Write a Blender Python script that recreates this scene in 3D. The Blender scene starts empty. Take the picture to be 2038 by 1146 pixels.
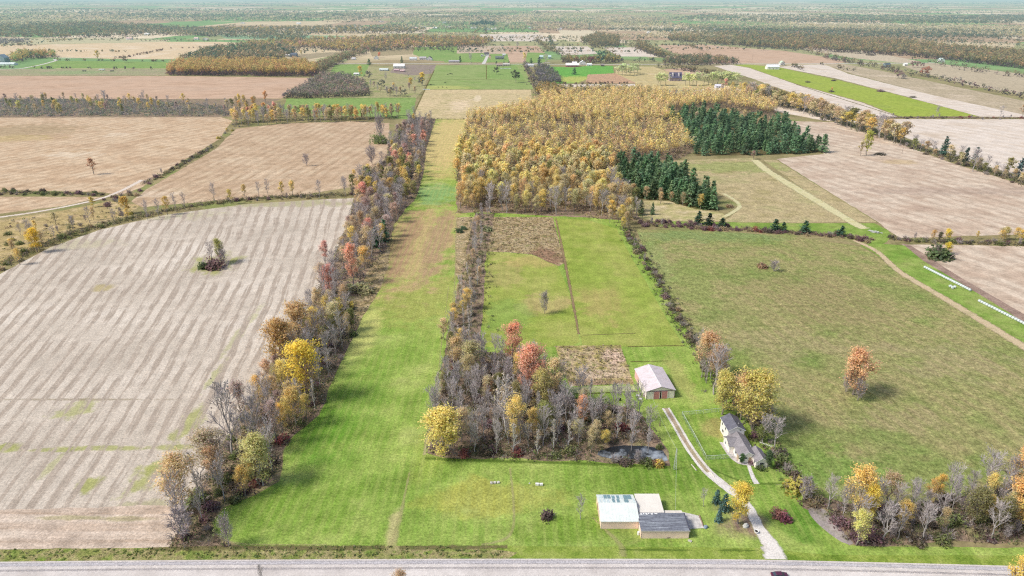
import bpy, math, random
import numpy as np
from math import sin, cos, pi, sqrt, atan2, atan, hypot, radians, exp
from mathutils import Vector, Matrix, noise as mnoise

SC = bpy.context.scene
COL = SC.collection
RND = random.Random(11)
NP = np.random.default_rng(5)

# ------------------------------------------------------------------ camera model (flight height 140 m)
H = 140.0; F = 1359.0; CX = 1019.0; CY = 573.0; HOR = -8.0
P = atan((CY - HOR) / F); SP, CP = sin(P), cos(P)

def G(px, py, z=0.0):
    u = (px - CX) / F; v = (py - CY) / F
    t = (H - z) / (SP + v * CP)
    return (u * t, (CP - v * SP) * t)

def PX(x, y, z=0.0):
    dz = z - H; dep = y * CP - dz * SP; dn = -y * SP - dz * CP
    return (CX + F * x / dep, CY + F * dn / dep)

def top_z(y, py):
    v = (py - CY) / F
    return H - y * (SP + v * CP) / (CP - v * SP)

# ------------------------------------------------------------------ tagging
def tag(o, label=None, cat=None, group=None, kind=None):
    if label: o['label'] = label
    if cat: o['category'] = cat
    if group: o['group'] = group
    if kind: o['kind'] = kind
    return o

def link(o, parent=None):
    COL.objects.link(o)
    if parent is not None: o.parent = parent
    return o

def empty(name, loc, rz=0.0):
    o = bpy.data.objects.new(name, None); o.empty_display_size = 0.5
    o.location = loc; o.rotation_euler = (0, 0, rz)
    return link(o)

def thing(name, label, cat, loc, rz=0.0, group=None):
    return tag(empty(name, loc, rz), label, cat, group)

# ------------------------------------------------------------------ node helpers
class NT:
    def __init__(s, name):
        s.m = bpy.data.materials.new(name); s.m.use_nodes = True
        s.t = s.m.node_tree; s.t.nodes.clear()
        s.out = s.t.nodes.new('ShaderNodeOutputMaterial')
    def n(s, typ, **kw):
        nd = s.t.nodes.new(typ)
        for k, v in kw.items(): setattr(nd, k, v)
        return nd
    def l(s, a, b): s.t.links.new(a, b)
    def setin(s, sock, v):
        if isinstance(v, bpy.types.NodeSocket): s.l(v, sock)
        else: sock.default_value = v
    def math(s, op, a, b=0.0, c=None, clamp=False):
        nd = s.n('ShaderNodeMath', operation=op); nd.use_clamp = clamp
        s.setin(nd.inputs[0], a); s.setin(nd.inputs[1], b)
        if c is not None: s.setin(nd.inputs[2], c)
        return nd.outputs[0]
    def vmath(s, op, a, b=None):
        nd = s.n('ShaderNodeVectorMath', operation=op)
        s.setin(nd.inputs[0], a)
        if b is not None: s.setin(nd.inputs[1], b)
        return nd.outputs['Value'] if op in ('LENGTH', 'DISTANCE', 'DOT_PRODUCT') else nd.outputs[0]
    def pos(s):
        if not hasattr(s, '_p'): s._p = s.n('ShaderNodeNewGeometry').outputs['Position']
        return s._p
    def noise(s, scale, detail=3.0, rough=0.55, vec=None, dist=0.0):
        nd = s.n('ShaderNodeTexNoise'); nd.inputs['Scale'].default_value = scale
        nd.inputs['Detail'].default_value = detail; nd.inputs['Roughness'].default_value = rough
        nd.inputs['Distortion'].default_value = dist
        s.l(vec if vec is not None else s.pos(), nd.inputs['Vector'])
        return nd.outputs['Fac']
    def ramp(s, fac, stops):
        nd = s.n('ShaderNodeValToRGB'); s.l(fac, nd.inputs[0])
        el = nd.color_ramp.elements
        el[0].position, el[0].color = stops[0][0], (*stops[0][1], 1)
        el[1].position, el[1].color = stops[-1][0], (*stops[-1][1], 1)
        for p, c in stops[1:-1]:
            e = el.new(p); e.color = (*c, 1)
        return nd.outputs[0]
    def mix(s, fac, a, b, mode='MIX'):
        nd = s.n('ShaderNodeMix', data_type='RGBA', blend_type=mode)
        s.setin(nd.inputs['Factor'], fac)
        for sk, v in ((nd.inputs[6], a), (nd.inputs[7], b)):
            if isinstance(v, bpy.types.NodeSocket): s.l(v, sk)
            else: sk.default_value = (*v, 1) if len(v) == 3 else v
        return nd.outputs[2]
    def mrange(s, v, a, b, c=0.0, d=1.0, smooth=True):
        nd = s.n('ShaderNodeMapRange'); nd.interpolation_type = 'SMOOTHSTEP' if smooth else 'LINEAR'
        s.l(v, nd.inputs[0])
        for i, x in enumerate((a, b, c, d)): nd.inputs[1 + i].default_value = x
        return nd.outputs[0]
    def scale_col(s, col, fac):
        nd = s.n('ShaderNodeVectorMath', operation='SCALE')
        s.l(col, nd.inputs[0]); s.setin(nd.inputs['Scale'], fac)
        return nd.outputs[0]
    def finish(s, shader, haze=True):
        """surface mixed with a painted haze glow that grows with ground distance"""
        if haze:
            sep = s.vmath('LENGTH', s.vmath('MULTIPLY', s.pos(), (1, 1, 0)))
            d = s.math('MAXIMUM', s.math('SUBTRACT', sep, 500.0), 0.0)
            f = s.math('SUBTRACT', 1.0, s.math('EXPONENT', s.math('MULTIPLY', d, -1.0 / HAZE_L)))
            em = s.n('ShaderNodeEmission'); em.inputs[0].default_value = (*HAZE_C, 1)  # far haze painted in as emission, stronger with distance from the farm
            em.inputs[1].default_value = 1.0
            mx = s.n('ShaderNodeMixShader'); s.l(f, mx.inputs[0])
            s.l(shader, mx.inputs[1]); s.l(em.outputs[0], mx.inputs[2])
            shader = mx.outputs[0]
        s.l(shader, s.out.inputs[0])
        return s.m
    def diffuse(s, col, rough=0.9, bump=None, dist=0.1, strength=1.0, spec=0.0):
        if spec > 0:
            d = s.n('ShaderNodeBsdfPrincipled')
            s.setin(d.inputs['Base Color'], col if isinstance(col, bpy.types.NodeSocket) else (*col, 1))
            d.inputs['Roughness'].default_value = rough
            d.inputs['Specular IOR Level'].default_value = spec
        else:
            d = s.n('ShaderNodeBsdfDiffuse')
            s.setin(d.inputs['Color'], col if isinstance(col, bpy.types.NodeSocket) else (*col, 1))
        if bump is not None:
            b = s.n('ShaderNodeBump'); b.inputs['Strength'].default_value = strength
            b.inputs['Distance'].default_value = dist
            s.l(bump, b.inputs['Height']); s.l(b.outputs[0], d.inputs['Normal'])
        return d.outputs[0]

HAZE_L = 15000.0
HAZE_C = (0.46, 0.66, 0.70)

def mat_plain(name, col, rough=0.6, spec=0.3, var=0.12, scale=1.5, haze=False, metal=0.0):
    s = NT(name)
    n = s.noise(scale, 4, 0.6)
    c = s.scale_col(s.mix(0.0, col, col), s.mrange(n, 0.3, 0.7, 1 - var, 1 + var))
    sh = s.diffuse(c, rough, spec=max(spec, 0.01))
    return s.finish(sh, haze)

def mat_ribbed(name, col, axis, period, depth=0.25, rough=0.5, spec=0.4, var=0.1, stain=None, haze=False):
    """ribbed sheet metal / siding: grooves every `period` metres along a local axis"""
    s = NT(name)
    tc = s.n('ShaderNodeTexCoord').outputs['Object']
    sp = s.n('ShaderNodeSeparateXYZ'); s.l(tc, sp.inputs[0])
    ph = s.math('FRACT', s.math('MULTIPLY', sp.outputs[axis], 1.0 / period))
    gr = s.mrange(ph, 0.0, 0.16, 1 - depth, 1.0)
    n = s.noise(0.6, 4, 0.6); n2 = s.noise(4.0, 3, 0.6)
    f = s.math('MULTIPLY', gr, s.mrange(n, 0.3, 0.7, 1 - var, 1 + var))
    f = s.math('MULTIPLY', f, s.mrange(n2, 0.3, 0.7, 1 - var * .5, 1 + var * .5))
    base = s.mix(0.0, col, col)
    if stain:
        base = s.mix(s.mrange(s.noise(0.35, 5, 0.7), 0.48, 0.72), base, stain)
    return s.finish(s.diffuse(s.scale_col(base, f), rough, spec=spec), haze)

def mat_ground(name, cols, big=28.0, fine=0.9, fine_amt=0.4, mid=6.0, mid_amt=0.25,
               rows=None, patches=(), bump=0.0, bump_scale=0.9, dirs=None):
    """cols: ramp stops over the broad noise. rows: (dx,dy, period, amount, colour, curve, warp).
    patches: (x,y,rx,ry,rot,colour,strength,ragged)"""
    s = NT(name)
    n1 = s.noise(1.0 / big, 5, 0.6)
    if len(cols) == 1: cols = [(0.0, cols[0]), (1.0, cols[0])]
    elif not isinstance(cols[0][1], tuple):
        k = len(cols); cols = [(0.32 + 0.36 * i / (k - 1), c) for i, c in enumerate(cols)]
    c = s.ramp(n1, cols)
    rag = None
    for (x, y, rx, ry, rot, pc, st, ragged) in patches:
        if rag is None: rag = s.noise(0.09, 5, 0.65)
        v = s.vmath('SUBTRACT', s.pos(), (x, y, 0))
        cr, sr = cos(rot), sin(rot)
        a = s.vmath('DOT_PRODUCT', v, (cr / rx, sr / rx, 0))
        b = s.vmath('DOT_PRODUCT', v, (-sr / ry, cr / ry, 0))
        d = s.math('SQRT', s.math('ADD', s.math('MULTIPLY', a, a), s.math('MULTIPLY', b, b)))
        d = s.math('ADD', d, s.math('MULTIPLY', s.math('SUBTRACT', rag, 0.5), 2.4 * ragged))
        c = s.mix(s.mrange(d, 1.25, 0.55, 0.0, st), c, pc)
    if rows:
        dx, dy, per, amt, rc, curve, warp = rows
        L = hypot(dx, dy); nx, ny = dy / L, -dx / L
        ac0 = ac = s.vmath('DOT_PRODUCT', s.pos(), (nx, ny, 0))
        al = s.vmath('DOT_PRODUCT', s.pos(), (dx / L, dy / L, 0))
        if curve:
            ac = s.math('ADD', ac, s.math('MULTIPLY', s.math('MULTIPLY', al, ac0), curve))
        w = s.math('MULTIPLY', s.math('SUBTRACT', s.noise(0.03, 3, 0.5), 0.5), warp)
        acw = s.math('ADD', ac, w)
        ph = s.math('MULTIPLY', acw, 2 * pi / per)
        sn = s.math('MULTIPLY_ADD', s.math('SINE', ph), 0.5, 0.5)
        sn2 = s.math('MULTIPLY_ADD', s.math('SINE', s.math('MULTIPLY', ph, 2.73)), 0.18, 0.0)
        md = s.mrange(s.noise(0.045, 4, 0.65), 0.3, 0.65, 0.35, 1.0)
        cv = s.n('ShaderNodeCombineXYZ'); s.l(s.math('MULTIPLY', acw, 5.0 / per), cv.inputs[0]); s.l(s.math('MULTIPLY', al, 0.22 / per), cv.inputs[1])
        st = s.mrange(s.noise(1.0, 4, 0.62, cv.outputs[0]), 0.3, 0.7, -0.55, 0.55, False)
        fac = s.math('MULTIPLY', s.math('MULTIPLY', s.math('ADD', s.math('ADD', sn, sn2), st), md), amt, clamp=True)
        if amt > .95: fac = s.mrange(fac, .18, .82)
        c = s.mix(fac, c, rc)
    n2 = s.noise(1.0 / fine, 4, 0.75)
    n3 = s.noise(1.0 / mid, 4, 0.65)
    f = s.math('MULTIPLY', s.mrange(n2, 0.3, 0.7, 1 - fine_amt, 1 + fine_amt, False),
               s.mrange(n3, 0.3, 0.7, 1 - mid_amt, 1 + mid_amt, False))
    c = s.scale_col(c, f)
    bmp = s.noise(bump_scale, 4, 0.7) if bump > 0 else None
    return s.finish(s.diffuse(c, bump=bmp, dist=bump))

# ------------------------------------------------------------------ mesh building
class MB:
    def __init__(s): s.v = []; s.f = []; s.mi = []; s.cur = 0
    def quad(s, *pts):
        i = len(s.v); s.v += [tuple(p) for p in pts]; s.f.append(tuple(range(i, i + len(pts)))); s.mi.append(s.cur)
    def hexa(s, p):   # 8 corners: bottom 0-3 ccw, top 4-7
        i = len(s.v); s.v += [tuple(q) for q in p]
        for f in ((3, 2, 1, 0), (4, 5, 6, 7), (0, 1, 5, 4), (1, 2, 6, 5), (2, 3, 7, 6), (3, 0, 4, 7)):
            s.f.append(tuple(i + k for k in f)); s.mi.append(s.cur)
    def box(s, x0, x1, y0, y1, z0, z1):
        s.hexa([(x0, y0, z0), (x1, y0, z0), (x1, y1, z0), (x0, y1, z0),
                (x0, y0, z1), (x1, y0, z1), (x1, y1, z1), (x0, y1, z1)])
    def tube(s, pts, rad, n=6, cap=True):
        pts = [Vector(p) for p in pts]
        if not hasattr(rad, '__len__'): rad = [rad] * len(pts)
        i0 = len(s.v)
        for k, p in enumerate(pts):
            d = (pts[min(k + 1, len(pts) - 1)] - pts[max(k - 1, 0)]).normalized()
            a = d.cross(Vector((0, 0, 1)));
            if a.length < 1e-3: a = Vector((1, 0, 0))
            a.normalize(); b = d.cross(a)
            for j in range(n):
                t = 2 * pi * j / n
                q = p + (a * cos(t) + b * sin(t)) * rad[k]; s.v.append(tuple(q))
        for k in range(len(pts) - 1):
            for j in range(n):
                a = i0 + k * n + j; b = i0 + k * n + (j + 1) % n
                s.f.append((a, b, b + n, a + n)); s.mi.append(s.cur)
        if cap:
            s.f.append(tuple(i0 + j for j in range(n))[::-1]); s.mi.append(s.cur)
            e = i0 + (len(pts) - 1) * n
            s.f.append(tuple(e + j for j in range(n))); s.mi.append(s.cur)
    def lathe(s, prof, c, n=12):
        i0 = len(s.v)
        for r, z in prof:
            for j in range(n):
                t = 2 * pi * j / n; s.v.append((c[0] + r * cos(t), c[1] + r * sin(t), c[2] + z))
        for k in range(len(prof) - 1):
            for j in range(n):
                a = i0 + k * n + j; b = i0 + k * n + (j + 1) % n
                s.f.append((a, b, b + n, a + n)); s.mi.append(s.cur)
        s.f.append(tuple(i0 + (len(prof) - 1) * n + j for j in range(n))); s.mi.append(s.cur)
    def mesh(s, name, mats, smooth=False):
        me = bpy.data.meshes.new(name); me.from_pydata(s.v, [], s.f)
        if not isinstance(mats, (list, tuple)): mats = [mats]
        for m in mats: me.materials.append(m)
        me.polygons.foreach_set('material_index', s.mi)
        if smooth: me.polygons.foreach_set('use_smooth', [True] * len(s.f))
        me.update(); return me
    def build(s, name, mats, parent=None, smooth=False, loc=None, rz=0.0):
        o = bpy.data.objects.new(name, s.mesh(name, mats, smooth))
        if loc is not None: o.location = loc; o.rotation_euler = (0, 0, rz)
        return link(o, parent)

def quads_mesh(name, V, C, mats, mi=None):
    """V (N,4,3) quads, C (N,3) colour per quad"""
    N = len(V)
    me = bpy.data.meshes.new(name)
    me.vertices.add(4 * N); me.vertices.foreach_set('co', np.ascontiguousarray(V, dtype=np.float32).ravel())
    me.loops.add(4 * N); me.loops.foreach_set('vertex_index', np.arange(4 * N, dtype=np.int32))
    me.polygons.add(N); me.polygons.foreach_set('loop_start', np.arange(0, 4 * N, 4, dtype=np.int32))
    if not isinstance(mats, (list, tuple)): mats = [mats]
    for m in mats: me.materials.append(m)
    if mi is not None: me.polygons.foreach_set('material_index', np.asarray(mi, dtype=np.int32))
    me.update(calc_edges=True)
    at = me.color_attributes.new('Col', 'FLOAT_COLOR', 'POINT')
    c4 = np.ones((N, 4, 4), dtype=np.float32); c4[:, :, :3] = np.asarray(C)[:, None, :]
    at.data.foreach_set('color', c4.ravel())
    me.validate()
    return me

def spline(pts, step, closed=False):
    """Catmull-Rom through ground points, resampled about every `step` metres"""
    n = len(pts); out = []
    rng = range(n) if closed else range(n - 1)
    for i in rng:
        g = (lambda k: pts[k % n]) if closed else (lambda k: pts[min(max(k, 0), n - 1)])
        p0, p1, p2, p3 = g(i - 1), g(i), g(i + 1), g(i + 2)
        L = hypot(p2[0] - p1[0], p2[1] - p1[1]); m = max(1, min(40, int(L / step)))
        for j in range(m):
            t = j / m
            q = []
            for a in (0, 1):
                q.append(0.5 * (2 * p1[a] + (p2[a] - p0[a]) * t + (2 * p0[a] - 5 * p1[a] + 4 * p2[a] - p3[a]) * t * t
                                + (3 * p1[a] - p0[a] - 3 * p2[a] + p3[a]) * t ** 3))
            out.append(tuple(q))
    if not closed: out.append(tuple(pts[-1]))
    return out

def field(name, poly_px, mat, z, curved=False, jit=0.5, step=6.0):
    pts = [G(x, y) for x, y in poly_px]
    if curved: pts = spline(pts, step, True)
    else:
        q = []
        n = len(pts)
        for i in range(n):
            a, b = pts[i], pts[(i + 1) % n]
            L = hypot(b[0] - a[0], b[1] - a[1]); st = max(step, L / 60); m = max(1, int(L / st))
            for j in range(m): q.append((a[0] + (b[0] - a[0]) * j / m, a[1] + (b[1] - a[1]) * j / m))
        pts = q
    v = []
    for (x, y) in pts:
        d = mnoise.noise_vector(Vector((x * .11, y * .11, 3.1))) * jit + mnoise.noise_vector(Vector((x * .5, y * .5, 7.7))) * jit * .4
        v.append((x + d.x, y + d.y, z))
    me = bpy.data.meshes.new(name); me.from_pydata(v, [], [tuple(range(len(v)))])
    # face up
    me.update()
    if me.polygons[0].normal.z < 0: me.flip_normals()
    me.materials.append(mat); me.update()
    o = link(bpy.data.objects.new(name, me)); return tag(o, kind='structure')

def ribbon(name, pts_px, width, mat, z, step=2.0, jit=0.15, ground=False, kind='structure'):
    pts = pts_px if ground else [G(x, y) for x, y in pts_px]
    pts = spline(pts, step)
    if not hasattr(width, '__len__'): width = [width, width]
    v = []; f = []; uv = []
    n = len(pts)
    for i, (x, y) in enumerate(pts):
        a = pts[max(i - 1, 0)]; b = pts[min(i + 1, n - 1)]
        dx, dy = b[0] - a[0], b[1] - a[1]; L = hypot(dx, dy) or 1; nx, ny = -dy / L, dx / L
        t = i / max(1, n - 1) * (len(width) - 1); k = min(int(t), len(width) - 2)
        w = width[k] + (width[k + 1] - width[k]) * (t - k)
        w *= 0.5 * (1 + jit * mnoise.noise(Vector((x * .3, y * .3, 1.3))))
        v += [(x - nx * w, y - ny * w, z), (x, y, z), (x + nx * w, y + ny * w, z)]
        if i:
            k = 3 * i
            f += [(k - 3, k, k + 1, k - 2), (k - 2, k + 1, k + 2, k - 1)]
    me = bpy.data.meshes.new(name); me.from_pydata(v, [], f)
    me.update()
    if me.polygons[0].normal.z < 0: me.flip_normals()
    at = me.attributes.new('edge', 'FLOAT', 'POINT')
    at.data.foreach_set('value', [1.0 if i % 3 != 1 else 0.0 for i in range(len(v))])
    me.materials.append(mat)
    o = link(bpy.data.objects.new(name, me))
    return tag(o, kind=kind) if kind else o

def mat_soft(name, cols, soft=0.5, opacity=1.0, ragged=1.0, big=6.0, fine=0.5, fine_amt=0.4, rag_scale=0.35):
    """ground strip whose borders fray out into what lies beneath"""
    s = NT(name)
    k = len(cols)
    c = s.ramp(s.noise(1 / big, 4, 0.6), [(0.3 + 0.4 * i / max(1, k - 1), cc) for i, cc in enumerate(cols)] if k > 1 else [(0, cols[0]), (1, cols[0])])
    c = s.scale_col(c, s.mrange(s.noise(1 / fine, 4, 0.7), 0.3, 0.7, 1 - fine_amt, 1 + fine_amt, False))
    at = s.n('ShaderNodeAttribute'); at.attribute_name = 'edge'
    e = s.math('ADD', at.outputs['Fac'], s.math('MULTIPLY', s.math('SUBTRACT', s.noise(rag_scale, 5, 0.7), 0.5), 1.6 * ragged))
    a = s.mrange(e, 1.0, 1.0 - soft, 0.0, opacity)
    tr = s.n('ShaderNodeBsdfTransparent')
    mx = s.n('ShaderNodeMixShader'); s.l(a, mx.inputs[0]); s.l(tr.outputs[0], mx.inputs[1])
    s.l(s.diffuse(c), mx.inputs[2])
    s.l(mx.outputs[0], s.out.inputs[0])
    return s.m

def pp(px, py, wx, wy, col, st, ragged=1.0, rot=0.0):
    """soft patch on a field: centre pixel and half sizes in photo pixels -> metres"""
    x, y = G(px, py); x1, _ = G(px + wx, py); _, y0 = G(px, py + wy); _, y2 = G(px, max(py - wy, 3))
    return (x, y, abs(x1 - x), abs(y2 - y0) / 2, rot, col, st, ragged)

def inside(px, py, poly):
    c = False; n = len(poly); j = n - 1
    for i in range(n):
        xi, yi = poly[i]; xj, yj = poly[j]
        if (yi > py) != (yj > py) and px < (xj - xi) * (py - yi) / (yj - yi) + xi: c = not c
        j = i
    return c
SUN_E = 3.4; SUN_A = 14.0; SKY_S = 0.15
# ------------------------------------------------------------------ vegetation materials
def mat_leaves(name='leaves', trans=0.5):
    s = NT(name)
    oi = s.n('ShaderNodeObjectInfo')
    at = s.n('ShaderNodeAttribute'); at.attribute_name = 'Col'
    c = s.mix(1.0, oi.outputs['Color'], at.outputs['Color'], 'MULTIPLY')
    n = s.noise(0.55, 2, 0.5)
    c = s.scale_col(c, s.mrange(n, 0.3, 0.7, 0.8, 1.2, False))
    d = s.n('ShaderNodeBsdfDiffuse'); s.l(c, d.inputs[0])
    t = s.n('ShaderNodeBsdfTranslucent'); s.l(c, t.inputs[0])
    mx = s.n('ShaderNodeMixShader'); mx.inputs[0].default_value = trans
    s.l(d.outputs[0], mx.inputs[1]); s.l(t.outputs[0], mx.inputs[2])
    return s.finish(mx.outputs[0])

def mat_bark(name='bark'):
    s = NT(name)
    at = s.n('ShaderNodeAttribute'); at.attribute_name = 'Col'
    n = s.noise(1.3, 3, 0.6)
    c = s.scale_col(at.outputs['Color'], s.mrange(n, 0.3, 0.7, 0.7, 1.25, False))
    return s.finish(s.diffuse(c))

M_LEAF = mat_leaves(); M_BARK = mat_bark()

# ------------------------------------------------------------------ tree growing (all meshes are quads)
def vrand(rng): 
    v = rng.normal(size=3); return v / (np.linalg.norm(v) + 1e-9)

def prism(segs, col):
    V = []; C = []
    for p0, p1, r0, r1 in segs:
        d = p1 - p0; L = np.linalg.norm(d)
        if L < 1e-5: continue
        d = d / L
        a = np.cross(d, (0.3, 0.2, 1.0) if abs(d[2]) < .9 else (1.0, 0, 0)); a /= np.linalg.norm(a); b = np.cross(d, a)
        n = 5 if r0 > 0.12 else 3
        for j in range(n):
            t0, t1 = 2 * pi * j / n, 2 * pi * (j + 1) / n
            e0 = a * cos(t0) + b * sin(t0); e1 = a * cos(t1) + b * sin(t1)
            V.append((p0 + e0 * r0, p0 + e1 * r0, p1 + e1 * r1, p1 + e0 * r1)); C.append(col)
    return np.array(V).reshape(-1, 4, 3), np.array(C).reshape(-1, 3)

def leaf_quads(centers, outward, rng, size, shade, jitter=0.6):
    N = len(centers)
    nrm = outward + rng.normal(size=(N, 3)) * jitter
    nrm /= np.linalg.norm(nrm, axis=1, keepdims=True) + 1e-9
    a = np.cross(nrm, rng.normal(size=(N, 3))); a /= np.linalg.norm(a, axis=1, keepdims=True) + 1e-9
    b = np.cross(nrm, a)
    s = size * rng.uniform(0.55, 1.35, size=(N, 1)); k = rng.uniform(0.5, 0.9, size=(N, 1))
    V = np.stack([centers - a * s * .5, centers + b * s * .5 * k + a * s * .08, centers + a * s * .5, centers - b * s * .5 * k - a * s * .06], axis=1)
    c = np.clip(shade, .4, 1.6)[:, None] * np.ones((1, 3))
    c = c * (1 + rng.normal(size=(N, 3)) * np.array([[.05, .06, .08]]))
    return V, c

def skeleton(rng, h, spread, bole, nprim, nsec, nter, up, form='round', twig=0.035):
    """trunk + limbs + twigs; returns trunk segments, branch segments, twig points"""
    trunk = []; br = []; tips = []
    pts = [np.zeros(3)]
    for i in range(1, 7):
        pts.append(np.array([rng.normal() * .018 * h, rng.normal() * .018 * h, h * .93 * i / 6]))
    r = lambda z: max(0.04, 0.019 * h * (1 - 0.88 * z / h))
    for i in range(6): trunk.append((pts[i], pts[i + 1], r(pts[i][2]), r(pts[i + 1][2])))
    def at(z):
        t = min(z / (h * .93) * 6, 5.999); i = int(t); return pts[i] + (pts[i + 1] - pts[i]) * (t - i)
    for k in range(nprim):
        t = bole + (0.96 - bole) * ((k + rng.uniform(.1, .9)) / nprim)
        u = (t - bole) / (1 - bole)
        if form == 'round': prof = sqrt(max(0.08, 1 - (1.7 * u - 0.75) ** 2))
        elif form == 'column': prof = 0.75 + .25 * sin(pi * u) - .45 * max(0, u - .7)
        elif form == 'oval': prof = (sin(pi * min(1, .16 + .8 * u)) ** .8)
        elif form == 'vase': prof = .4 + .6 * sin(pi * min(1, .18 + .62 * u))
        else: prof = 1 - .8 * u
        L = spread * prof * rng.uniform(.75, 1.12)
        az = k * 2.4 + rng.uniform(-.5, .5)
        el = up + .35 * u + rng.normal() * .12
        d = np.array([cos(az) * cos(el), sin(az) * cos(el), sin(el)])
        p0 = at(t * h * .9); r0 = max(.05, .009 * h * (1 - .6 * u))
        pm = p0 + d * L * .5; p1 = p0 + d * L + np.array([0, 0, .10 * L])
        br += [(p0, pm, r0, r0 * .65), (pm, p1, r0 * .65, twig)]
        for j in range(nsec):
            q = .35 + .65 * (j + rng.uniform(0, 1)) / nsec
            b0 = p0 + (p1 - p0) * q
            dd = d + vrand(rng) * .75 + np.array([0, 0, .3]); dd /= np.linalg.norm(dd)
            L2 = L * .48 * (1.25 - .5 * q) + .03 * h; b1 = b0 + dd * L2
            br.append((b0, b1, max(twig, r0 * .4), twig)); tips.append((b1, dd))
            for m in range(nter):
                w = .3 + .7 * (m + rng.uniform(0, 1)) / max(1, nter)
                c0 = b0 + (b1 - b0) * w
                d3 = dd + vrand(rng) * .8 + np.array([0, 0, .25]); d3 /= np.linalg.norm(d3)
                c1 = c0 + d3 * L2 * rng.uniform(.4, .7)
                br.append((c0, c1, twig, twig * .6)); tips.append((c1, d3)); tips.append(((c0 + c1) / 2, d3))
    # leader
    for j in range(5):
        dd = vrand(rng) * .5 + np.array([0, 0, 1.0]); dd /= np.linalg.norm(dd)
        b0 = at(h * .9); b1 = b0 + dd * h * .1; br.append((b0, b1, twig * 1.4, twig * .6)); tips.append((b1, dd))
    return trunk, br, tips

def broadleaf(seed, h, spread, bole, form, up, leaves, size, nprim=14, nsec=5, nter=4, twig=.035, barkcol=(.26, .23, .2), twigcol=(.33, .29, .26), scat=.5, lowfade=0.0):
    rng = np.random.default_rng(seed)
    tr, br, tips = skeleton(rng, h, spread, bole, nprim, nsec, nter, up, form, twig)
    TV, TC = prism(tr, barkcol); BV, BC = prism(br, twigcol)
    LV = np.zeros((0, 4, 3)); LC = np.zeros((0, 3))
    if leaves > 0:
        T = np.array([t[0] for t in tips]); 
        prob = np.ones(len(T))
        if lowfade > 0:
            u = T[:, 2] / h; prob = np.clip((u - bole) / (1 - bole) / lowfade, .12, 1.0)
        idx = rng.choice(len(T), leaves, p=prob / prob.sum())
        clump = rng.normal(size=len(T)) * .13
        ctr = T[idx] + rng.normal(size=(leaves, 3)) * scat * np.array([[1, 1, .8]])
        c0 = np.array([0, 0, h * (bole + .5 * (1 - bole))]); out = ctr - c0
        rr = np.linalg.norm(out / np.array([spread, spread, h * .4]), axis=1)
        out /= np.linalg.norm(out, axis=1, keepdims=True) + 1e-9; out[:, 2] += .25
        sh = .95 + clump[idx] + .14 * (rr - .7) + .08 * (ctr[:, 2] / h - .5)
        LV, LC = leaf_quads(ctr, out, rng, size, sh)
    return (TV, TC), (BV, BC), (LV, LC)

def conifer(seed, h, R, base, layers, nb, droop, size, ragged=.2, per=6):
    rng = np.random.default_rng(seed)
    segs = [(np.array([0, 0, 0.]), np.array([0, 0, h * .55]), .017 * h, .011 * h), (np.array([0, 0, h * .55]), np.array([0, 0, h * .98]), .011 * h, .03)]
    TV, TC = prism(segs, (.14, .11, .09))
    ctr = []; out = []; sh = []; br = []
    for i in range(layers):
        t = (i + rng.uniform(-.25, .25)) / layers; t = min(max(t, 0), 1); z = h * (base + (1 - base) * t)
        rad = R * (1 - t) ** .75 * rng.uniform(1 - ragged, 1 + ragged) + .12
        n = max(4, int(nb * (1 - .5 * t)))
        for k in range(n):
            az = rng.uniform(0, 2 * pi) if ragged > .25 else 2 * pi * k / n + i * .7 + rng.normal() * .15
            rr = rad * rng.uniform(.75, 1.12); dd = np.array([cos(az), sin(az), 0])
            tip = dd * rr + np.array([0, 0, z - droop * rr])
            br.append((np.array([0, 0, z]), tip, .05, .025))
            cs = rng.normal() * .12
            for m in range(per):
                q = .25 + .8 * (m + rng.uniform(0, 1)) / per
                ctr.append(dd * rr * q + np.array([0, 0, z - droop * rr * q]) + rng.normal(size=3) * size * .28)
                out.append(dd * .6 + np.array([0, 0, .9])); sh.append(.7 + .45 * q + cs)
    BV, BC = prism(br, (.12, .1, .08))
    LV, LC = leaf_quads(np.array(ctr), np.array(out), rng, size, np.array(sh), .45)
    return (TV, TC), (BV, BC), (LV, LC)

def shrub(seed, h, R, n, size, stems=10, twigcol=(.3, .25, .23)):
    rng = np.random.default_rng(seed)
    br = []; tips = []
    for k in range(stems):
        az = rng.uniform(0, 2 * pi); el = rng.uniform(.5, 1.4); L = h * rng.uniform(.45, .8)
        d = np.array([cos(az) * cos(el) * R / h * 1.3, sin(az) * cos(el) * R / h * 1.3, sin(el)])
        p0 = np.array([cos(az) * R * .15, sin(az) * R * .15, 0]); p1 = p0 + d * L
        br.append((p0, p1, .05, .025))
        for j in range(5):
            q = rng.uniform(.3, 1); b0 = p0 + (p1 - p0) * q; b1 = b0 + (d + vrand(rng) * .8) * L * .35
            b1[2] = max(b1[2], .05); br.append((b0, b1, .03, .018)); tips.append(b1)
    BV, BC = prism(br, twigcol)
    bumps = [(rng.uniform(-.5, .5) * R, rng.uniform(-.5, .5) * R, rng.uniform(.45, .7) * R, rng.uniform(.55, 1.0) * h) for _ in range(7)]
    C = []; O = []; S = []
    for i in range(n):
        bx, by, r, hh = bumps[i % 7]; v = vrand(rng); v[2] = abs(v[2]); q = rng.uniform(.6, 1.05)
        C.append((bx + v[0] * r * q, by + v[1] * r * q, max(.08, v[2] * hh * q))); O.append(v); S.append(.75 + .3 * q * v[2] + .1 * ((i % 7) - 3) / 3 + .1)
    LV, LC = leaf_quads(np.array(C), np.array(O), rng, size, np.array(S))
    return (np.zeros((0, 4, 3)), np.zeros((0, 3))), (BV, BC), (LV, LC)

PROTO = {}
def add_proto(kind, parts, unit):
    PROTO.setdefault(kind, []).append(dict(parts=parts, h=unit, cache={}))

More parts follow.
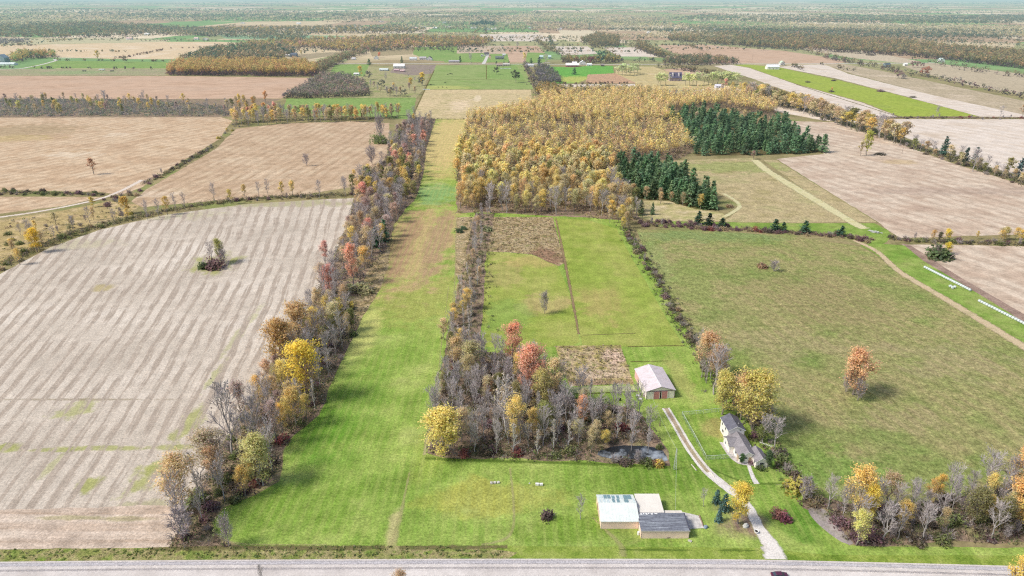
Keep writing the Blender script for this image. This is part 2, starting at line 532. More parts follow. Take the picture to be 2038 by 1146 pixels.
for i in range(4):
    add_proto('maple', broadleaf(100 + i, 13, 3.5, .12, 'oval', .85, 5200, .34, 18, 6, 4, scat=.5), 13)
    add_proto('maple_mid', broadleaf(140 + i, 13, 3.5, .2, 'oval', .9, 700, .85, 10, 4, 2, scat=.6, twig=.05, barkcol=(.27, .24, .21)), 13)
    add_proto('thin', broadleaf(180 + i, 13, 3.4, .15, 'oval', .9, 3600, .31, 14, 5, 4, twig=.028, scat=.45, twigcol=(.38, .33, .3), lowfade=.5), 13)
    add_proto('thin_mid', broadleaf(220 + i, 13, 3.1, .2, 'oval', .95, 640, .7, 10, 4, 3, twig=.05, twigcol=(.38, .33, .3), lowfade=.6), 13)
    add_proto('bare', broadleaf(260 + i, 12, 3.6, .22 + .05 * i, 'vase', .95, 70, .4, 11, 6, 5, twig=.036, barkcol=(.40, .37, .35), twigcol=(.50, .45, .44)), 12)
    add_proto('silver', broadleaf(300 + i, 13, 2.0, .15, 'column', 1.1, 110, .4, 14, 5, 4, twig=.04, barkcol=(.58, .55, .52), twigcol=(.56, .52, .5)), 13)
    add_proto('oak', broadleaf(340 + i, 12, 5.2, .18, 'round', .45, 1500, .75, 14, 5, 4), 12)
    add_proto('pine', conifer(380 + i, 14, 3.6, .08, 15, 9, .08, 1.0, .34, 8), 14)
    add_proto('pine_mid', conifer(420 + i, 14, 3.7, .1, 11, 8, .08, 1.4, .36, 6), 14)
    add_proto('spruce', conifer(460 + i, 5, 1.25, .03, 14, 9, .28, .42, .1, 7), 5)
    add_proto('cedar', broadleaf(500 + i, 5, 1.3, .05, 'column', 1.2, 900, .34, 12, 4, 2, scat=.25), 5)
    add_proto('shrub', shrub(540 + i, 2.2, 1.7, 420, .42), 2.2)
    add_proto('thicket', broadleaf(700 + i, 6, 3.0, .0, 'vase', .95, 160, .3, 26, 5, 5, twig=.028, barkcol=(.34, .3, .29), twigcol=(.42, .37, .37)), 6)
    add_proto('twigbush', shrub(580 + i, 2.4, 1.6, 70, .34, 30, (.4, .35, .33)), 2.4)
    add_proto('willow', broadleaf(620 + i, 10, 3.6, .3, 'round', .7, 420, .9, 9, 4, 3, twig=.05, barkcol=(.22, .19, .15)), 10)
    add_proto('oak_mid', broadleaf(660 + i, 12, 5.0, .2, 'round', .5, 480, 1.15, 9, 4, 2, twig=.05), 12)

def proto_mesh(kind, var, which):
    p = PROTO[kind][var % len(PROTO[kind])]
    if which in p['cache']: return p['cache'][which]
    (TV, TC), (BV, BC), (LV, LC) = p['parts']
    if which == 'trunk': me = quads_mesh('trunk', TV, TC, M_BARK)
    elif which == 'crown':
        V = np.concatenate([BV, LV]); C = np.concatenate([BC, LC])
        me = quads_mesh('crown', V, C, [M_BARK, M_LEAF], [0] * len(BV) + [1] * len(LV))
    else:
        V = np.concatenate([TV, BV, LV]); C = np.concatenate([TC, BC, LC])
        me = quads_mesh('tree', V, C, [M_BARK, M_LEAF], [0] * (len(TV) + len(BV)) + [1] * len(LV))
    p['cache'][which] = me
    return me

# look: proto near, proto far, object name, category, colours, words
GOLD = [(.80, .55, .12), (.82, .60, .16), (.76, .52, .14)]
LOOKS = {
 'gold':   ('maple', 'maple_mid', 'golden_tree', 'tree', GOLD, 'golden yellow'),
 'yellow': ('maple', 'maple_mid', 'yellow_tree', 'tree', [(.66, .57, .17), (.68, .56, .2), (.64, .58, .22)], 'pale yellow'),
 'orange': ('maple', 'maple_mid', 'orange_leaved_tree', 'tree', [(.82, .42, .14), (.80, .46, .18)], 'orange'),
 'pink':   ('maple', 'maple_mid', 'pink_leaved_tree', 'tree', [(.84, .42, .30), (.80, .40, .28)], 'salmon pink'),
 'tan':    ('thin', 'thin_mid', 'tan_leaved_tree', 'tree', [(.68, .51, .28), (.64, .47, .24), (.66, .54, .28)], 'tan half-bare'),
 'goldthin': ('thin', 'thin_mid', 'sparse_golden_tree', 'tree', [(.88, .63, .16), (.84, .6, .18)], 'thin golden'),
 'rust':   ('thin', 'thin_mid', 'rusty_tree', 'tree', [(.54, .36, .29), (.50, .36, .3)], 'thin rust-red'),
 'olive':  ('maple', 'maple_mid', 'leafy_tree', 'tree', [(.25, .24, .07), (.3, .28, .1)], 'olive green'),
 'bare':   ('bare', 'bare', 'bare_tree', 'bare tree', [(.3, .26, .24)], 'bare grey'),
 'silver': ('silver', 'silver', 'silver_tree', 'bare tree', [(.62, .5, .3), (.56, .48, .36)], 'pale silvery slender'),
 'pine':   ('pine', 'pine_mid', 'pine_tree', 'pine tree', [(.09, .175, .07), (.10, .19, .085), (.12, .20, .08)], 'dark green'),
 'spruce': ('spruce', 'spruce', 'spruce_tree', 'spruce', [(.07, .15, .12)], 'blue-green'),
 'cedar':  ('cedar', 'cedar', 'cedar_tree', 'evergreen', [(.05, .10, .035)], 'dark green columnar'),
 'dark':   ('oak', 'oak_mid', 'oak_tree', 'tree', [(.09, .10, .05)], 'dark green round'),
 'greyoak': ('oak', 'oak_mid', 'oak_tree', 'tree', [(.17, .16, .12)], 'grey-green round'),
 'willow': ('willow', 'willow', 'willow_tree', 'tree', [(.74, .78, .32), (.78, .78, .36)], 'pale lime'),
 'red':    ('oak', 'oak_mid', 'red_leaved_tree', 'tree', [(.5, .13, .09)], 'red'),
 'burgundy': ('oak', 'oak_mid', 'burgundy_tree', 'tree', [(.26, .05, .09)], 'burgundy'),
 'shrub_dark': ('shrub', 'shrub', 'shrub', 'shrub', [(.13, .10, .07)], 'dark brown'),
 'shrub_purple': ('shrub', 'shrub', 'shrub', 'shrub', [(.2, .11, .12)], 'purple-brown'),
 'shrub_green': ('shrub', 'shrub', 'shrub', 'shrub', [(.16, .19, .06), (.2, .23, .08)], 'green'),
 'shrub_tan': ('shrub', 'shrub', 'shrub', 'shrub', [(.4, .3, .16)], 'tan'),
 'shrub_red': ('shrub', 'shrub', 'shrub', 'shrub', [(.3, .08, .07)], 'dark red'),
 'shrub_yellow': ('shrub', 'shrub', 'shrub', 'shrub', [(.58, .46, .09)], 'yellow'),
 'twigbush': ('twigbush', 'twigbush', 'twiggy_bush', 'shrub', [(.3, .24, .22)], 'grey twiggy'),
}
NTREE = [0]
def plant(look, x, y, h, wid=1.0, label=None, group=None, colour=None, rng=RND, rot=None, parts=True, name=None):
    near, far, nm, cat, cols, words = LOOKS[look]
    d = hypot(x, y)
    kind = near if d < 520 else far
    if look == 'twigbush' and h > 3.2: kind = 'thicket'
    var = rng.randrange(4); unit = PROTO[kind][var % len(PROTO[kind])]['h']
    s = h / unit; c = colour or rng.choice(cols)
    c = tuple(v ** .74 for v in c)
    j = rng.uniform(.85, 1.15) if look != 'pine' else rng.uniform(.6, 1.45)
    c = tuple(min(.95, max(.01, v * j * rng.uniform(.95, 1.05))) for v in c)
    rz = rng.uniform(0, 6.28) if rot is None else rot
    scl = (s * wid, s * wid * rng.uniform(.92, 1.08), s)
    NTREE[0] += 1
    isbush = PROTO[kind][0]['parts'][0][0].shape[0] == 0
    if parts and d < 560 and not isbush:
        root = empty(name or nm, (x, y, 0), rz); root.scale = scl
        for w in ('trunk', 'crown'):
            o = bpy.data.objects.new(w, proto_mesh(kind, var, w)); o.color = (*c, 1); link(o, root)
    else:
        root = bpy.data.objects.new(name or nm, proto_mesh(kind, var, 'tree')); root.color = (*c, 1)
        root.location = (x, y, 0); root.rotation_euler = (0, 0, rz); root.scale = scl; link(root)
    tag(root, label or (words + ' ' + cat), cat, group)
    return root

ORD = ['first','second','third','fourth','fifth','sixth','seventh','eighth','ninth','tenth','eleventh','twelfth','thirteenth','fourteenth','fifteenth','sixteenth','seventeenth','eighteenth','nineteenth']
TENS = {20:'twent',30:'thirt',40:'fort',50:'fift',60:'sixt',70:'sevent',80:'eight',90:'ninet'}
def ordinal(i):
    if i < 20: return ORD[i - 1]
    if i >= 100: return 'hundredth' if i == 100 else 'hundred-and-' + ordinal(i - 100)
    t, u = i // 10 * 10, i % 10
    return TENS[t] + 'ieth' if u == 0 else TENS[t] + 'y-' + ORD[u - 1]

def zone(poly, n, mind, looks, h, where, start, key, seed, group=None, wid=(.85, 1.15), same=False, edge_bias=None, reject=None, unif_ground=False, palette=None):
    """scatter single trees with their bases inside a pixel polygon"""
    rng = random.Random(seed)
    xs = [p[0] for p in poly]; ys = [p[1] for p in poly]
    pts = []; tries = 0
    names = [l for l, w in looks]; wts = [w for l, w in looks]
    g = [G(x, y) for x, y in poly]; gx = [p[0] for p in g]; gy = [p[1] for p in g]
    while len(pts) < n and tries < n * 60:
        tries += 1
        if unif_ground:
            x, y = rng.uniform(min(gx), max(gx)), rng.uniform(min(gy), max(gy)); qx, qy = PX(x, y)
        else:
            qx, qy = rng.uniform(min(xs), max(xs)), rng.uniform(min(ys), max(ys)); x, y = G(qx, qy)
        if not inside(qx, qy, poly): continue
        if any((x - a[0]) ** 2 + (y - a[1]) ** 2 < mind * mind for a in pts): continue
        if reject and reject(qx, qy): continue
        pts.append((x, y, qx, qy))
    res = []
    for x, y, qx, qy in pts:
        lk = rng.choices(names, wts)[0] if not callable(edge_bias) else edge_bias(rng, qx, qy)
        hh = rng.uniform(*h) if not lk.startswith(('shrub', 'twig')) else rng.uniform(1.8, 3.6)
        res.append((lk, x, y, qx, qy, hh))
    cnt = {}
    res.sort(key=lambda r: key(r[3], r[4]))
    for lk, x, y, qx, qy, hh in res:
        cnt[lk] = cnt.get(lk, 0) + 1
        words, cat = LOOKS[lk][5], LOOKS[lk][3]
        w = words if words.split()[0] not in cat else words
        if cat == 'bare tree': w = w.replace('bare ', '')
        if same: lab = f'{w} {cat} {where}'
        else: lab = f'{w} {cat} {where}, {ordinal(cnt[lk])} from {start}'
        plant(lk, x, y, hh, rng.uniform(*wid), lab, (group or f'trees {where}') if not same else f'{words} {cat}s {where}', rng=rng, colour=rng.choice(palette) if palette and LOOKS[lk][0] in ('maple', 'thin') and lk != 'olive' else None)
    return res

byx = lambda x, y: x
bynear = lambda x, y: -y

# ------------------------------------------------------------------ masses nobody could count
def clump_mass(name, spots, pal, mat=None, label=None, cat='undergrowth', quads=26, size=.55, rng=None, flat=1.0):
    """spots: (x, y, radius, height, colour or None). One mesh of leaf clumps"""
    rng = rng or np.random.default_rng(len(spots))
    Vs = []; Cs = []
    pal = np.array(pal) ** .74
    for (x, y, r, h, c) in spots:
        v = rng.normal(size=(quads, 3)); v /= np.linalg.norm(v, axis=1, keepdims=True); v[:, 2] = np.abs(v[:, 2])
        q = rng.uniform(.5, 1.05, size=(quads, 1))
        p = v * q * np.array([[r, r, h]]) + np.array([[x, y, .08]])
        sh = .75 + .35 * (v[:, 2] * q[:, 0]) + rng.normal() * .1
        V, C = leaf_quads(p, v, rng, size if size > 0 else r * -size, sh)
        col = np.array(c) if c is not None else pal[rng.integers(len(pal))]
        Vs.append(V); Cs.append(C * col[None, :])
    me = quads_mesh(name, np.concatenate(Vs), np.concatenate(Cs), mat or M_LEAF)
    o = link(bpy.data.objects.new(name, me)); o.color = (1, 1, 1, 1)
    return tag(o, label, cat, kind='stuff')

def spots_poly(poly, dens, r, h, seed, px=False, n=None):
    rng = random.Random(seed); out = []
    g = [G(x, y) for x, y in poly]; gx = [p[0] for p in g]; gy = [p[1] for p in g]
    if n is None:
        a = 0
        for i in range(len(g)):
            x0, y0 = g[i]; x1, y1 = g[(i + 1) % len(g)]; a += x0 * y1 - x1 * y0
        n = int(abs(a) / 2 * dens)
    t = 0
    while len(out) < n and t < n * 40:
        t += 1
        if px:
            qx = rng.uniform(min(p[0] for p in poly), max(p[0] for p in poly)); qy = rng.uniform(min(p[1] for p in poly), max(p[1] for p in poly))
            if not inside(qx, qy, poly): continue
            x, y = G(qx, qy)
        else:
            x, y = rng.uniform(min(gx), max(gx)), rng.uniform(min(gy), max(gy))
            if not inside(x, y, g): continue
        out.append((x, y, rng.uniform(*r), rng.uniform(*h), None))
    return out

def spots_line(line, wid, per_m, r, h, seed):
    rng = random.Random(seed); out = []
    pts = spline([G(x, y) for x, y in line], 3.0)
    for i in range(len(pts) - 1):
        a, b = pts[i], pts[i + 1]; L = hypot(b[0] - a[0], b[1] - a[1]); k = L * per_m
        k = int(k) + (rng.random() < k - int(k))
        for _ in range(k):
            t = rng.random(); nx, ny = -(b[1] - a[1]) / (L or 1), (b[0] - a[0]) / (L or 1); o = rng.gauss(0, .33) * wid
            out.append((a[0] + (b[0] - a[0]) * t + nx * o, a[1] + (b[1] - a[1]) * t + ny * o, rng.uniform(*r), rng.uniform(*h), None))
    return out

def wood_mass(name, pts, pal, low, h, w, label, quads=12, size=2.6, seed=1, lowq=5, cat='woodland'):
    """far woodland: every tree is a handful of leaf clumps, coloured crown over darker bare stems"""
    rng = np.random.default_rng(seed); Vs = []; Cs = []; pal = np.array(pal) ** .85; low = np.array(low) ** .9
    for (x, y) in pts:
        hh = h * rng.uniform(.7, 1.2); ww = w * rng.uniform(.7, 1.25); far = max(1.0, hypot(x, y) / 3500)
        ww *= far ** .7
        v = rng.normal(size=(quads, 3)); v /= np.linalg.norm(v, axis=1, keepdims=True)
        q = rng.uniform(.45, 1.0, size=(quads, 1))
        p = v * q * np.array([[ww * .5, ww * .5, hh * .33]]) + np.array([[x, y, hh * .66]])
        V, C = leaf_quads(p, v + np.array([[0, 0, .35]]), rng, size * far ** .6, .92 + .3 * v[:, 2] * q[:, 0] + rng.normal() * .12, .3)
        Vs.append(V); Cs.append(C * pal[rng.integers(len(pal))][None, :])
        if lowq:
            p = np.stack([rng.normal(size=lowq) * ww * .3 + x, rng.normal(size=lowq) * ww * .3 + y, rng.uniform(.03, .5, size=lowq) * hh], axis=1)
            o = rng.normal(size=(lowq, 3)); o[:, 2] *= .3
            V, C = leaf_quads(p, o, rng, size * 1.1 * far ** .6, np.full(lowq, .9), .2)
            Vs.append(V); Cs.append(C * low[rng.integers(len(low))][None, :])
    me = quads_mesh(name, np.concatenate(Vs), np.concatenate(Cs), M_LEAF)
    o = link(bpy.data.objects.new(name, me)); o.color = (1, 1, 1, 1)
    return tag(o, label, cat, kind='stuff')

def pts_px(poly, n, seed):
    rng = random.Random(seed); out = []
    x0, x1 = min(p[0] for p in poly), max(p[0] for p in poly); y0, y1 = min(p[1] for p in poly), max(p[1] for p in poly)
    while len(out) < n:
        qx, qy = rng.uniform(x0, x1), rng.uniform(y0, y1)
        if inside(qx, qy, poly): out.append(G(qx, qy))
    return out
# ------------------------------------------------------------------ ground and fields
def far_ground():
    s = NT('farmland')
    mp = s.n('ShaderNodeMapping'); mp.inputs['Rotation'].default_value = (0, 0, .03); mp.inputs['Scale'].default_value = (1 / 420, 1 / 640, 1)
    s.l(s.pos(), mp.inputs[0])
    v = s.n('ShaderNodeTexVoronoi', distance='CHEBYCHEV'); v.inputs['Scale'].default_value = 1.0
    v.inputs['Randomness'].default_value = .75
    s.l(mp.outputs[0], v.inputs['Vector'])
    sp = s.n('ShaderNodeSeparateColor'); s.l(v.outputs['Color'], sp.inputs[0])
    c = s.ramp(sp.outputs[0], [(0, (.56, .45, .29)), (.18, (.64, .53, .37)), (.19, (.34, .33, .17)), (.36, (.30, .32, .16)), (.37, (.66, .55, .39)), (.52, (.58, .48, .32)), (.53, (.2, .32, .13)), (.74, (.22, .31, .15)), (.75, (.42, .30, .2)), (1, (.5, .42, .28))])
    c.node.color_ramp.interpolation = 'CONSTANT'
    near = s.ramp(s.noise(.03, 5, .6), [(.35, (.22, .2, .09)), (.5, (.3, .25, .13)), (.65, (.2, .22, .08))])
    d = s.vmath('LENGTH', s.vmath('MULTIPLY', s.pos(), (1, 1, 0)))
    c = s.mix(s.mrange(d, 1500, 1900), near, c)
    c = s.scale_col(c, s.math('MULTIPLY', s.mrange(s.noise(.015, 4, .6), .3, .7, .82, 1.18, False), s.mrange(s.noise(.5, 4, .7), .3, .7, .7, 1.3, False)))
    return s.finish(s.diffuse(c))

mb = MB(); E0 = 90000
mb.quad((-E0, -400, 0), (E0, -400, 0), (E0, E0, 0), (-E0, E0, 0))
tag(mb.build('ground', far_ground()), kind='structure')

GREEN_PATCH = (.34, .35, .12)
def px_dir(x0, y0, x1, y1):
    a, b = G(x0, y0), G(x1, y1); return (b[0] - a[0], b[1] - a[1])

# --- big stubble field on the left
dxy = px_dir(470, 800, 668, 470)
M_STUB = mat_ground('stubble', [(.46, .40, .325), (.55, .48, .395), (.64, .57, .48)], big=45, fine=.8, fine_amt=.3, mid=5, mid_amt=.12,
    rows=(dxy[0], dxy[1], 4.6, 1.0, (.395, .33, .265), -.00078, 2.5), bump=.12, bump_scale=1.6,
    patches=[pp(520, 404, 190, 9, (.36, .34, .18), .75), pp(330, 428, 110, 10, (.42, .39, .22), .6), pp(150, 485, 80, 12, (.46, .42, .26), .5),
             pp(428, 525, 48, 20, (.33, .33, .12), .9), pp(203, 573, 20, 9, (.40, .33, .16), .8),
             pp(20, 890, 40, 9, GREEN_PATCH, .9, 1.4), pp(100, 896, 70, 4, GREEN_PATCH, .8, 1.3), pp(210, 892, 80, 5, GREEN_PATCH, .8, 1.4), pp(345, 890, 45, 7, GREEN_PATCH, .8, 1.4),
             pp(172, 965, 24, 17, GREEN_PATCH, .9, 1.6), pp(275, 962, 35, 26, GREEN_PATCH, .85, 1.7), pp(315, 935, 22, 20, GREEN_PATCH, .8, 1.6),
             pp(380, 840, 18, 45, GREEN_PATCH, .8, 1.6), pp(430, 745, 9, 45, GREEN_PATCH, .6, 1.6), pp(480, 660, 9, 55, GREEN_PATCH, .45, 1.4), pp(150, 815, 36, 20, GREEN_PATCH, .7, 1.8), pp(100, 930, 12, 25, GREEN_PATCH, .5, 1.5), pp(285, 1010, 60, 14, (.3, .3, .12), .5, 1.4), pp(165, 795, 180, 2.5, (.25, .2, .12), .6, .8)])
field('stubble_field', [(-420, 760), (-200, 640), (0, 545), (100, 492), (200, 457), (330, 427), (480, 407), (600, 399), (704, 394), (694, 440), (668, 500), (640, 560), (600, 640), (555, 700), (500, 790), (450, 870), (410, 950), (365, 1030), (338, 1088), (0, 1093), (-420, 1100)], M_STUB, .012, step=5, jit=.8)
M_HEAD = mat_ground('stubble_headland', [(.5, .39, .3), (.56, .46, .37), (.62, .52, .42)], big=22, fine=.8, fine_amt=.35, rows=(1, .01, 6.0, .7, (.40, .30, .22), 0, 3), bump=.12, bump_scale=1.6,
    patches=[pp(130, 1030, 90, 5, (.3, .28, .12), .6, 1.4), pp(260, 1032, 60, 6, (.3, .28, .12), .6, 1.4)])
field('stubble_field', [(-420, 1012), (0, 1014), (150, 1010), (280, 1004), (372, 1010), (338, 1088), (0, 1093), (-420, 1100)], M_HEAD, .016, jit=1.2, step=3)

# --- the mown property in the middle
BROWN = (.33, .22, .13); YEL = (.42, .40, .12)
M_LAWN = mat_ground('mown_grass', [(.15, .24, .04), (.20, .31, .055), (.28, .375, .085), (.37, .42, .13)], big=24, fine=.8, fine_amt=.42, mid=5, mid_amt=.2,
    rows=(.012, 1, 3.2, .34, (.36, .40, .12), 0, 2.0), bump=.16, bump_scale=1.5,
    patches=[pp(830, 590, 120, 55, (.32, .33, .09), .8, 1.0), pp(720, 660, 34, 60, (.52, .52, .17), .85, .9),
             pp(835, 480, 85, 85, (.44, .33, .16), 1.0, .9), pp(806, 485, 24, 70, (.36, .23, .14), .85, 1.0), pp(872, 475, 24, 75, (.37, .25, .15), .85, 1.0), pp(760, 520, 20, 60, (.33, .24, .12), .8, 1.0),
             pp(868, 383, 50, 22, (.22, .36, .13), .95, 1.0), pp(880, 345, 45, 10, (.40, .33, .12), .6, 1.0),
             pp(885, 338, 60, 9, (.27, .36, .08), .7, .8), pp(895, 278, 70, 60, (.54, .42, .19), 1.0, .5),
             pp(1000, 985, 110, 38, (.36, .36, .09), .75, 1.2), pp(930, 990, 90, 40, (.34, .34, .07), .5, 1.2), pp(780, 1060, 14, 45, (.5, .42, .22), .7, 1.1), pp(850, 900, 30, 80, (.27, .33, .07), .5, 1.2),
             pp(1480, 1045, 55, 26, (.24, .17, .13), 1.0, .8), pp(1440, 1015, 30, 18, (.25, .21, .12), .6, 1.1), pp(1420, 850, 35, 22, (.33, .25, .11), .7, 1.1), pp(1352, 745, 20, 45, (.4, .34, .14), .5, 1.3), pp(1330, 925, 120, 8, (.36, .34, .1), .55, 1.2),
             pp(1240, 1065, 60, 18, (.34, .36, .12), .5, 1.2), pp(1400, 930, 170, 40, (.11, .215, .03), .75, 1.1), pp(1120, 1055, 130, 28, (.14, .24, .03), .65, 1.2), pp(1300, 960, 160, 30, (.13, .23, .03), .6, 1.2), pp(590, 1010, 140, 60, (.15, .265, .035), .7, 1.1), pp(700, 820, 60, 90, (.15, .285, .04), .6, 1.2), pp(1590, 1040, 50, 40, (.07, .19, .02), .7, 1.0), pp(1540, 915, 20, 40, (.09, .2, .03), .6, 1), pp(640, 850, 60, 60, (.12, .27, .03), .6, 1.2)])  # the dark patch right of the farmhouse paints its shadow into the lawn
LAWN = [(868, 236), (926, 236), (918, 300), (908, 400), (960, 422), (1100, 428), (1230, 433), (1262, 470), (1320, 560), (1370, 660), (1440, 760), (1520, 840), (1575, 950), (1630, 1010), (1690, 1085), (2140, 1092), (2140, 1120), (1600, 1112), (1020, 1110), (480, 1111), (480, 1086), (430, 1066), (422, 1040), (445, 1010), (511, 984), (557, 959), (565, 897), (585, 867), (637, 826), (665, 749), (690, 698), (713, 652), (735, 600), (730, 540), (760, 480), (787, 445), (808, 414), (829, 393), (834, 375), (843, 344), (849, 295)]
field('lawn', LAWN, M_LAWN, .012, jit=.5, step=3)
# hay fields right of the hedge column
M_HAY = mat_ground('hay_grass', [(.22, .29, .05), (.30, .34, .08), (.36, .36, .11)], big=24, fine=.9, fine_amt=.36, mid=7, mid_amt=.2, rows=(.012, 1, 5, .15, (.2, .3, .05), 0, 2), bump=.14, bump_scale=1.4,
    patches=[pp(1085, 605, 55, 22, (.42, .33, .15), .75, 1.4), pp(1205, 600, 60, 35, (.41, .31, .13), .55, 1.5), pp(1000, 545, 40, 30, (.40, .33, .14), .6, 1.3), pp(1180, 545, 50, 30, (.25, .33, .06), .6, 1.3), pp(1010, 630, 50, 40, (.2, .32, .07), .6, 1.3), pp(1270, 600, 40, 60, (.28, .35, .07), .6, 1.3), pp(1060, 520, 60, 12, (.45, .34, .14), .6, 1)])
field('hay_field', [(962, 500), (1010, 503), (1060, 508), (1110, 530), (1125, 560), (1140, 610), (1155, 680), (1140, 688), (1060, 692), (962, 690), (958, 600)], M_HAY, .018, jit=.5, step=3)
field('hay_field', [(1104, 434), (1170, 438), (1228, 455), (1250, 500), (1285, 560), (1330, 640), (1362, 690), (1250, 690), (1160, 690), (1150, 640), (1135, 570), (1122, 520), (1112, 470)], M_HAY, .018, jit=.5, step=3)
M_WEED = mat_ground('rough_weeds', [(.2, .19, .08), (.33, .25, .13), (.42, .33, .2), (.24, .22, .09)], big=6, fine=1.1, fine_amt=.55, mid=2.6, mid_amt=.4, bump=.5, bump_scale=.8,
    patches=[pp(1085, 510, 35, 18, (.26, .15, .10), .8, 1.0)])
field('rough_grass', [(968, 432), (1100, 432), (1110, 470), (1124, 522), (1112, 530), (1060, 507), (1010, 502), (962, 500)], M_WEED, .021, jit=.8, step=3)
M_WEED2 = mat_ground('rough_paddock_grass', [(.2, .2, .07), (.36, .30, .12), (.5, .38, .24), (.26, .27, .09)], big=7, fine=1.0, fine_amt=.5, mid=2.4, mid_amt=.4, bump=.5, bump_scale=.9,
    patches=[pp(1225, 715, 25, 20, (.6, .44, .34), .8, 1.4), pp(1200, 745, 50, 10, (.58, .45, .33), .7, 1.4), pp(1190, 760, 70, 6, (.30, .2, .13), .7, 1)])
field('rough_paddock', [(1105, 688), (1235, 687), (1262, 765), (1135, 768), (1118, 735)], M_WEED2, .022, jit=.5, step=2)
M_PALEG = mat_ground('pale_rough_grass', [(.32, .36, .15), (.42, .43, .22), (.28, .34, .12)], big=8, fine=.8, fine_amt=.45, bump=.3, bump_scale=1.2)
field('rough_grass', [(1135, 770), (1262, 767), (1266, 778), (1140, 783)], M_PALEG, .024, jit=.4, step=2)
field('rough_grass', [(908, 432), (958, 432), (938, 500), (918, 560), (905, 545), (906, 480)], M_WEED, .021, jit=.6, step=3)
field('rough_grass', [(780, 462), (772, 529), (756, 578), (738, 606), (712, 645), (690, 640), (712, 580), (738, 520)], M_WEED, .021, jit=.8, step=3)

# --- leaf litter below the belts and copses
M_LITTER = mat_ground('leaf_litter', [(.2, .15, .11), (.29, .21, .15), (.22, .21, .1)], big=7, fine=1.0, fine_amt=.5, bump=.3, bump_scale=.9)
BELT_LOW = [(640, 560), (700, 600), (712, 650), (690, 698), (664, 749), (636, 826), (584, 867), (563, 897), (552, 955), (508, 980), (440, 1012), (418, 1042), (440, 1080), (480, 1090), (335, 1092), (355, 1060), (385, 1000), (415, 940), (445, 890), (490, 810), (545, 740), (590, 660)]
field('leaf_litter', BELT_LOW, M_LITTER, .027, jit=1.2, step=3)
BELT_UP = [(815, 232), (866, 236), (848, 297), (842, 345), (832, 380), (826, 396), (806, 416), (784, 448), (768, 500), (735, 530), (712, 590), (640, 580), (660, 520), (690, 450), (706, 400), (700, 375), (725, 345), (765, 320), (790, 270)]
field('leaf_litter', BELT_UP, M_LITTER, .028, jit=1.5, step=4)
COPSE = [(886, 690), (960, 700), (1020, 705), (1090, 735), (1130, 790), (1200, 805), (1260, 812), (1300, 855), (1330, 900), (1332, 926), (1150, 918), (1000, 914), (900, 912), (850, 900), (852, 850), (868, 800)]
field('leaf_litter', COPSE, M_LITTER, .027, jit=1.2, step=3)
field('leaf_litter', [(945, 425), (985, 425), (968, 500), (962, 600), (958, 690), (886, 690), (895, 640), (912, 570), (928, 500)], M_LITTER, .026, jit=1.0, step=3)
WOOD = [(932, 242), (1062, 216), (1080, 196), (1200, 188), (1380, 192), (1480, 192), (1545, 225), (1530, 242), (1440, 215), (1330, 220), (1385, 300), (1345, 318), (1218, 322), (1246, 392), (1275, 440), (1215, 436), (1000, 424), (908, 424), (914, 300)]
field('leaf_litter', WOOD, M_LITTER, .02, jit=2, step=6)
M_NEEDLE = mat_ground('needle_litter', [(.1, .1, .04), (.16, .12, .06), (.09, .12, .04)], big=9, fine=1, fine_amt=.5)
PINE_UP = [(1325, 228), (1400, 226), (1490, 238), (1560, 250), (1600, 275), (1640, 303), (1540, 308), (1385, 310), (1372, 275)]
PINE_LOW = [(1216, 325), (1300, 326), (1362, 356), (1432, 418), (1385, 416), (1330, 400), (1250, 395)]
field('needle_litter', PINE_UP, M_NEEDLE, .024, jit=1.5, step=5)
field('needle_litter', PINE_LOW, M_NEEDLE, .024, jit=1.5, step=5)
THICKET = [(1600, 985), (1680, 1000), (1800, 1010), (1900, 990), (2050, 960), (2140, 950), (2140, 1082), (1980, 1082), (1900, 1076), (1720, 1088), (1690, 1080), (1650, 1030), (1600, 1010)]
field('leaf_litter', THICKET, M_LITTER, .03, jit=1.2, step=3)
M_MUD = mat_ground('bare_mud', [(.27, .23, .21), (.33, .29, .27), (.22, .2, .15)], big=4, fine=.6, fine_amt=.3)
field('bare_mud', [(1610, 1012), (1640, 1014), (1672, 1050), (1700, 1082), (1675, 1078), (1630, 1045)], M_MUD, .034, jit=.5, step=1.5, curved=True)

# --- right hand meadow and mown tracks
M_MEAD = mat_ground('meadow', [(.185, .245, .07), (.255, .265, .10), (.33, .285, .135), (.235, .27, .09)], big=30, fine=1.0, fine_amt=.48, mid=3.0, mid_amt=.34, bump=.4, bump_scale=.75, rows=(-.25, 1, 5.0, .4, (.22, .25, .08), 0, 5),
    patches=[pp(1640, 600, 120, 60, (.29, .235, .12), .6, 1.2), pp(1600, 900, 90, 45, (.18, .26, .06), .7, 1.3), pp(1840, 940, 200, 40, (.17, .25, .06), .6, 1.3), pp(1420, 470, 150, 12, (.20, .27, .10), .8, 1), pp(1300, 510, 30, 50, (.27, .32, .12), .6, 1.2), pp(1480, 740, 50, 50, (.19, .27, .06), .6, 1.3), pp(1780, 830, 90, 30, (.34, .28, .15), .7, 1.4), pp(1560, 680, 110, 30, (.34, .285, .15), .6, 1.5), pp(1900, 720, 120, 40, (.35, .29, .16), .55, 1.5), pp(1380, 560, 40, 50, (.22, .28, .08), .6, 1.4), pp(1650, 930, 120, 40, (.17, .27, .06), .7, 1.4)])
field('meadow', [(1266, 456), (1400, 459), (1560, 468), (1712, 490), (1760, 520), (1800, 548), (1870, 592), (1950, 642), (2038, 694), (2150, 760), (2400, 900), (2300, 1000), (2038, 968), (1900, 1000), (1800, 1012), (1700, 1006), (1612, 985), (1565, 935), (1522, 845), (1445, 762), (1372, 655), (1312, 562)], M_MEAD, .014, jit=.8, step=4)
